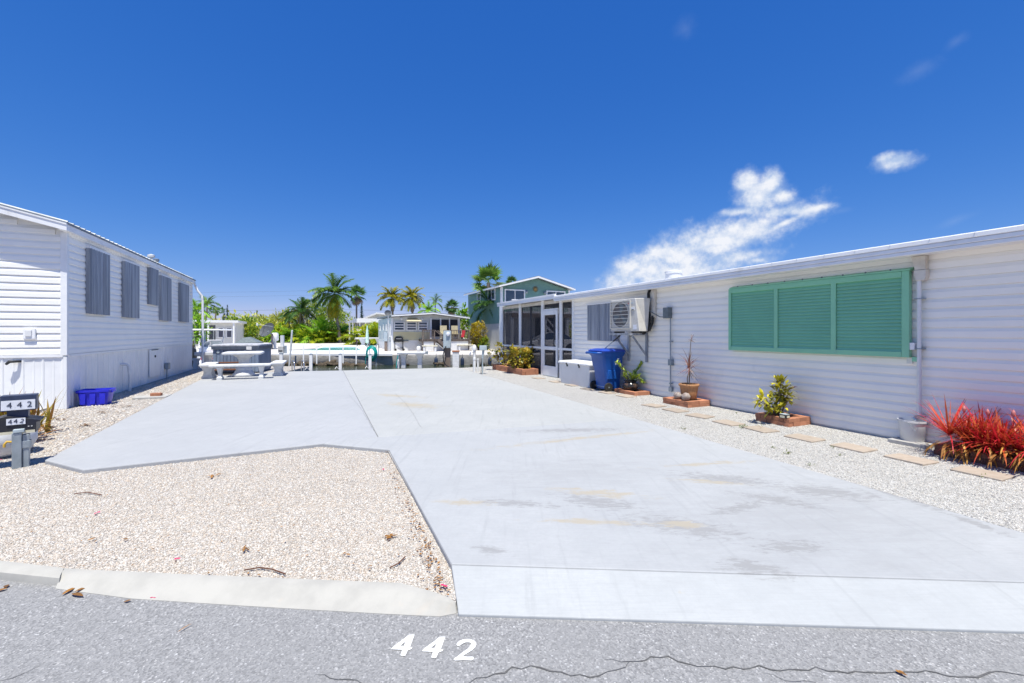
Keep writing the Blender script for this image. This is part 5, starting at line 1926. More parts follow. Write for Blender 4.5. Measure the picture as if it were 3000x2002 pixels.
for sx, yt, lab in ((824, 1037, 'white square dock post nearest the concrete benches'), (911, 1039, 'white square dock post just right of the steel ladder'), (997, 1039, 'white square dock post in the middle of the near bank'), (1084, 1040, 'white square dock post left of the white fish table')):
    p = bank_pt(sx, .14)
    zt2 = H - (yt - HY) / F * p.y
    t = thing('dock_post', lab, 'post', Vector((p.x, p.y, -1.3)), R(16), 'white posts along the near bank')
    MB().box(-.055, .055, -.055, .055, 0, zt2 + 1.3).build('post', M['white_plastic'], t, bevel=.006)
    MB().rings([rrect(.062, .062, zt2 + 1.302, .004), rrect(.062, .062, zt2 + 1.325, .004), rrect(.02, .02, zt2 + 1.345, .004)]).build('post_cap', M['grey_metal'], t)
    MB().tube([(-.05, -.065, 1.32), (-.12, -.13, 1.42), (-.17, -.18, 1.34)], .012, 6).build('cleat', M['white_plastic'], t)
p = bank_pt(873, -.02)
ld = thing('dock_ladder', 'polished steel dock ladder with two hooped handrails on the near bank', 'ladder', Vector((p.x, p.y, 0)), R(16))
for s in (-1, 1):
    pts = [(s * .16, -.14, -.05), (s * .16, -.14, .22), (s * .16, -.12, .30), (s * .16, -.05, .36), (s * .16, .06, .36), (s * .16, .13, .30), (s * .16, .15, .22), (s * .16, .15, -1.1)]
    # the hoops are splayed a little towards the drive
    pts = [(x + (-y) * .45, y, z) for x, y, z in pts]
    MB().tube(pts, .02, 10).build('handrail', M['steel'], ld, smooth=60)
for z in (-.15, -.45, -.75):
    MB().tube([(-.16 - .067, .15, z), (.16 - .067, .15, z)], .016, 8).build('rung', M['steel'], ld, smooth=60)

# white fish-cleaning table
p = G(A5(640, 1450))
ft_ = thing('fish_table', 'white fish-cleaning table on thick legs on the near bank', 'table', Vector((p.x, p.y - .25, 0)), R(6))
MB().rings([rrect(.54, .26, .545, .03), rrect(.55, .27, .56, .03), rrect(.55, .27, .615, .03), rrect(.53, .25, .625, .03)]).build('table_top', M['cast_white'], ft_, smooth=40)
for x in (-.32, .32):
    MB().rings([rrect(.085, .12, -.02, .02, x), rrect(.085, .12, .36, .02, x), rrect(.13, .17, .5, .02, x), rrect(.16, .2, .544, .02, x)]).build('leg', M['cast_white'], ft_, smooth=40)
MB().box(-.55, -.47, -.2, .2, -.02, .50).build('side_panel', M['white_plastic'], ft_)
MB().tube([(-.5, -.29, .5), (-.53, -.3, .35), (-.56, -.3, .15), (-.56, -.3, .0)], .018, 8).build('hose', M['teal'], ft_, smooth=60)
MB().box(.56, .64, -.1, .05, .54, .65).build('tap_box', M['grey_metal'], ft_)
# meter pedestal
p = G(A5(1130, 1442))
mp = thing('meter_pedestal', 'grey electric meter box on a brown post at the end of the drive', 'meter', Vector((p.x, p.y, -.02)), R(5))
MB().box(-.12, .13, -.05, .1, 0, .82).build('post', M['brown_post'], mp, bevel=.006)
MB().prism([(-.16, .78), (.15, .78), (.155, 1.45), (.13, 1.5), (-.13, 1.5), (-.155, 1.45)], 'y', -.16, .12).build('meter_box', M['pedestal'], mp, bevel=.012)
MB().lathe([(.085, 0), (.085, .03), (.07, .09), (.03, .1)], 20, M=Matrix.Translation((.04, -.16, 1.36)) @ Euler((R(90), 0, 0)).to_matrix().to_4x4()).build('meter_dial', M['number_white'], mp, smooth=40)
MB().prism([(-.03, .8), (.12, .8), (.12, 1.2), (.06, 1.26), (-.03, 1.05)], 'y', -.185, -.161).build('meter_door', M['pedestal'], mp, bevel=.006)
MB().tube([(-.05, -.18, .86), (-.10, -.22, .75), (-.16, -.24, .5), (-.14, -.24, .25), (-.05, -.22, .1), (.08, -.25, .03)], .022, 8).build('shore_cable', M['black'], mp, smooth=60)
# stacked block column
p = G(A5(1252, 1450))
bc = thing('block_column', 'short column of stacked white blocks with a reddish cap on the near bank', 'column', Vector((p.x, p.y, -.02)), R(5))
nblk = 10
bk1 = MB().box(-.13, .13, -.13, .13, 0, .060).build('block', M['cast_white'], bc, bevel=.008)
for k in range(1, nblk):
    piece(bk1, 'block', bc, (0, 0, k * .0635), (0, 0, rnd.gauss(0, .02)))
MB().box(-.15, .15, -.15, .15, nblk * .0635, nblk * .0635 + .06).build('cap', M['brick'], bc, bevel=.008)
# water stand and grey stand
p = G(A5(1520, 1515), ZC)
ws = thing('water_stand', 'white plastic water standpipe with tap beside the driveway corner', 'standpipe', p, R(10))
MB().lathe([(.05, 0), (.05, .42), (.06, .43), (.06, .5), (.05, .51), (.05, .78), (.075, .79), (.08, .86), (.05, .94), (.02, .97)], 16).build('pipe', M['white_plastic'], ws, smooth=40)
MB().lathe([(.035, 0), (.035, .40), (.045, .41), (.045, .47)], 12, (.13, .05, 0)).build('side_pipe', M['white_plastic'], ws, smooth=40)
MB().tube([(0, -.04, .72), (-.12, -.08, .72), (-.17, -.1, .66), (-.17, -.1, .58)], .022, 8).build('tap', M['steel'], ws, smooth=60)
MB().tube([(-.03, 0, .93), (-.14, 0, .9), (-.2, 0, .78)], .01, 6).build('hose', M['white_plastic'], ws)
p = G(A5(1635, 1555), ZC)
gs = thing('junction_stand', 'small grey junction box on a thin post near the driveway corner', 'post', p, R(10))
MB().tube([(0, 0, 0), (0, 0, .5), (.03, 0, .85)], [.022, .03, .045], 10).build('post', M['pedestal'], gs, smooth=60)
MB().box(-.10, .14, -.08, .08, .82, .98).build('junction_box', M['pedestal'], gs, bevel=.012)
MB().tube([(-.06, -.05, 0), (-.05, -.05, .3), (-.02, -.05, .55)], .01, 6).build('cable', M['black'], gs)
# cleaning pedestal behind the left home
p = Vector((-12.15, 17.7, ZG))
cp = thing('cleaning_pedestal', 'white cast pedestal basin behind the left home', 'pedestal', p, R(10))
MB().rings([rrect(.17, .17, 0, .03), rrect(.13, .13, .06, .03), rrect(.13, .13, .42, .03), rrect(.2, .2, .52, .03), rrect(.32, .28, .55, .03), rrect(.34, .3, .56, .03), rrect(.34, .3, .67, .03), rrect(.3, .26, .68, .03)]).build('basin', M['cast_white'], cp, smooth=40)
MB().rings([rrect(.10, .12, 0, .03, -.4), rrect(.07, .09, .3, .03, -.4), rrect(.12, .14, .42, .03, -.4)]).build('side_foot', M['cast_white'], cp, smooth=40)
# ================================================================== FAR BANK: SEAWALL, POOL DECK
YS = 28.16
sw_ = thing('seawall', 'stained concrete seawall with rocks along the far side of the canal', 'seawall', (0, YS, -1.4))
x = -60.0
while x < 45:
    L = rnd.uniform(5.5, 8.5)
    xd0, xd1 = -15.2, -7.5
    b = MB()
    n = 10
    rings = []
    for i in range(n + 1):
        xx = x + (L - .02) * i / n
        rings.append([(xx, 0.2 + rnd.gauss(0, .02), 0), (xx, .16, 1.36), (xx, .02 + rnd.gauss(0, .012), 1.385), (xx, -.02 + rnd.gauss(0, .012), 1.30), (xx, .0 + rnd.gauss(0, .015), .9), (xx, .03 + rnd.gauss(0, .03), .75 + rnd.gauss(0, .02)), (xx, .06, 0)])
    b.rings(rings).build('wall_panel', M['seawall'], sw_, smooth=50)
    x += L
rk = []
for i in range(4):
    V = ICO_V * nrng.uniform(.75, 1.2, (12, 1))
    me = np_mesh('rock', V, ICO_F)
    rk.append(me)
for i in range(70):
    px = 830 + (1150 - 830) * (i + rnd.random()) / 70 if i < 52 else rnd.uniform(1150, 1460)
    y = YS - rnd.uniform(.1, .55)
    o = mkobj('rock', rk[i % 4], M['rock'], sw_)
    s = rnd.uniform(.14, .30) * (1 if i < 52 else .6)
    o.scale = (s * rnd.uniform(1, 1.7), s, s * rnd.uniform(.5, .9))
    o.location = ((px - CX) / F * y, y - YS, .72 + rnd.uniform(-.06, .16))
    o.rotation_euler = (rnd.uniform(-.4, .4), rnd.uniform(-.4, .4), rnd.uniform(0, 6))
ZD = .055
dk_ = [G(A4(*q), ZD) for q in ((80, 1258), (1812, 1262), (1600, 1180), (1450, 1150), (800, 1140), (250, 1140))]
dko = sheet('pool_deck', dk_, ZD, M['deck_white'], .12)
struct(dko)
pw = thing('swimming_pool', 'shallow turquoise swimming pool in the white deck across the canal', 'swimming pool', (0, 0, ZD))
MB().add([(q.x, q.y, .006) for q in (G(A4(330, 1219), ZD), G(A4(1388, 1217), ZD), G(A4(1305, 1166), ZD), G(A4(808, 1171), ZD), G(A4(700, 1192), ZD))], [(0, 1, 2, 3, 4)]).build('pool_surface', M['pool'], pw)
pe = [G(A4(330, 1219), ZD), G(A4(1388, 1217), ZD), G(A4(1305, 1166), ZD), G(A4(808, 1171), ZD)]
for i in range(3):
    a, c = pe[i], pe[i + 1]
    MB().bar((a.x, a.y, .02), (c.x, c.y, .02), .25, .05).build('coping', M['deck_white'], pw)
cvv = MB().prism([(q.x, q.y) for q in (G(A4(330, 1214), ZD), G(A4(690, 1190), ZD), G(A4(800, 1142), ZD), G(A4(300, 1145), ZD))], 'z', ZD + .012, ZD + .05).build('pool_cover', M['far_sand'], None)
tag(cvv, 'beige folded cover lying over the left end of the pool', 'pool cover')

# ---- poles in the canal
def vpole(label, sx, yt, r, y, yb=-1.3, lean=0.0, name='mooring_pole', group='thin white poles in the canal'):
    p = PY((sx, yt), y)
    o = MB().lathe([(r, 0), (r, p.z - yb - .02), (r * .6, p.z - yb)], 10).build(name, M['white_plastic'], None, smooth=40)
    o.location = (p.x - lean, y, yb)
    tag(o, label, 'pole', group)
    return o


for zx, lab in ((535, 'leftmost upright white pole in front of the pool deck'), (725, 'second white pole from the left in front of the pool deck'), (910, 'middle white pole in front of the pool deck'), (1103, 'fourth white pole from the left in front of the pool deck'), (1292, 'rightmost white pole in front of the pool, by the turquoise end')):
    vpole(lab, A4(zx, 0)[0], A4(0, 1133)[1], .04, 27.75)
o = vpole('taller leaning white pole left of the pool', A4(385, 0)[0], A4(0, 918)[1], .055, 27.6)
o.rotation_euler = (0, R(4.5), 0)
o.location.x -= .28
# pole with lift control at the deck's left corner
p = PY(A3(1608, 800), 28.9)
dpp = thing('dock_pedestal', 'pale post with a grey control box at the left end of the pool deck', 'post', (p.x, 28.9, ZD))
MB().box(-.09, .09, -.08, .08, 0, p.z - ZD).build('post', M['white_plastic'], dpp)
q = PY(A3(1608, 1090), 28.9)
MB().box(-.18, .17, -.22, -.081, max(0.0, q.z - ZD), max(.4, q.z - ZD) + .05).build('control_box', M['concrete_old'], dpp, bevel=.01)
MB().box(-.14, .13, -.235, -.221, .12, .2).build('socket_row', M['black'], dpp)
MB().box(.2, .30, -.15, .0, 0, .5).build('cable_post', M['grey_metal'], dpp)
# ladder frame and teal hose coil
p = G(A4(1545, 1262), ZD)
ldr = thing('boarding_ladder', 'grey tube ladder hooked over the edge of the pool deck', 'ladder', (p.x, YS - .62, 0))
for s in (-1, 1):
    xx = s * .28
    MB().tube([(xx, .5, .06), (xx, .5, .62), (xx, .3, .72), (xx, -.02, .65), (xx, -.05, -.95)], .028, 8).build('rail', M['grey_metal'], ldr, smooth=60)
for z in (-.05, -.3, -.55):
    MB().tube([(-.28, -.04, z), (.28, -.04, z)], .02, 8).build('rung', M['grey_metal'], ldr)
p = PY(A4(1530, 1340), YS - .5)
hc = MB()
for k in range(6):
    r = .28 + .03 * k
    hc.tube([(r * math.cos(a) * .8, .03 * k - .1, r * math.sin(a) * 1.1) for a in [2 * math.pi * j / 20 for j in range(21)]], .025, 6)
hc.tube([(-.28, -.05, -.1), (-.34, -.05, -.4), (-.36, -.05, -.68)], .025, 6)
o = hc.build('hose_coil', M['teal'], None, smooth=60)
o.location = (p.x, YS - .78, .12)
tag(o, 'coil of teal hose hanging at the far edge of the canal', 'hose')

# ---- fenders on the seawall
fs = thing('boat_fender', 'navy boat fender hanging on the seawall left of the meter post', 'fender', (0, 0, 0), 0, 'fenders on the far seawall')
MB().lathe([(.02, 0), (.10, .06), (.12, .14), (.12, .5), (.09, .6), (.03, .66), (.03, .7)], 14).build('fender_body', M['fender'], fs, smooth=50)
MB().tube([(0, 0, .68), (0, .02, .86), (0, .2, .90)], .01, 6).build('rope', M['wire'], fs)
for i, (zx, lab) in enumerate(((968, None), (1345, 'navy boat fender hanging on the seawall right of the block column'), (1740, 'navy boat fender hanging on the seawall by the porch planter'))):
    t = fs if i == 0 else copy_thing(fs, lab)
    p = PY(A5(zx, 1300), YS - .15)
    t.location = (p.x, YS - .16, -.82)

# ================================================================== FAR HOUSES
def clap(name, m, parent, L, z0, z1, e, th=.03, M4=None, x0=0.0):
    """clapboard wall along +x facing -y, as one stepped sheet"""
    b = MB()
    z = z0
    while z < z1 - .01:
        zt = min(z + e, z1)
        b.prism([(0.02, z), (-th, z), (0, zt), (.02, zt)], 'x', x0, x0 + L, M4)
        z = zt
    return b.build(name, m, parent)


def window(parent, x0, x1, z0, z1, y, nx=1, nz=1, fr=.06, M4=None, glass='glassdark'):
    """frame with panes, on a wall facing -y"""
    b = MB()
    for a in (x0, x1 - fr):
        b.box(a, a + fr, y - .06, y, z0, z1, M4)
    for a in (z0, z1 - fr):
        b.box(x0 + fr, x1 - fr, y - .06, y, a, a + fr, M4)
    w = b.build('window', M['trim'], parent)
    px, pz = (x1 - x0 - 2 * fr) / nx, (z1 - z0 - 2 * fr) / nz
    for i in range(nx):
        for k in range(nz):
            MB().box(x0 + fr + px * i + .015, x0 + fr + px * (i + 1) - .015, y - .03, y - .002, z0 + fr + pz * k + .015, z0 + fr + pz * (k + 1) - .015, M4).build('pane', M[glass], w)
    if nx > 1 or nz > 1:
        b = MB()
        for i in range(1, nx):
            b.box(x0 + fr + px * i - .03, x0 + fr + px * i + .03, y - .055, y - .004, z0 + fr, z1 - fr, M4)
        for k in range(1, nz):
            b.box(x0 + fr, x1 - fr, y - .055, y - .004, z0 + fr + pz * k - .03, z0 + fr + pz * k + .03, M4)
        b.build('window_bar', M['trim'], w)
    return w


# ---- beige trailer with deck (lot-aligned); local x across, y along, origin at the near left corner
c0 = lot(PY(A5(332, 1215), 34.0))
VB0 = c0.y
bh_ = thing('beige_trailer', 'beige trailer with grey-white roof, three louvred windows and a wooden deck across the canal', 'trailer', unlot(c0.x, VB0, 0), TH)


def bq(zx, zy, dv=0.0):
    p = PV(A5(zx, zy), VB0 + dv)
    return p.x - c0.x, p.z


W1 = bq(1310, 900)[0]
HE, HP = bq(335, 725)[1], bq(900, 675)[1]
xp = bq(905, 675)[0]
HR = bq(1400, 745)[1]
zsk = bq(500, 1065)[1]
MB().prism([(0, zsk), (0, HE - .05), (xp, HP - .1), (W1, HR + .02), (W1, zsk)], 'y', .02, 7.4).build('wall', M['offwhite'], bh_)
MB().box(-.01, W1, -.0, 7.4, 0, zsk - .002).build('skirting', M['white_plastic'], bh_)
xw = bq(882, 900)[0]
clap('siding', M['beige'], bh_, xw - .05, zsk, bq(500, 945)[1], .105, .03, None, .03)
# left wall, white laps
ML = Matrix.Rotation(R(-90), 4, 'Z')
clap('siding', M['offwhite'], bh_, 7.3, zsk, HE - .12, .12, .03, Matrix.Translation((0, 7.4, 0)) @ ML)
for (v, w_, z0, z1) in ((.25, .35, 1.05, 2.05), (2.1, .5, 1.55, 2.1), (3.7, .5, 1.6, 2.1), (5.6, .8, 1.55, 2.0)):
    window(bh_, 7.4 - v - w_, 7.4 - v, z0, z1, -.035, 1, 1, .05, Matrix.Translation((0, 7.4, 0)) @ ML)
for x0, x1 in ((365, 512), (543, 686), (712, 845)):
    a, zt2 = bq(x0, 800)
    c, zb2 = bq(x1, 925)
    w = window(bh_, a, c, zb2, zt2, -.035, 1, 3, .05)
MB().box(-.06, .1, -.05, .05, 0, HE - .08).build('corner_trim', M['trim'], bh_)
# window awning
a, z1 = bq(545, 742)
c, z0 = bq(735, 792)
MB().add([(a + .1, -.03, z1), (c - .25, -.03, z1), (c, -.75, z0), (a - .15, -.75, z0), (a + .1, -.03, z1 - .04), (c - .25, -.03, z1 - .04), (c, -.75, z0 - .04), (a - .15, -.75, z0 - .04)], [(0, 1, 2, 3), (7, 6, 5, 4), (0, 3, 7, 4), (1, 5, 6, 2), (2, 6, 7, 3), (0, 4, 5, 1)]).build('window_awning', M['chair_cream'], bh_)
# dark screened end with posts
for (a, c) in ((905, 1022), (1040, 1150), (1168, 1275)):
    x0, z1 = bq(a, 768)
    x1, z0 = bq(c, 1010)
    MB().box(x0, x1, -.02, .0, z0, z1).build('screen_panel', M['porch_dark'], bh_)
for a, c in ((880, 903), (1023, 1039), (1151, 1167), (1276, 1310)):
    x0, z1 = bq(a, 745)
    x1, z0 = bq(c, 1060)
    MB().box(x0, x1, -.06, .01, z0, z1).build('porch_post', M['trim'], bh_)
x0, x1 = bq(335, 700)[0] - .15, bq(1420, 745)[0]
MB().prism([(x0, HE), (x0, HE + .12), (xp, HP + .06), (x1, HR + .06), (x1, HR - .03), (xp, HP - .06)], 'y', -.6, 7.6).build('roof', M['roof_metal'], bh_)
MB().prism([(x0, HE - .02), (x0, HE + .06), (xp, HP - .0), (x1, HR + .0), (x1, HR - .07), (xp, HP - .09)], 'y', -.63, -.601).build('rake_board', M['trim'], bh_)
for zx, zy in ((465, 752), (765, 760)):
    a, z = bq(zx, zy)
    MB().lathe([(.02, -.1), (.07, -.06), (.07, .06), (.02, .1)], 10, (a, -.1, z)).build('wall_lamp', M['number_white'], bh_, smooth=50)
# deck with balusters and stair
dd_ = -1.5
x0, x1 = bq(780, 950, dd_)[0], bq(1440, 950, dd_)[0]
ztop, zbot, zfl = bq(1000, 925, dd_)[1], bq(1000, 1062, dd_)[1], bq(1000, 1050, dd_)[1]
MB().box(x0, x1, dd_, -.03, zbot - .1, zfl).build('deck_floor', M['deck_wood'], bh_)
MB().box(x0, x1, dd_ + .05, dd_ + .09, 0, zbot - .102).build('deck_skirt', M['white_plastic'], bh_)
xs0, xs1 = bq(945, 950, dd_)[0], bq(1085, 950, dd_)[0]
bal = None
k = 0
xx = x0
while xx < x1:
    if not (xs0 + .1 < xx < xs1):
        if bal is None:
            bal = MB().box(-.02, .02, -.02, .02, 0, ztop - zfl).build('baluster', M['deck_wood'], bh_)
            bal.location = (xx, dd_ + .03, zfl)
        else:
            piece(bal, 'baluster', bh_, (xx, dd_ + .03, zfl))
    xx += .125
MB().box(x0, xs0 + .1, dd_ - .01, dd_ + .08, ztop, ztop + .05).build('deck_rail', M['deck_wood'], bh_)
MB().box(xs1, x1, dd_ - .01, dd_ + .08, ztop, ztop + .05).build('deck_rail', M['deck_wood'], bh_)
for xx in (x0, xs0, xs1, x1):
    MB().box(xx - .045, xx + .045, dd_ - .0, dd_ + .09, 0, ztop + .03).build('deck_post', M['deck_wood'], bh_)
sx0 = bq(1160, 1160, dd_ - .6)[0]
for yy in (dd_ - .75, dd_ - .08):
    MB().bar((xs0 + .1, yy, zfl - .06), (sx0, yy, .05), .05, .2).build('stair_stringer', M['deck_wood'], bh_)
    MB().bar((xs0 + .05, yy, ztop), (sx0, yy, ztop - zfl + .1), .05, .06).build('stair_rail', M['deck_wood'], bh_)
for i in range(5):
    f = (i + .5) / 5
    MB().box(xs0 + .1 + (sx0 - xs0) * f - .14, xs0 + .1 + (sx0 - xs0) * f + .14, dd_ - .75, dd_ - .08, zfl * (1 - f) - .03, zfl * (1 - f)).build('stair_tread', M['deck_wood'], bh_)
# deck chairs
for zx, lab in ((1075, 'cream high-backed deck chair on the wooden deck, left of the two'), (1235, 'cream high-backed deck chair on the wooden deck, right of the two')):
    a, zt2 = bq(zx, 905, -.8)
    t = thing('deck_chair', lab, 'chair', unlot(c0.x + a, VB0 - .75, zfl), TH, 'deck chairs')
    MB().box(-.27, .27, -.02, .02, .40, 1.06).build('backrest', M['chair_cream'], t)
    MB().box(-.27, .27, -.45, -.02, .38, .42).build('seat', M['chair_cream'], t)
    for sx in (-.25, .25):
        for sy in (-.42, .0):
            MB().box(sx - .02, sx + .02, sy - .02, sy + .02, 0, .38).build('leg', M['chair_cream'], t)
a, z = bq(1340, 950, -1.4)
o = MB().box(-.12, .12, -.015, .015, 0, .55).build('towel', M['red'], None)
o.location = unlot(c0.x + a, VB0 + dd_ - .03, ztop - .52)
o.rotation_euler = (0, R(12), TH)
tag(o, 'red towel hanging over the wooden deck rail', 'towel')

# ---- green house on stilts
gA = PY((1468, 975), 36.0)
gl = lot(gA)
gh_ = thing('green_house', 'two-storey green clapboard house with white trim on stilts behind the porch', 'house', unlot(gl.x, gl.y, 0), TH)
GW, GD = 6.44, 8.3
GZ0, GE, GP = 2.15, 5.1, 6.0
xr = 3.16
MB().prism([(.02, 3.05), (.02, GE), (xr, GP - .03), (GW - .02, GE), (GW - .02, 3.05)], 'y', .03, GD).build('wall', M['house_green'], gh_)
clap('siding', M['house_green'], gh_, GW, 3.05, GE, .16, .03)
b = MB()
z = GE
while z < GP - .1:
    f = (z + .16 - GE) / (GP - GE)
    b.prism([(0.02, z), (-.03, z), (0, z + .16), (.02, z + .16)], 'x', xr * min(1, f), GW - (GW - xr) * min(1, f))
    z += .16
b.build('gable_siding', M['house_green'], gh_)
MG = Matrix.Translation((0, GD, 0)) @ Matrix.Rotation(R(-90), 4, 'Z')
clap('siding', M['house_green'], gh_, GD, GZ0, GE, .16, .03, MG)
MB().box(.04, 3.2, .2, GD - .1, .0, 3.04).build('lower_wall', M['house_grey'], gh_)
MB().box(-.02, .03, .3, GD - .1, 0, GZ0).build('lower_panel', M['house_grey'], gh_)
MB().prism([(-.35, GE - .02), (-.35, GE + .1), (xr, GP + .13), (GW + .3, GE + .1), (GW + .3, GE - .02), (xr, GP)], 'y', -.5, GD + .3).build('roof', M['roof_metal'], gh_)
MB().prism([(-.36, GE - .06), (-.36, GE + .06), (xr, GP + .09), (GW + .31, GE + .06), (GW + .31, GE - .06), (xr, GP - .05)], 'y', -.53, -.501).build('rake_board', M['trim'], gh_)
MB().box(-.38, -.352, -.5, GD + .3, GE - .06, GE + .06).build('fascia', M['trim'], gh_)
MB().box(-.06, .14, -.06, .06, 2.2, GE).build('corner_trim', M['trim'], gh_)
MB().box(GW - .12, GW + .04, -.06, .06, 3.0, GE).build('corner_trim', M['trim'], gh_)


def gwin(px0, py0, px1, py1, side, nx, nz):
    if side == 'front':
        p, q = PV(A6(px0, py0), gl.y), PV(A6(px1, py1), gl.y)
        return window(gh_, p.x - gl.x, q.x - gl.x, q.z, p.z, -.035, nx, nz, .1)
    p, q = PU(A6(px0, py0), gl.x), PU(A6(px1, py1), gl.x)
    return window(gh_, GD - (p.y - gl.y), GD - (q.y - gl.y), q.z, p.z, -.035, nx, nz, .1, MG)


gwin(262, 435, 308, 625, 'side', 1, 2)
gwin(398, 388, 492, 520, 'side', 2, 1)
gwin(598, 380, 860, 560, 'front', 2, 1)
gwin(1130, 400, 1372, 560, 'front', 2, 1)
p = PV(A6(992, 382), gl.y)
sn = MB()
sn.lathe([(.16, 0), (.13, .04), (.02, .05)], 16, M=Matrix.Translation((p.x - gl.x, -.05, p.z)) @ Euler((R(90), 0, 0)).to_matrix().to_4x4())
for k in range(12):
    a = R(30 * k)
    sn.bar((p.x - gl.x + .15 * math.cos(a), -.07, p.z + .15 * math.sin(a)), (p.x - gl.x + .26 * math.cos(a), -.07, p.z + .26 * math.sin(a)), .05, .02)
sn.build('sun_ornament', M['gold'], gh_)
for zx, zy in ((878, 418), (1108, 432)):
    p = PV(A6(zx, zy), gl.y)
    MB().lathe([(.05, -.12), (.1, -.05), (.1, .08), (.04, .14)], 10, (p.x - gl.x, -.1, p.z)).build('wall_lamp', M['grey_metal'], gh_, smooth=50)
# balcony, stilts, stair and the painted shade of the undercroft
MB().box(.3, GW + 1.5, -1.5, -.04, 2.95, 3.1).build('balcony_floor', M['trim'], gh_)
MB().box(.3, GW + 1.5, -1.5, -1.42, 2.62, 2.948).build('balcony_beam', M['brown_post'], gh_)
bl0 = None
for k in range(52):
    xx = .32 + k * .145
    if bl0 is None:
        bl0 = MB().box(-.02, .02, -.02, .02, 0, .85).build('baluster', M['trim'], gh_)
        bl0.location = (xx, -1.45, 3.1)
    else:
        piece(bl0, 'baluster', gh_, (xx, -1.45, 3.1))
MB().box(.3, GW + 1.5, -1.5, -1.4, 3.95, 4.02).build('balcony_rail', M['trim'], gh_)
for xx in (.35, 3.3, 5.4, GW + 1.4):
    MB().box(xx - .12, xx + .12, -1.45, -1.21, 0, 2.62).build('stilt', M['house_grey'], gh_)
MB().box(3.25, GW + 1.5, 2.5, 2.6, 0, 3.0).build('undercroft_shade_sheet', M['black'], gh_)  # black sheet standing in for the shade beneath the house
MB().bar((3.6, -.6, 2.9), (6.2, -.6, .1), .06, .12).build('stair_rail', M['trim'], gh_)
MB().bar((3.6, -.6, 2.1), (6.0, -.6, -.3 + .35), .06, .2).build('stair_stringer', M['trim'], gh_)

# ---- parked white car seen through the porch screens
car = thing('parked_car', 'white car parked under the green house, seen through the porch screens', 'car', Vector((2.6, 31.6, 0)), R(8))
prof = [(-2.2, .30), (-2.22, .62), (-2.05, .72), (-1.1, .86), (-.95, .9), (.9, .92), (1.9, .95), (2.15, .85), (2.2, .35), (2.1, .25), (-2.1, .22)]
MB().rings([[(x * (.97 if abs(y) > .8 else 1), y, z if z < .5 else z - (.05 if abs(y) > .8 else 0)) for x, z in prof] for y in (-.86, -.78, .78, .86)]).build('body', M['car_white'], car, smooth=35)
cabp = [(-1.1, .87), (-.25, 1.33), (.0, 1.38), (.9, 1.36), (1.65, .94)]
MB().rings([[(x, s * (.74 - .16 * (z - .87) / .5), z) for x, z in cabp] for s in (-1, 1)]).build('glasshouse', M['glassdark'], car)
MB().rings([[(x, s * .60, z) for x, z in ((-.25, 1.345), (.0, 1.39), (.9, 1.375), (.95, 1.40), (.0, 1.42), (-.28, 1.36))] for s in (-1, 1)]).build('roof_panel', M['car_white'], car)
for s in (-1, 1):
    MB().bar((-1.1, s * .745, .88), (-.25, s * .61, 1.36), .06, .05).build('pillar', M['car_white'], car)
    MB().box(-.95, -.8, s * .9 - .08, s * .9 + .08, .9, 1.0).build('mirror', M['car_white'], car, bevel=.02)
    MB().box(-2.23, -2.1, s * .62 - .16, s * .62 + .16, .55, .68).build('headlight', M['steel'], car, bevel=.02)
for xx in (-1.4, 1.35):
    for s in (-1, 1):
        w = MB().lathe([(.2, -.1), (.3, -.1), (.32, -.07), (.32, .07), (.3, .1), (.2, .1)], 20, M=Matrix.Translation((xx, s * .8, .32)) @ Euler((R(90), 0, 0)).to_matrix().to_4x4()).build('wheel', M['rubber'], car, smooth=40)
        MB().lathe([(.2, -.08), (.2, .08), (.05, .09)], 14, M=Matrix.Translation((xx, s * .8, .32)) @ Euler((R(90), 0, 0)).to_matrix().to_4x4()).build('rim', M['grey_metal'], w)
# small white table with a lamp inside the porch
t_p = unlot(8.2, 15.4, 0)
t = thing('side_table', 'small white table inside the screened porch', 'table', t_p, TH)
MB().box(-.35, .35, -.55, .55, .66, .70).build('table_top', M['white_plastic'], t)
for sx in (-.3, .3):
    for sy in (-.5, .5):
        MB().box(sx - .02, sx + .02, sy - .02, sy + .02, 0, .66).build('leg', M['white_plastic'], t)
t = thing('lantern', 'small white lantern on the table inside the porch', 'lantern', t_p + Vector((.2, -.1, .70)), TH)
MB().lathe([(.06, 0), (.06, .02), (.045, .03), (.045, .14), (.07, .15), (.01, .22)], 12).build('lantern_body', M['number_white'], t, smooth=40)

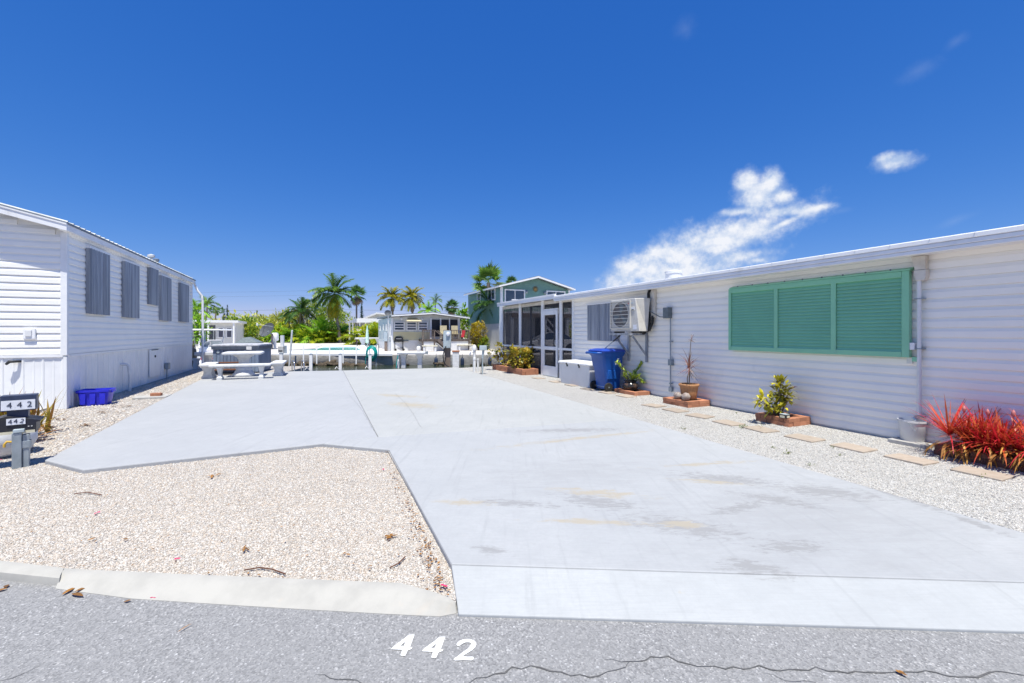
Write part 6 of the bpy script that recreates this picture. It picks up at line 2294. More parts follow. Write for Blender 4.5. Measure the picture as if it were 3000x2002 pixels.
# ---- white houses behind the palms
def porch_house():
    Yh = 60.0
    t = thing('white_cottage', 'white cottage with gabled porch roof behind the yellow bush', 'house', (PY(A4(1330, 1000), Yh).x, Yh, 0))
    ox = t.location.x

    def q(zx, zy):
        p = PY(A4(zx, zy), Yh)
        return p.x - ox, p.z
    e0_, ze = q(1150, 800)
    e1_, _ = q(1620, 800)
    xa, za = q(1330, 748)
    MB().box(e0_ + .6, e1_, 1.5, 8, 0, ze).build('wall', M['offwhite'], t)
    MB().prism([(e0_, ze - .05), (xa, za), (q(1600, 755)[0], q(1600, 755)[1]), (e1_, ze + .05), (e1_, ze - .1), (e0_, ze - .12)], 'y', -.3, 9).build('roof', M['white_roof'], t)
    x0, z1 = q(1250, 815)
    x1, z0 = q(1330, 890)
    window(t, x0, x1, z0, z1, 1.46, 1, 1, .12)
    for zx in (1195, 1240, 1340, 1425):
        x0, _ = q(zx, 900)
        MB().box(x0 - .08, x0 + .08, .0, .16, 0, ze).build('porch_post', M['trim'], t)
    x0, z1 = q(1490, 812)
    x1, z0 = q(1590, 870)
    MB().box(x0, x1, 1.44, 1.49, z0, z1).build('opening_shade_sheet', M['porch_dark'], t)  # flat dark sheet on the wall, drawn for the shade inside an opening
    MB().box(q(1240, 900)[0], q(1425, 900)[0], -.05, .0, 0, q(1240, 905)[1]).build('porch_wall', M['white_plastic'], t)
    return t


porch_house()
Yh = 75.0
pk = PY(A4(1600, 680), Yh)
t = thing('white_house', 'white gable-roofed house rising behind the cottage and the beige trailer', 'house', (pk.x, Yh, 0))
zl = PY(A4(1450, 748), Yh)
MB().prism([(zl.x - pk.x, 0), (zl.x - pk.x, zl.z), (0, pk.z - .1), (8.2, zl.z), (8.2, 0)], 'y', 0, 12).build('wall', M['offwhite'], t)
MB().prism([(zl.x - pk.x - .5, zl.z - .2), (zl.x - pk.x - .5, zl.z + .05), (0, pk.z + .15), (8.7, zl.z + .05), (8.7, zl.z - .2), (0, pk.z - .1)], 'y', -.6, 12.5).build('roof', M['white_roof'], t)
Yh = 44.0
a, c = PY(A3(95, 578), Yh), PY(A3(845, 578), Yh)
t = thing('boathouse', 'low white boathouse with a long flat roof at the left of the canal', 'boathouse', (c.x - CT * 2.3, Yh - ST * 2.3, 0), TH)
hw = 2.3
MB().box(-hw, hw, .0, 6, 0, a.z - .1).build('wall', M['offwhite'], t)
MB().box(-hw - .3, hw + .3, -.7, 6.3, a.z - .1, a.z + .12).build('roof', M['white_roof'], t)
MB().box(-hw + .3, hw - 1.7, -.02, 0.0, .3, a.z - .35).build('bay_shade_sheet', M['dish'], t)  # thin dark sheet on the wall, shade of the bay painted in
for xx in (-hw + .1, -.6, .1, hw - .1):
    MB().box(xx - .07, xx + .07, -.6, -.46, 0, a.z - .1).build('column', M['trim'], t)
for x0 in (hw - 1.5, hw - .8):
    window(t, x0, x0 + .5, .9, 1.9, -.02, 1, 1, .06)
for (zx0, zx1, zy, Yh, lab, mt) in ((850, 1330, 575, 78, 'long low white-roofed trailer half hidden by shrubs', 'white_roof'), (1100, 1260, 478, 118, 'small far pale grey roof above the shrubs', 'roof_metal')):
    a, c = PY(A3(zx0, zy), Yh), PY(A3(zx1, zy), Yh)
    t = thing('far_trailer', lab, 'trailer', ((a.x + c.x) / 2, Yh, 0))
    hw = (c.x - a.x) / 2
    MB().box(-hw, hw, 0, 5, 0, a.z - .3).build('wall', M['offwhite'], t)
    MB().prism([(-hw - .4, a.z - .35), (-hw - .4, a.z - .2), (0, a.z), (hw + .4, a.z - .2), (hw + .4, a.z - .35)], 'y', -.5, 5.5).build('roof', M[mt], t)
Yh = 95.0
a, c, pk = PY(A3(1235, 535), Yh), PY(A3(1535, 535), Yh), PY(A3(1385, 478), Yh)
t = thing('green_roofed_house', 'far house with a green hipped roof behind the shrubs', 'house', ((a.x + c.x) / 2, Yh, 0))
hw = (c.x - a.x) / 2
MB().box(-hw + .6, hw - .6, .6, 9, 0, a.z).build('wall', M['offwhite'], t)
MB().add([(-hw, 0, a.z), (hw, 0, a.z), (hw, 10, a.z), (-hw, 10, a.z), (-hw * .15, 5, pk.z), (hw * .15, 5, pk.z)], [(0, 1, 5, 4), (1, 2, 5), (2, 3, 4, 5), (3, 0, 4), (3, 2, 1, 0)]).build('roof', M['house_green'], t)

# ================================================================== FAR-BANK THINGS
# satellite dish
p = G(A3(1440, 1028))
ds = thing('satellite_dish', 'large grey satellite dish on a tripod across the canal', 'satellite dish', (p.x, p.y, 0))
zc = PY(A3(1370, 710), p.y).z
MB().tube([(0, 0, 0), (0, 0, zc - .35)], .06, 10).build('mast', M['brown_post'], ds, smooth=60)
for a in (90, 210, 330):
    MB().tube([(0, 0, .8), (.45 * math.cos(R(a)), .45 * math.sin(R(a)), 0)], .03, 8).build('leg', M['galv'], ds)
MD = Matrix.Translation((-.35, -.15, zc)) @ Euler((R(62), 0, R(-28))).to_matrix().to_4x4()
MB().lathe([(.02, -.18), (.35, -.14), (.62, -.05), (.78, .04), (.80, .05), (.78, .02), (.6, -.08), (.3, -.17), (.02, -.21)], 32, M=MD, cap=False, sx=1.05, sy=.82).build('reflector', M['dish'], ds, smooth=60)
fe = MD @ Vector((0, 0, .95))
for k in range(3):
    a = R(120 * k + 30)
    MB().tube([MD @ Vector((.7 * math.cos(a), .6 * math.sin(a), .0)), fe], .016, 6).build('feed_arm', M['grey_metal'], ds)
MB().lathe([(.05, -.12), (.07, .0), (.05, .1)], 10, tuple(fe)).build('feed_horn', M['white_plastic'], ds)
MB().bar((-.3, -.1, zc - .1), (0, 0, zc - .4), .1, .1).build('mount', M['grey_metal'], ds)
# white container on a stand
p = PY(A3(1487, 890), 38.0)
t = thing('outboard_stand', 'white covered outboard motor on a stand right of the satellite dish', 'outboard motor', (p.x, 38.0, 0))
q = PY(A3(1487, 758), 38.0)
MB().rings([rrect(.2, .18, p.z, .06), rrect(.25, .22, p.z + .1, .08), rrect(.24, .2, q.z - .1, .08), rrect(.17, .14, q.z, .06)]).build('cowling', M['hull'], t, smooth=50)
MB().box(-.08, .08, -.08, .08, .0, p.z).build('motor_leg', M['white_plastic'], t)
MB().box(-.3, .3, -.25, .25, .0, .05).build('stand_base', M['grey_metal'], t)

# grill, propane, benches, pole dish
p = G(A5(435, 1215))
gr = thing('gas_grill', 'black gas grill on the far bank in front of the beige trailer', 'grill', (p.x, p.y, 0), TH * .5)
MB().prism([(-.34, .80), (.34, .80), (.32, 1.0), (.2, 1.1), (-.2, 1.1), (-.32, 1.0)], 'y', -.25, .25).build('hood', M['black'], gr, bevel=.02)
MB().box(-.36, .36, -.27, .27, .68, .798).build('firebox', M['black'], gr)
for s in (-1, 1):
    MB().box(s * .55 - .18, s * .55 + .18, -.2, .2, .74, .77).build('side_shelf', M['black'], gr)
    for y in (-.2, .2):
        MB().box(s * .3 - .03, s * .3 + .03, y - .03, y + .03, .06, .68).build('leg', M['black'], gr)
    MB().lathe([(.09, -.03), (.09, .03)], 14, M=Matrix.Translation((s * .3 + .05, -.25, .09)) @ Euler((R(90), 0, 0)).to_matrix().to_4x4()).build('wheel', M['rubber'], gr)
MB().box(-.28, .28, -.18, .18, .2, .23).build('lower_shelf', M['black'], gr)
MB().tube([(-.2, -.3, .93), (.2, -.3, .93)], .015, 8).build('hood_handle', M['steel'], gr)
p = G(A5(717, 1225))
t = thing('propane_tank', 'small pale propane cylinder by the beige trailer', 'gas cylinder', (p.x, p.y, 0))
MB().lathe([(.12, 0), (.15, .04), (.15, .3), (.1, .38), (.06, .4)], 16).build('tank', M['white_plastic'], t, smooth=40)
MB().lathe([(.08, .4), (.08, .5)], 12, cap=False).build('collar', M['grey_metal'], t)
for (x0, x1, zy, zb2, lab) in ((770, 990, 1180, 1232, 'low pale concrete bench left of the deck stairs'), (1270, 1530, 1160, 1212, 'low pale concrete bench right of the deck stairs')):
    a, c = G(A5(x0, zb2)), G(A5(x1, zb2))
    L = c.x - a.x
    t = thing('garden_bench', lab, 'bench', ((a.x + c.x) / 2, a.y, 0), R(4), 'benches in front of the wooden deck')
    MB().box(-L / 2, L / 2, -.2, .2, .40, .47).build('seat', M['table_yellow'], t, bevel=.01)
    for s in (-1, 1):
        MB().box(s * L * .36 - .07, s * L * .36 + .07, -.16, .16, 0, .40).build('leg', M['cast_white'], t)
p = G(A5(310, 1220))
q = PY(A5(310, 675), p.y)
t = thing('pole_dish', 'small grey satellite dish on a white pole at the beige trailer corner', 'satellite dish', (p.x - .1, p.y - .2, 0))
MB().tube([(0, 0, 0), (0, 0, q.z)], .035, 8).build('mast', M['white_plastic'], t)
MB().lathe([(.02, -.06), (.18, -.03), (.245, .02), (.25, .03), (.17, -.01), (.02, -.04)], 20, M=Matrix.Translation((0, -.08, q.z)) @ Euler((R(80), 0, R(15))).to_matrix().to_4x4(), cap=False, sx=1.0, sy=.85).build('reflector', M['dish'], t, smooth=60)
p = G(A5(295, 1220))
t = thing('power_pedestal', 'grey power pedestal on a post by the beige trailer corner', 'pedestal', (p.x - .12, p.y - .45, 0))
MB().box(-.1, .1, -.06, .06, 0, .75).build('post', M['brown_post'], t)
MB().box(-.14, .14, -.1, .08, .752, 1.4).build('pedestal_box', M['pedestal'], t, bevel=.01)
p = G(A4(1650, 1160))
t = thing('white_bollard', 'white rounded bollard left of the beige trailer', 'bollard', (p.x, p.y, 0))
MB().lathe([(.2, 0), (.2, .85), (.15, .98), (.05, 1.02)], 16).build('bollard', M['white_plastic'], t, smooth=40)
# terrace table with closed parasol
p = G(A4(1510, 1160))
t = thing('terrace_table', 'pale long table with white pedestals beside the yellow bush', 'table', (p.x, p.y, 0))
MB().box(-1.45, 1.45, -.4, .4, .82, .92).build('table_top', M['cast_white'], t, bevel=.02)
for s in (-1, 1):
    MB().rings([rrect(.3, .25, 0, .04, s * .8), rrect(.15, .15, .3, .04, s * .8), rrect(.35, .3, .82, .04, s * .8)]).build('leg', M['cast_white'], t, smooth=40)
q = PY(A4(1490, 850), p.y)
t = thing('closed_parasol', 'closed white and mint parasol standing at the terrace table', 'parasol', (p.x - .25, p.y - .5, 0))
MB().tube([(0, 0, 0), (0, 0, q.z - .1)], .035, 8).build('pole', M['white_plastic'], t)
MB().lathe([(.04, .0), (.18, .1), (.16, .5), (.1, 1.3), (.03, 1.75)], 14, (0, 0, q.z - 1.78)).build('folded_canopy', M['parasol'], t, smooth=50)
p = G(A4(1395, 1150))
t = thing('bar_table', 'small yellow-topped table in front of the yellow bush', 'table', (p.x, p.y, 0))
z = PY(A4(1395, 1042), p.y).z
MB().box(-.85, .85, -.3, .3, z - .06, z).build('table_top', M['table_yellow'], t)
for s in (-.7, .6):
    MB().box(s - .07, s + .07, -.1, .1, 0, z - .06).build('leg', M['deck_wood'], t)
p = G(A4(1192, 1090))
t = thing('black_bin', 'black barrel bin beside the palm trunk', 'bin', (p.x, p.y, 0))
MB().lathe([(.75, 0), (.8, 1.6), (.85, 1.65), (.85, 1.75), (.4, 1.9)], 16, sx=.9).build('bin_body', M['black'], t, smooth=40)

# ================================================================== BOATS
def boat(label, loc, rz, L, bottom='hull_blue', top=True, red=False):
    t = thing('motorboat', label, 'boat', loc, rz, 'boats moored at the left')
    B = L * .17
    rings = []
    for i in range(13):
        s = i / 12
        x = -L / 2 + L * s
        w = B * (1 if s < .5 else max(.02, (1 - ((s - .5) / .5) ** 2.2)))
        kz = 0 + .55 * max(0, s - .6) ** 1.5
        sh_ = .95 + .35 * s ** 2
        rings.append([(x, -w * .15, kz), (x, -w * .8, kz + .25), (x, -w, sh_ * .6), (x, -w * 1.06, sh_), (x, -w * .9, sh_), (x, -w * .8, sh_ - .25), (x, w * .8, sh_ - .25), (x, w * .9, sh_), (x, w * 1.06, sh_), (x, w, sh_ * .6), (x, w * .8, kz + .25), (x, w * .15, kz)])
    MB().rings(rings).build('hull', M['hull'], t, smooth=30)
    r2 = [[(p[0], p[1] * 1.012, p[2] - .006) for p in (r[0], r[1], r[2], r[9], r[10], r[11])] for r in rings[:-1]]
    MB().rings(r2).build('bottom_paint', M[bottom], t, smooth=30)
    MB().rings([rrect(.45, .38, .7, .08, -.1), rrect(.42, .36, 1.4, .08, -.1), rrect(.25, .34, 1.55, .08, -.1)]).build('console', M['hull'], t, smooth=40)
    MB().add([(.12, -.36, 1.52), (.12, .36, 1.52), (-.2, .3, 1.95), (-.2, -.3, 1.95)], [(0, 1, 2, 3)]).build('windshield', M['pedestal'], t)
    for s in (-1, 1):
        MB().tube([(.14, s * .37, 1.5), (-.2, s * .31, 1.96)], .025, 6).build('windshield_frame', M['hull'], t)
    MB().tube([(-.2, -.31, 1.96), (-.2, .31, 1.96)], .025, 6).build('windshield_frame', M['hull'], t)
    MB().rings([rrect(.2, .3, .85, .06, -1.0), rrect(.2, .3, 1.22, .06, -1.0)]).build('seat', M['red' if red else 'hull'], t, bevel=.02)
    MB().rings([rrect(.16, .18, .55, .05, -L / 2 - .2), rrect(.22, .22, 1.1, .06, -L / 2 - .2), rrect(.2, .2, 1.5, .06, -L / 2 - .2), rrect(.1, .12, 1.62, .05, -L / 2 - .2)]).build('outboard', M['black' if red else 'hull'], t, smooth=50)
    if top:
        MB().rings([rrect(1.2, .95, 2.85, .2, -.3), rrect(1.25, 1.0, 2.9, .2, -.3), rrect(1.2, .95, 2.98, .2, -.3)]).build('hard_top', M['hull'], t, smooth=40)
        for x in (.5, -1.0):
            for s in (-1, 1):
                MB().tube([(x * .8, s * .5, 1.0), (x, s * .75, 2.86)], .03, 8).build('top_post', M['steel'], t)
    return t


bt1 = boat('white open motorboat with windshield and red seat behind the left home', Vector((-14.75, 22.2, -.64)), R(98), 5.0, red=True, top=False)
bt1.scale = (.85, .85, .85)
bt2 = boat('white motorboat with a white hard top moored before the boathouse', Vector((-18.9, 27.4, -.64)), R(184), 6.4, 'hull')
bt2.scale = (.8, .8, .76)
p = PY(A3(1050, 800), 33.0)
t = thing('boat_cover', 'low grey boat under a pale cover left of the satellite dish', 'boat', (p.x, 33.0, 0))
MB().rings([[(-1.6, -.6, .1), (1.6, -.6, .1), (1.7, .6, .1), (-1.6, .6, .1)], [(-1.7, -.8, .7), (2.0, -.7, .75), (2.0, .7, .75), (-1.7, .8, .7)], [(-.6, -.2, 1.15), (.3, -.2, 1.2), (.3, .2, 1.2), (-.6, .2, 1.15)]]).build('hull_and_cover', M['grey_paint'], t, smooth=30)
t.scale = (.45, .6, .9)
MB().box(-1.2, 1.2, -.4, .4, 0, .12).build('cradle', M['grey_metal'], t)

# utility pole and wires
p = PY(A4(705, 345), 80.0)
up_ = thing('utility_pole', 'tall pale utility pole with transformers behind the palms', 'utility pole', (p.x, 80.0, 0))
MB().tube([(0, 0, 0), (0, 0, p.z)], [.22, .13], 10).build('pole', M['pole'], up_, smooth=60)
for s, z in ((-.45, p.z - 2.2), (.4, p.z - 1.9)):
    MB().lathe([(.2, 0), (.24, .1), (.24, .7), (.1, .85)], 12, (s, -.1, z)).build('transformer', M['grey_metal'], up_, smooth=40)
MB().box(-.6, .6, -.06, .06, p.z - 1.1, p.z - .98).build('crossarm', M['pole'], up_)
for s in (-.5, .5):
    MB().lathe([(.04, 0), (.06, .08), (.03, .2)], 8, (s, 0, p.z - .98)).build('insulator', M['grey_metal'], up_)
for i, (za, lab) in enumerate(((p.z - .05, 'topmost thin overhead wire crossing behind the palms'), (p.z - .85, 'second thin overhead wire crossing behind the palms'), (p.z - 3.4, 'lowest thin overhead cable crossing behind the palms'))):
    w = MB()
    pts = []
    for k in range(-14, 15):
        xx = k * 8.0
        s = ((xx + 60) % 60) / 60
        pts.append((p.x + xx, 80.3, za - 1.1 * 4 * s * (1 - s) * .35))
    o = w.tube(pts, .009 if i < 2 else .016, 5).build('overhead_wire', M['wire'], None)
    tag(o, lab, 'wire', 'overhead wires')
# ================================================================== PALMS AND SHRUBS
def frond_mesh(name, m, e0, droop, seed, nl=32, wl=.07, hang=.6, wind=0.0):
    """one feather leaf of unit length along +x, drooping; leaflets are single strips"""
    r = random.Random(seed)
    lb = LB()
    p = Vector((0, 0, 0))
    e = e0
    pts = []
    n = 14
    for i in range(n + 1):
        pts.append((p.copy(), e))
        p = p + Vector((math.cos(e), wind * i / n * .6, math.sin(e))) * (1.0 / n)
        e -= droop / n
    for i in range(n):
        lb.strap(pts[i][0], pts[i + 1][0] - pts[i][0], (pts[i + 1][0] - pts[i][0]).length * 1.02, .022 * (1 - i / n) + .004, 0, 1, .8, side=(0, 1, 0), prof=lambda t: 1)
    for s in (-1, 1):
        for k in range(nl):
            f = (.14 + .84 * (k + r.random() * .5) / nl) * n
            i = min(int(f), n - 1)
            q = pts[i][0].lerp(pts[i + 1][0], f - i)
            e_ = pts[i][1]
            fwd = Vector((math.cos(e_), 0, math.sin(e_)))
            upv = Vector((-math.sin(e_), 0, math.cos(e_)))
            L = .30 * math.sin(math.pi * (.16 + .78 * f / n)) ** .8 * r.uniform(.85, 1.1)
            d = (fwd * .62 + Vector((0, s, 0)) * .75 + upv * r.uniform(-.15, .28) + Vector((0, wind * 1.0, 0))).normalized()
            lb.strap(q, d, L, wl * .62, hang * r.uniform(.7, 1.5), 3, min(1, max(0, .5 + r.gauss(0, .28))), prof=lambda t: (1 - .75 * t))
    me_o = lb.build(name, m, None)
    me = me_o.data
    bpy.data.objects.remove(me_o)
    return me


def fan_mesh(name, m, seed, n=15, droop=.5):
    r = random.Random(seed)
    lb = LB()
    lb.strap((0, 0, 0), (1, 0, .1), .5, .02, .2, 3, .7, side=(0, 1, 0), prof=lambda t: 1)
    for k in range(n):
        a = R(-125 + 250 * k / (n - 1))
        lb.strap((.47, 0, .02), (math.cos(a), math.sin(a), .12), .5 * r.uniform(.85, 1.05) * (1 - .1 * abs(a)), .085, droop * r.uniform(.6, 1.6), 4, min(1, max(0, .5 + r.gauss(0, .25))),
                 side=(-math.sin(a), math.cos(a), 0), prof=lambda t: (.5 + t) if t < .5 else 1.9 * (1.03 - t))
    o = lb.build(name, m, None)
    me = o.data
    bpy.data.objects.remove(o)
    return me


FR = {}
for key in ('frond_green', 'frond_dark', 'frond_yellow', 'areca', 'areca_green'):
    FR[key] = [frond_mesh('frond', M[key], R(e), dr, 31 + i, hang=hg, wind=wd) for i, (e, dr, hg, wd) in enumerate(((72, 1.0, .5, .12), (48, 1.6, .8, .1), (20, 1.7, 1.1, .15), (-5, 1.3, 1.3, .05), (60, 1.9, .9, -.12)))]
FR['dead'] = [frond_mesh('frond', M['frond_dead'], R(-35), .9, 77, hang=1.2)]
FN = {k: [fan_mesh('fan_leaf', M[k], 5 + i, droop=d) for i, d in enumerate((.35, .8))] for k in ('frond_green', 'frond_dark', 'areca_green')}
FN['dead'] = [fan_mesh('fan_leaf', M['frond_dead'], 9, 13, 1.6)]


def trunk(t, pts, r0, r1, m='trunk'):
    P = [Vector(p) for p in pts]
    # smooth the polyline
    Q = []
    for i in range(len(P) - 1):
        for k in range(4):
            f = k / 4
            a = P[max(i - 1, 0)]
            b_, c_, d_ = P[i], P[i + 1], P[min(i + 2, len(P) - 1)]
            Q.append(.5 * ((2 * b_) + (c_ - a) * f + (2 * a - 5 * b_ + 4 * c_ - d_) * f * f + (3 * b_ - a - 3 * c_ + d_) * f ** 3))
    Q.append(P[-1])
    n = len(Q)
    rs = [(r0 + (r1 - r0) * min(1, 2.2 * i / n)) * (1 + .05 * (i % 2)) for i in range(n)]
    return MB().tube(Q, rs, 9).build('trunk', M[m], t, smooth=50)


def palm(label, loc, pts, r0, r1, key, L, n, group='palms on the far bank', dead=0, elev=None, lean_az=None):
    t = thing('palm_tree', label, 'palm', loc, 0, group)
    trunk(t, pts, r0, r1)
    top = Vector(pts[-1])
    for i in range(n):
        az_ = 2.4 * i + rnd.uniform(-.3, .3)
        f = i / n
        v = 0 if f < .25 else (4 if f < .45 else (1 if f < .65 else (2 if f < .85 else 3)))
        o = mkobj('frond', FR[key][v], None, t)
        s = L * rnd.uniform(.85, 1.1)
        o.location = top + Vector((0, 0, rnd.uniform(-.05, .1)))
        o.rotation_euler = (rnd.gauss(0, .12), rnd.gauss(0, .12), az_)
        o.scale = (s, s, s)
    for i in range(dead):
        o = mkobj('frond', FR['dead'][0], None, t)
        o.location = top + Vector((0, 0, -.1))
        o.rotation_euler = (0, R(25), 2.1 * i + .3)
        o.scale = (L * .75,) * 3
    return t


def fan_palm(label, loc, H_, key, L, n, dead, r=.14, group='palms on the far bank', ball=False, lean=(0, 0)):
    t = thing('fan_palm', label, 'palm', loc, 0, group)
    trunk(t, [(0, 0, 0), (lean[0] * .3, 0, H_ * .5), (lean[0], lean[1], H_)], r * 1.3, r)
    top = Vector((lean[0], lean[1], H_))
    for i in range(n):
        f = i / n
        el_ = 85 - (150 if ball else 115) * f + rnd.uniform(-8, 8)
        o = mkobj('fan_leaf', FN[key][i % 2], None, t)
        s = L * rnd.uniform(.85, 1.1)
        o.location = top
        o.rotation_euler = (rnd.gauss(0, .25), -R(el_), 2.4 * i + rnd.uniform(-.3, .3))
        o.scale = (s, s, s)
    for i in range(dead):
        o = mkobj('fan_leaf', FN['dead'][0], None, t)
        s = L * rnd.uniform(.8, 1.05)
        o.location = top + Vector((0, 0, -.15 - .25 * rnd.random()))
        o.rotation_euler = (rnd.gauss(0, .3), R(rnd.uniform(38, 75)), 2.4 * i)
        o.scale = (s, s, s)
    return t


def far_at(px, Y, base_z=0.0):
    p = PY(px, Y)
    return p


# tall coconut palm by the pool
Yp = 58.0
b_ = G(A4(1055, 1105))
Yp = b_.y
tp = PY(A4(982, 425), Yp)
palm('tall green coconut palm with a leaning grey trunk beside the pool', (b_.x, Yp, 0), [(0, 0, 0), ((tp.x - b_.x) * .25, 0, 2.0), ((tp.x - b_.x) * .85, 0, 4.6), (tp.x - b_.x, 0, tp.z)], .24, .15, 'frond_green', 3.6, 26, dead=1)
dfr = bpy.data.objects['palm_tree']
for k in range(4):
    o = mkobj('frond', FR['frond_yellow'][3], None, dfr)
    o.location = (tp.x - b_.x, 0, tp.z)
    o.rotation_euler = (0, R(38), -1.57 + (k - 1.5) * .5)
    o.scale = (3.4,) * 3
p = PY(A4(1305, 410), 76)
fan_palm('tall fan palm with a brown dead skirt right of the coconut palm', (p.x - .1, 76, 0), p.z, 'frond_dark', 2.1, 22, 16)
for zx, zy, Yq, lab, L in ((335, 470, 56, 'yellow coconut palm left of the pair behind the beige trailer', 2.1), (620, 480, 54, 'yellow-green coconut palm right of the pair behind the beige trailer', 2.0)):
    p = PY(A5(zx, zy), Yq)
    palm(lab, (p.x, Yq, 0), [(0, 0, 0), (.1, 0, p.z * .5), (0, 0, p.z)], .17, .12, 'frond_yellow', L, 32, dead=2)
p = PY(A5(955, 520), 52)
palm('slender green palm with a tufted top above the beige trailer roof', (p.x, 52, 0), [(0, 0, 0), (0, 0, p.z * .6), (0, 0, p.z)], .08, .06, 'frond_green', 1.3, 9)
p = PY(A5(850, 640), 50)
palm('low yellow-green palm behind the beige trailer roof', (p.x, 50, 0), [(0, 0, 0), (0, 0, p.z - .5), (0, 0, p.z - .2)], .12, .1, 'areca_green', 1.7, 16)
p = PY(A5(1195, 590), 58)
fan_palm('round-headed sabal palm between the beige trailer and the green house', (p.x, 58, 0), p.z, 'frond_dark', 1.35, 34, 4, .16, ball=True)
p = PY(A6(395, 300), 50)
fan_palm('tall fan palm with a shaggy brown skirt behind the green house', (p.x, 50, 0), p.z, 'frond_green', 2.6, 22, 24, .2)
p = PY(A6(690, 290), 54)
fan_palm('fan palm crown peeping over the green house roof', (p.x, 54, 0), p.z - .3, 'frond_dark', 1.3, 14, 5)
# young palm in front of the green house
b_ = G(A5(1872, 1185))
tp = PY(A5(1735, 590), b_.y)
palm('young dark green palm with a curved trunk left of the screened porch', (b_.x, b_.y, 0), [(0, 0, 0), (.05, 0, 1.2), ((tp.x - b_.x) * .3, 0, 2.2), (tp.x - b_.x, 0, tp.z - .1)], .07, .06, 'frond_dark', 2.1, 24)
p = PY(A5(1890, 640), b_.y + 1.5)
palm('second young palm whose fronds brush the porch roof', (p.x + .3, b_.y + 1.5, 0), [(0, 0, 0), (0, 0, 1.5), (-.1, 0, p.z)], .07, .06, 'frond_dark', 1.5, 15)
# left edge
p = PY(A3(380, 310), 92)
palm('slim coconut palm bending in the wind at the far left', (p.x - .4, 92, 0), [(0, 0, 0), (.05, 0, p.z * .5), (.4, 0, p.z)], .2, .14, 'frond_green', 3.0, 18)
p = PY(A3(195, 390), 62)
palm('low green palm just right of the left home', (p.x, 62, 0), [(0, 0, 0), (0, 0, p.z * .5), (0, 0, p.z - .2)], .18, .14, 'areca_green', 2.2, 20, dead=4)
p = PY(A3(1905, 430), 63)
palm('low spreading dark coconut palm left of the utility pole', (p.x, 63, 0), [(0, 0, 0), (0, 0, p.z * .5), (0, 0, p.z - .1)], .2, .15, 'frond_dark', 2.7, 22, dead=2)
p = PY(A3(1720, 520), 66)
palm('small dark palm at the left of the shrub border', (p.x, 66, 0), [(0, 0, 0), (0, 0, p.z * .5), (0, 0, p.z)], .14, .1, 'frond_dark', 1.7, 14)


# ---- conifers
def conifer(label, px, Y, ztop_px, r, n):
    b0_ = PY(px, Y)
    zt2 = PY((px[0], ztop_px), Y).z
    t = thing('norfolk_pine', label, 'tree', (b0_.x, Y, 0), 0, 'narrow conifers')
    MB().tube([(0, 0, 0), (0, 0, zt2)], [.15, .03], 7).build('trunk', M['bark'], t)
    lb = LB()
    for k in range(n):
        z = rnd.uniform(zt2 * .3, zt2)
        rr_ = r * (1.05 - z / zt2) + .15
        a = rnd.uniform(0, 6.28)
        lb.strap((0, 0, z), (math.cos(a), math.sin(a), .45), rr_ * rnd.uniform(.6, 1.15), .22, .3, 3, prof=LEAFP)
    lb.build('crown', M['pine'], t)


conifer('slender dark conifer right of the fan palm', A4(1370, 740), 82, A4(0, 528)[1], 1.1, 260)
conifer('small dark conifer on the left skyline', A3(705, 440), 120, A3(0, 300)[1], 2.0, 240)
conifer('smaller dark conifer beside another on the left skyline', A3(652, 440), 122, A3(0, 360)[1], 1.8, 160)


# ---- shrubs
def clump(label, px, Y, h, rad, key, n, fill=None, nfill=0, group='feathery shrubs along the far bank', name='areca_clump'):
    p = PY(px, Y)
    t = thing(name, label, 'shrub', (p.x, Y, 0), 0, group)
    for i in range(n):
        o = mkobj('frond', FR[key][(0, 4, 1, 0, 1)[i % 5]], None, t)
        a = 2.4 * i
        rr_ = rad * .35 * rnd.random() ** .5
        s = h * rnd.uniform(.75, 1.15)
        o.location = (rr_ * math.cos(a), rr_ * math.sin(a), .02)
        o.rotation_euler = (rnd.gauss(0, .2), rnd.gauss(0, .2), a + rnd.uniform(-.5, .5))
        o.scale = (s, s, s)
    if nfill:
        lb = LB()
        blob_leaves(lb, (0, 0, h * .38), (rad * .9, rad * .8, h * .4), int(nfill * 1.6), .36, .4, .3, .8)
        lb.build('foliage', M[fill], t)
    return t


def shrub(label, px, Y, h, rx, n, m, leaf=.3, zc=None, group='shrubs on the far bank', stem=True, blobs=3, ry=None):
    p = PY(px, Y)
    t = thing('shrub', label, 'shrub', (p.x, Y, 0), 0, group)
    lb = LB()
    blob_leaves(lb, (0, 0, h * .52), (rx, ry or rx * .8, h * .48), int(n * 1.0), leaf, .45, .45, .7)
    for k in range(blobs):
        a = rnd.uniform(0, 6.28)
        q = (rx * .6 * math.cos(a), rx * .4 * math.sin(a), h * rnd.uniform(.35, .8))
        blob_leaves(lb, q, (rx * .5, rx * .45, h * .28), int(n * .7 / blobs), leaf, .5, .4, .7)
    sm = MB()
    for k in range(4):
        sm.tube([(rnd.gauss(0, .05), rnd.gauss(0, .05), 0), (rnd.gauss(0, rx * .3), rnd.gauss(0, rx * .2), h * .6)], [.05, .02], 5)
    sm.build('stem', M['bark'], t)
    lb.build('foliage', M[m], t)
    return t


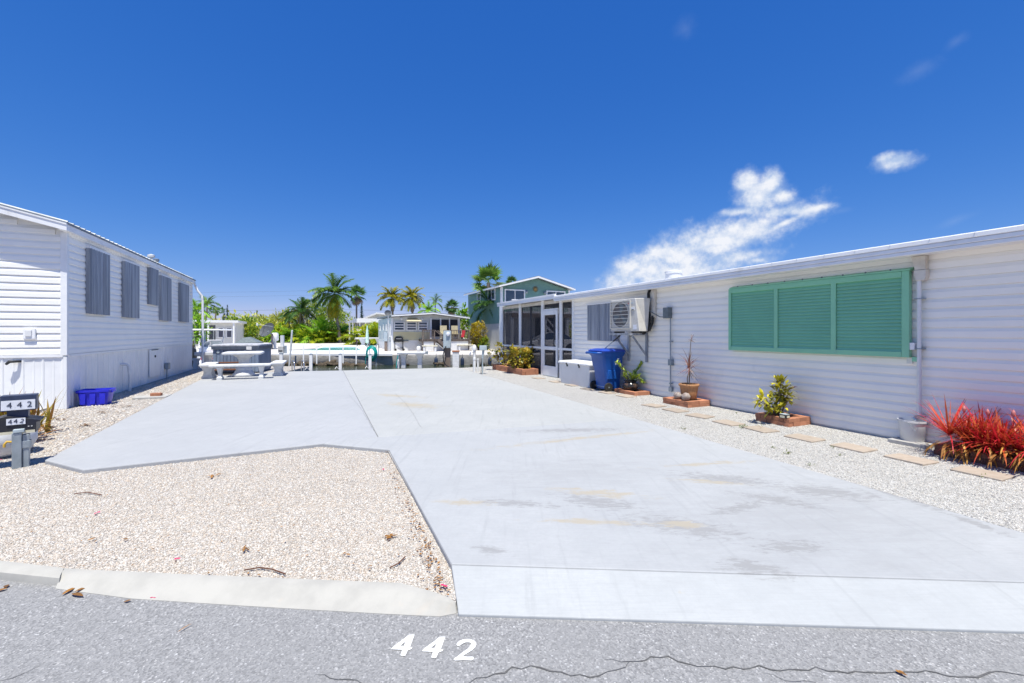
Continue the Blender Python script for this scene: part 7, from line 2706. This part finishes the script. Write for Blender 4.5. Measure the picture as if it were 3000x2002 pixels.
clump('yellow feathery palm shrub at the left end of the far border', A4(130, 0), 66, 3.2, 1.8, 'areca', 18, 'areca', 260)
clump('green feathery palm shrub behind the white outboard', A4(270, 0), 64, 3.4, 1.7, 'areca_green', 20, 'areca', 260)
clump('yellow-green feathery palm shrub left of the grey-trunked tree', A4(480, 0), 63, 3.3, 1.9, 'areca_green', 20, 'areca', 300)
clump('low yellow palm shrub at the foot of the grey-trunked tree', A4(560, 0), 61, 2.3, 1.3, 'areca', 16, 'areca', 160)
clump('broad bright green palm shrub left of the coconut trunk', A4(850, 0), 61, 3.6, 2.3, 'areca_green', 30, 'areca_green', 380)
clump('yellow skirt of palm leaves under the broad green shrub', A4(790, 0), 59.5, 2.2, 1.6, 'areca', 18, 'areca', 220)
clump('yellow palm shrub touching the coconut trunk', A4(955, 0), 60, 2.3, 1.2, 'areca', 16, 'areca', 180)
clump('golden palm bush between the terrace table and the cottage', A4(1420, 0), 52, 2.9, 1.7, 'areca', 22, 'areca', 420)
clump('golden palm bush against the wall of the beige trailer', A4(1560, 0), 51, 3.0, 1.6, 'areca', 22, 'areca', 420)
clump('dark palm shrub left of the coconut trunk base', A4(1110, 0), 66, 3.2, 1.6, 'frond_green', 18, 'bush', 260)
shrub('tall olive bush behind the left palm shrubs', A4(300, 0), 74, 5.2, 3.2, 900, 'mangrove', .42)
shrub('tall olive bush behind the grey-trunked tree', A4(520, 0), 73, 5.4, 3.0, 900, 'mangrove', .42)
shrub('tall green bush below the utility pole', A4(740, 0), 74, 6.6, 2.6, 950, 'bush', .42)
shrub('tall green bush left of the coconut palm trunk', A4(890, 0), 72, 5.6, 2.6, 900, 'bush', .42)
shrub('green bush right of the coconut palm trunk', A4(1080, 0), 70, 5.0, 2.0, 700, 'bush', .4)
shrub('olive bush at the left end behind the dish', A4(60, 0), 72, 4.6, 3.0, 800, 'mangrove', .42)
shrub('low dark bush by the black barrel', A4(1130, 0), 62, 1.7, 1.4, 420, 'bush', .25)
shrub('rusty green bush right of the wooden deck', A5(1570, 0), 35.5, 2.3, .72, 1500, 'croton_rust', .17, blobs=6, ry=.7)
shrub('green lower bush beside the rusty bush', A5(1655, 0), 35.2, 1.0, .42, 420, 'bush', .2)
shrub('yellow-green shrub between the trailer and the green house', A5(1345, 0), 40.0, 3.8, .7, 500, 'areca_green', .28)
shrub('green bush showing behind the left downspout', A3(140, 0), 30.0, 2.6, .9, 500, 'areca_green', .25)
shrub('dark bush behind the boathouse end', A3(930, 0), 50, 3.0, 1.6, 700, 'bush', .35)
shrub('yellow bush left of the satellite dish', A3(1130, 0), 52, 2.6, 1.6, 600, 'areca', .35)
shrub('olive bush above the satellite dish', A3(1330, 0), 66, 3.8, 2.2, 800, 'mangrove', .4)
shrub('brown-green bush behind the dish arm', A3(1000, 0), 58, 3.0, 1.6, 600, 'mangrove', .35)

# small tree with a thin grey trunk
p = G(A4(645, 1075))
t = thing('tree', 'small round-headed tree on a thin pale trunk among the palm shrubs', 'tree', (p.x, p.y - 1.0, 0))
MB().tube([(0, 0, 0), (-.1, 0, 2.5), (-.3, 0, 4.6)], [.13, .11, .08], 8).build('trunk', M['bark'], t, smooth=60)
sm = MB()
for k in range(6):
    a = k * 1.05
    sm.tube([(-.25, 0, 4.2), (-.3 + 1.0 * math.cos(a), math.sin(a), 5.4)], [.06, .02], 5)
sm.build('limb', M['bark'], t)
lb = LB()
blob_leaves(lb, (-.3, 0, 5.6), (1.9, 1.6, 1.3), 900, .36, .45, .35, .7)
lb.build('crown', M['bush'], t)
p = PY(A3(512, 395), 105)
t = thing('tree', 'thin tree with a flat dark crown on the left skyline', 'tree', (p.x, 105, 0))
MB().tube([(0, 0, 0), (0, 0, p.z)], [.2, .12], 7).build('trunk', M['bark'], t)
lb = LB()
blob_leaves(lb, (0, 0, p.z), (2.4, 2.0, .55), 420, .5, .45, .2, .5)
lb.build('crown', M['frond_dark'], t)

# far belt of mangrove behind everything
lb = LB()
for k in range(150):
    Yb = rnd.uniform(112, 150)
    sx = -200 + 2100 * (k + rnd.random()) / 150
    xx = (sx - CX) / F * Yb
    hh2 = rnd.uniform(3.6, 5.0) + (2.4 if sx < 760 else 0)
    blob_leaves(lb, (xx, Yb, hh2 * .45), (2.9, 2.2, hh2 * .55), 90, 1.0, .6, .5, .6)
o = lb.build('mangrove_belt', M['mangrove'], None)
struct(o, 'stuff', 'far low belt of olive green mangrove along the horizon')

# ================================================================== SMALL LITTER
def leaf_on(label, px, z, m, L, w, name='fallen_leaf', n=1, group='fallen leaves on the gravel', cat='leaf'):
    g_ = G(px, z)
    lb = LB()
    for k in range(n):
        a = rnd.uniform(0, 6.28)
        lb.strap((rnd.gauss(0, L * .25) if n > 1 else 0, rnd.gauss(0, L * .25) if n > 1 else 0, .004), (math.cos(a), math.sin(a), rnd.uniform(.02, .18)), L * rnd.uniform(.8, 1.2), w, .45, 4, prof=LEAFP)
    o = lb.build(name, m, None)
    o.location = (g_.x, g_.y, z + .004)
    tag(o, label, cat, group)


P_ = M['petal']
for px, lab, z in ((B1(708, 790), 'crumpled magenta bougainvillea bract on the road by the kerb', ZR), (B1(820, 607), 'magenta bract on the gravel above the middle of the kerb', ZG + .012), (B1(446, 399), 'magenta bract on the left part of the gravel bed', ZG + .012),
                   (B1(1762, 198), 'magenta bract near the inner corner of the driveway', ZG + .012), (B1(2038, 735), 'magenta bract at the rounded kerb nose', ZG + .012), (A2(10, 1385), 'magenta bract at the left picture edge by the number post', ZG + .012)):
    leaf_on(lab, px, z, P_, .02, .015, 'fallen_bract', 4, 'fallen bougainvillea bracts', 'petal')
for px, lab, L, w, n, z in ((B1(340, 760), 'dry curled tan leaf lying against the kerb step', .09, .025, 3, ZR + .003), (B1(600, 803), 'small tan leaf on the road left of the magenta bract', .035, .02, 1, ZR + .003), (B1(52, 740), 'dark dry leaf on the road at the left edge', .045, .025, 2, ZR + .003),
                           (B1(880, 912), 'thin tan twig-like leaf on the open road', .07, .006, 1, ZR + .003), (B1(450, 512), 'yellow-brown leaf on the left gravel', .035, .02, 2, ZG + .014), (B1(562, 521), 'brown leaf on the left gravel near a yellow one', .035, .018, 1, ZG + .014),
                           (B1(1130, 560), 'dark red-brown leaf cluster in the middle of the gravel', .04, .012, 6, ZG + .014), (B1(1795, 508), 'dark crinkled brown leaf right of the gravel middle', .045, .018, 8, ZG + .014), (B1(980, 226), 'dark green-brown leaf scrap near the slab edge', .07, .02, 5, ZG + .014),
                           (B1(1580, 590), 'small brown leaf left of the driveway edge', .03, .015, 2, ZG + .014), (B1(2770, 1140) if False else B2(1790, 1140), 'red-brown leaf scrap on the road crack', .025, .015, 3, ZR + .004)):
    leaf_on(lab, px, z, M['litter'], L, w, n=n)
for (pts, lab) in (([B1(*q) for q in ((1120, 672), (1190, 660), (1250, 668), (1310, 690))], 'curved red-brown twig on the gravel by the kerb'), ([B1(*q) for q in ((340, 318), (400, 310), (465, 322))], 'pale curved twig on the upper left gravel'), ([B1(*q) for q in ((1790, 660), (1830, 640), (1860, 608))], 'short brown twig near the driveway edge')):
    o = MB().tube([G(q, ZG) + Vector((0, 0, .017)) for q in pts], .004, 6).build('twig', M['redwood'], None, smooth=60)
    tag(o, lab, 'twig', 'twigs on the gravel')
lb = LB()
for k in range(190):
    f = rnd.random()
    e_ = G(D(892 + (1040 - 892) * f, 1036 + (1375 - 1036) * f), ZG)
    q = e_ + Vector((-abs(rnd.gauss(0, .05)) - .01, rnd.gauss(0, .03), .016))
    lb.strap(q, rdir(-.1, .5), rnd.uniform(.012, .03), rnd.uniform(.008, .016), .6, 2, prof=LEAFP)
for k in range(160):
    q = G(D(rnd.uniform(-50, 1000), rnd.uniform(1060, 1340)), ZG)
    q.z = ZG + .016
    if inside(np.array([q.x]), np.array([q.y]), bed)[0]:
        lb.strap(q, rdir(-.1, .5), rnd.uniform(.01, .022), rnd.uniform(.006, .012), .6, 2, prof=LEAFP)
for (zx, zy, ww) in ((1290, 830, 110), (580, 965, 110), (900, 1030, 70), (520, 1052, 40), (1070, 895, 40)):
    for k in range(28):
        q = G(A2(zx + rnd.gauss(0, ww * .5), zy + rnd.gauss(0, 5)), ZG)
        q.z = ZG + .02
        lb.strap(q, rdir(-.1, .4), rnd.uniform(.03, .07), rnd.uniform(.012, .022), .6, 2, 1.0, prof=LEAFP)
o = lb.build('leaf_litter', M['litter'], None)
struct(o, 'stuff', 'brown dry leaf crumbs scattered over the gravel')
lb = LB()
for (zx, zy, r_, n) in ((1250, 1325, 60, 40), (1480, 1330, 30, 14), (1160, 1135, 14, 8), (460, 1340, 40, 16)):
    for k in range(n):
        q = G(C6(zx + rnd.gauss(0, r_ * .5), zy + rnd.gauss(0, 10)), ZC)
        q.z = ZC + .004
        lb.strap(q, rdir(.3, 1.2), rnd.uniform(.02, .05), .008, .8, 3)
for (zx, zy, r_, n) in ((190, 1225, 20, 14), (455, 1385, 22, 22), (720, 1350, 16, 8), (370, 1355, 16, 10), (600, 1455, 20, 8), (1320, 1420, 16, 6), (1610, 1520, 22, 22), (1470, 1080, 20, 6), (770, 1395, 14, 6)):
    for k in range(n):
        q = G(A8(zx + rnd.gauss(0, r_ * .6), zy + rnd.gauss(0, 4)), ZC)
        q.z = ZC + .004
        lb.strap(q, rdir(.2, 1.2), rnd.uniform(.02, .045), .008, .9, 3)
o = lb.build('weeds', M['weed'], None)
struct(o, 'stuff', 'tiny green weeds sprouting between the white gravel and the stepping stones')
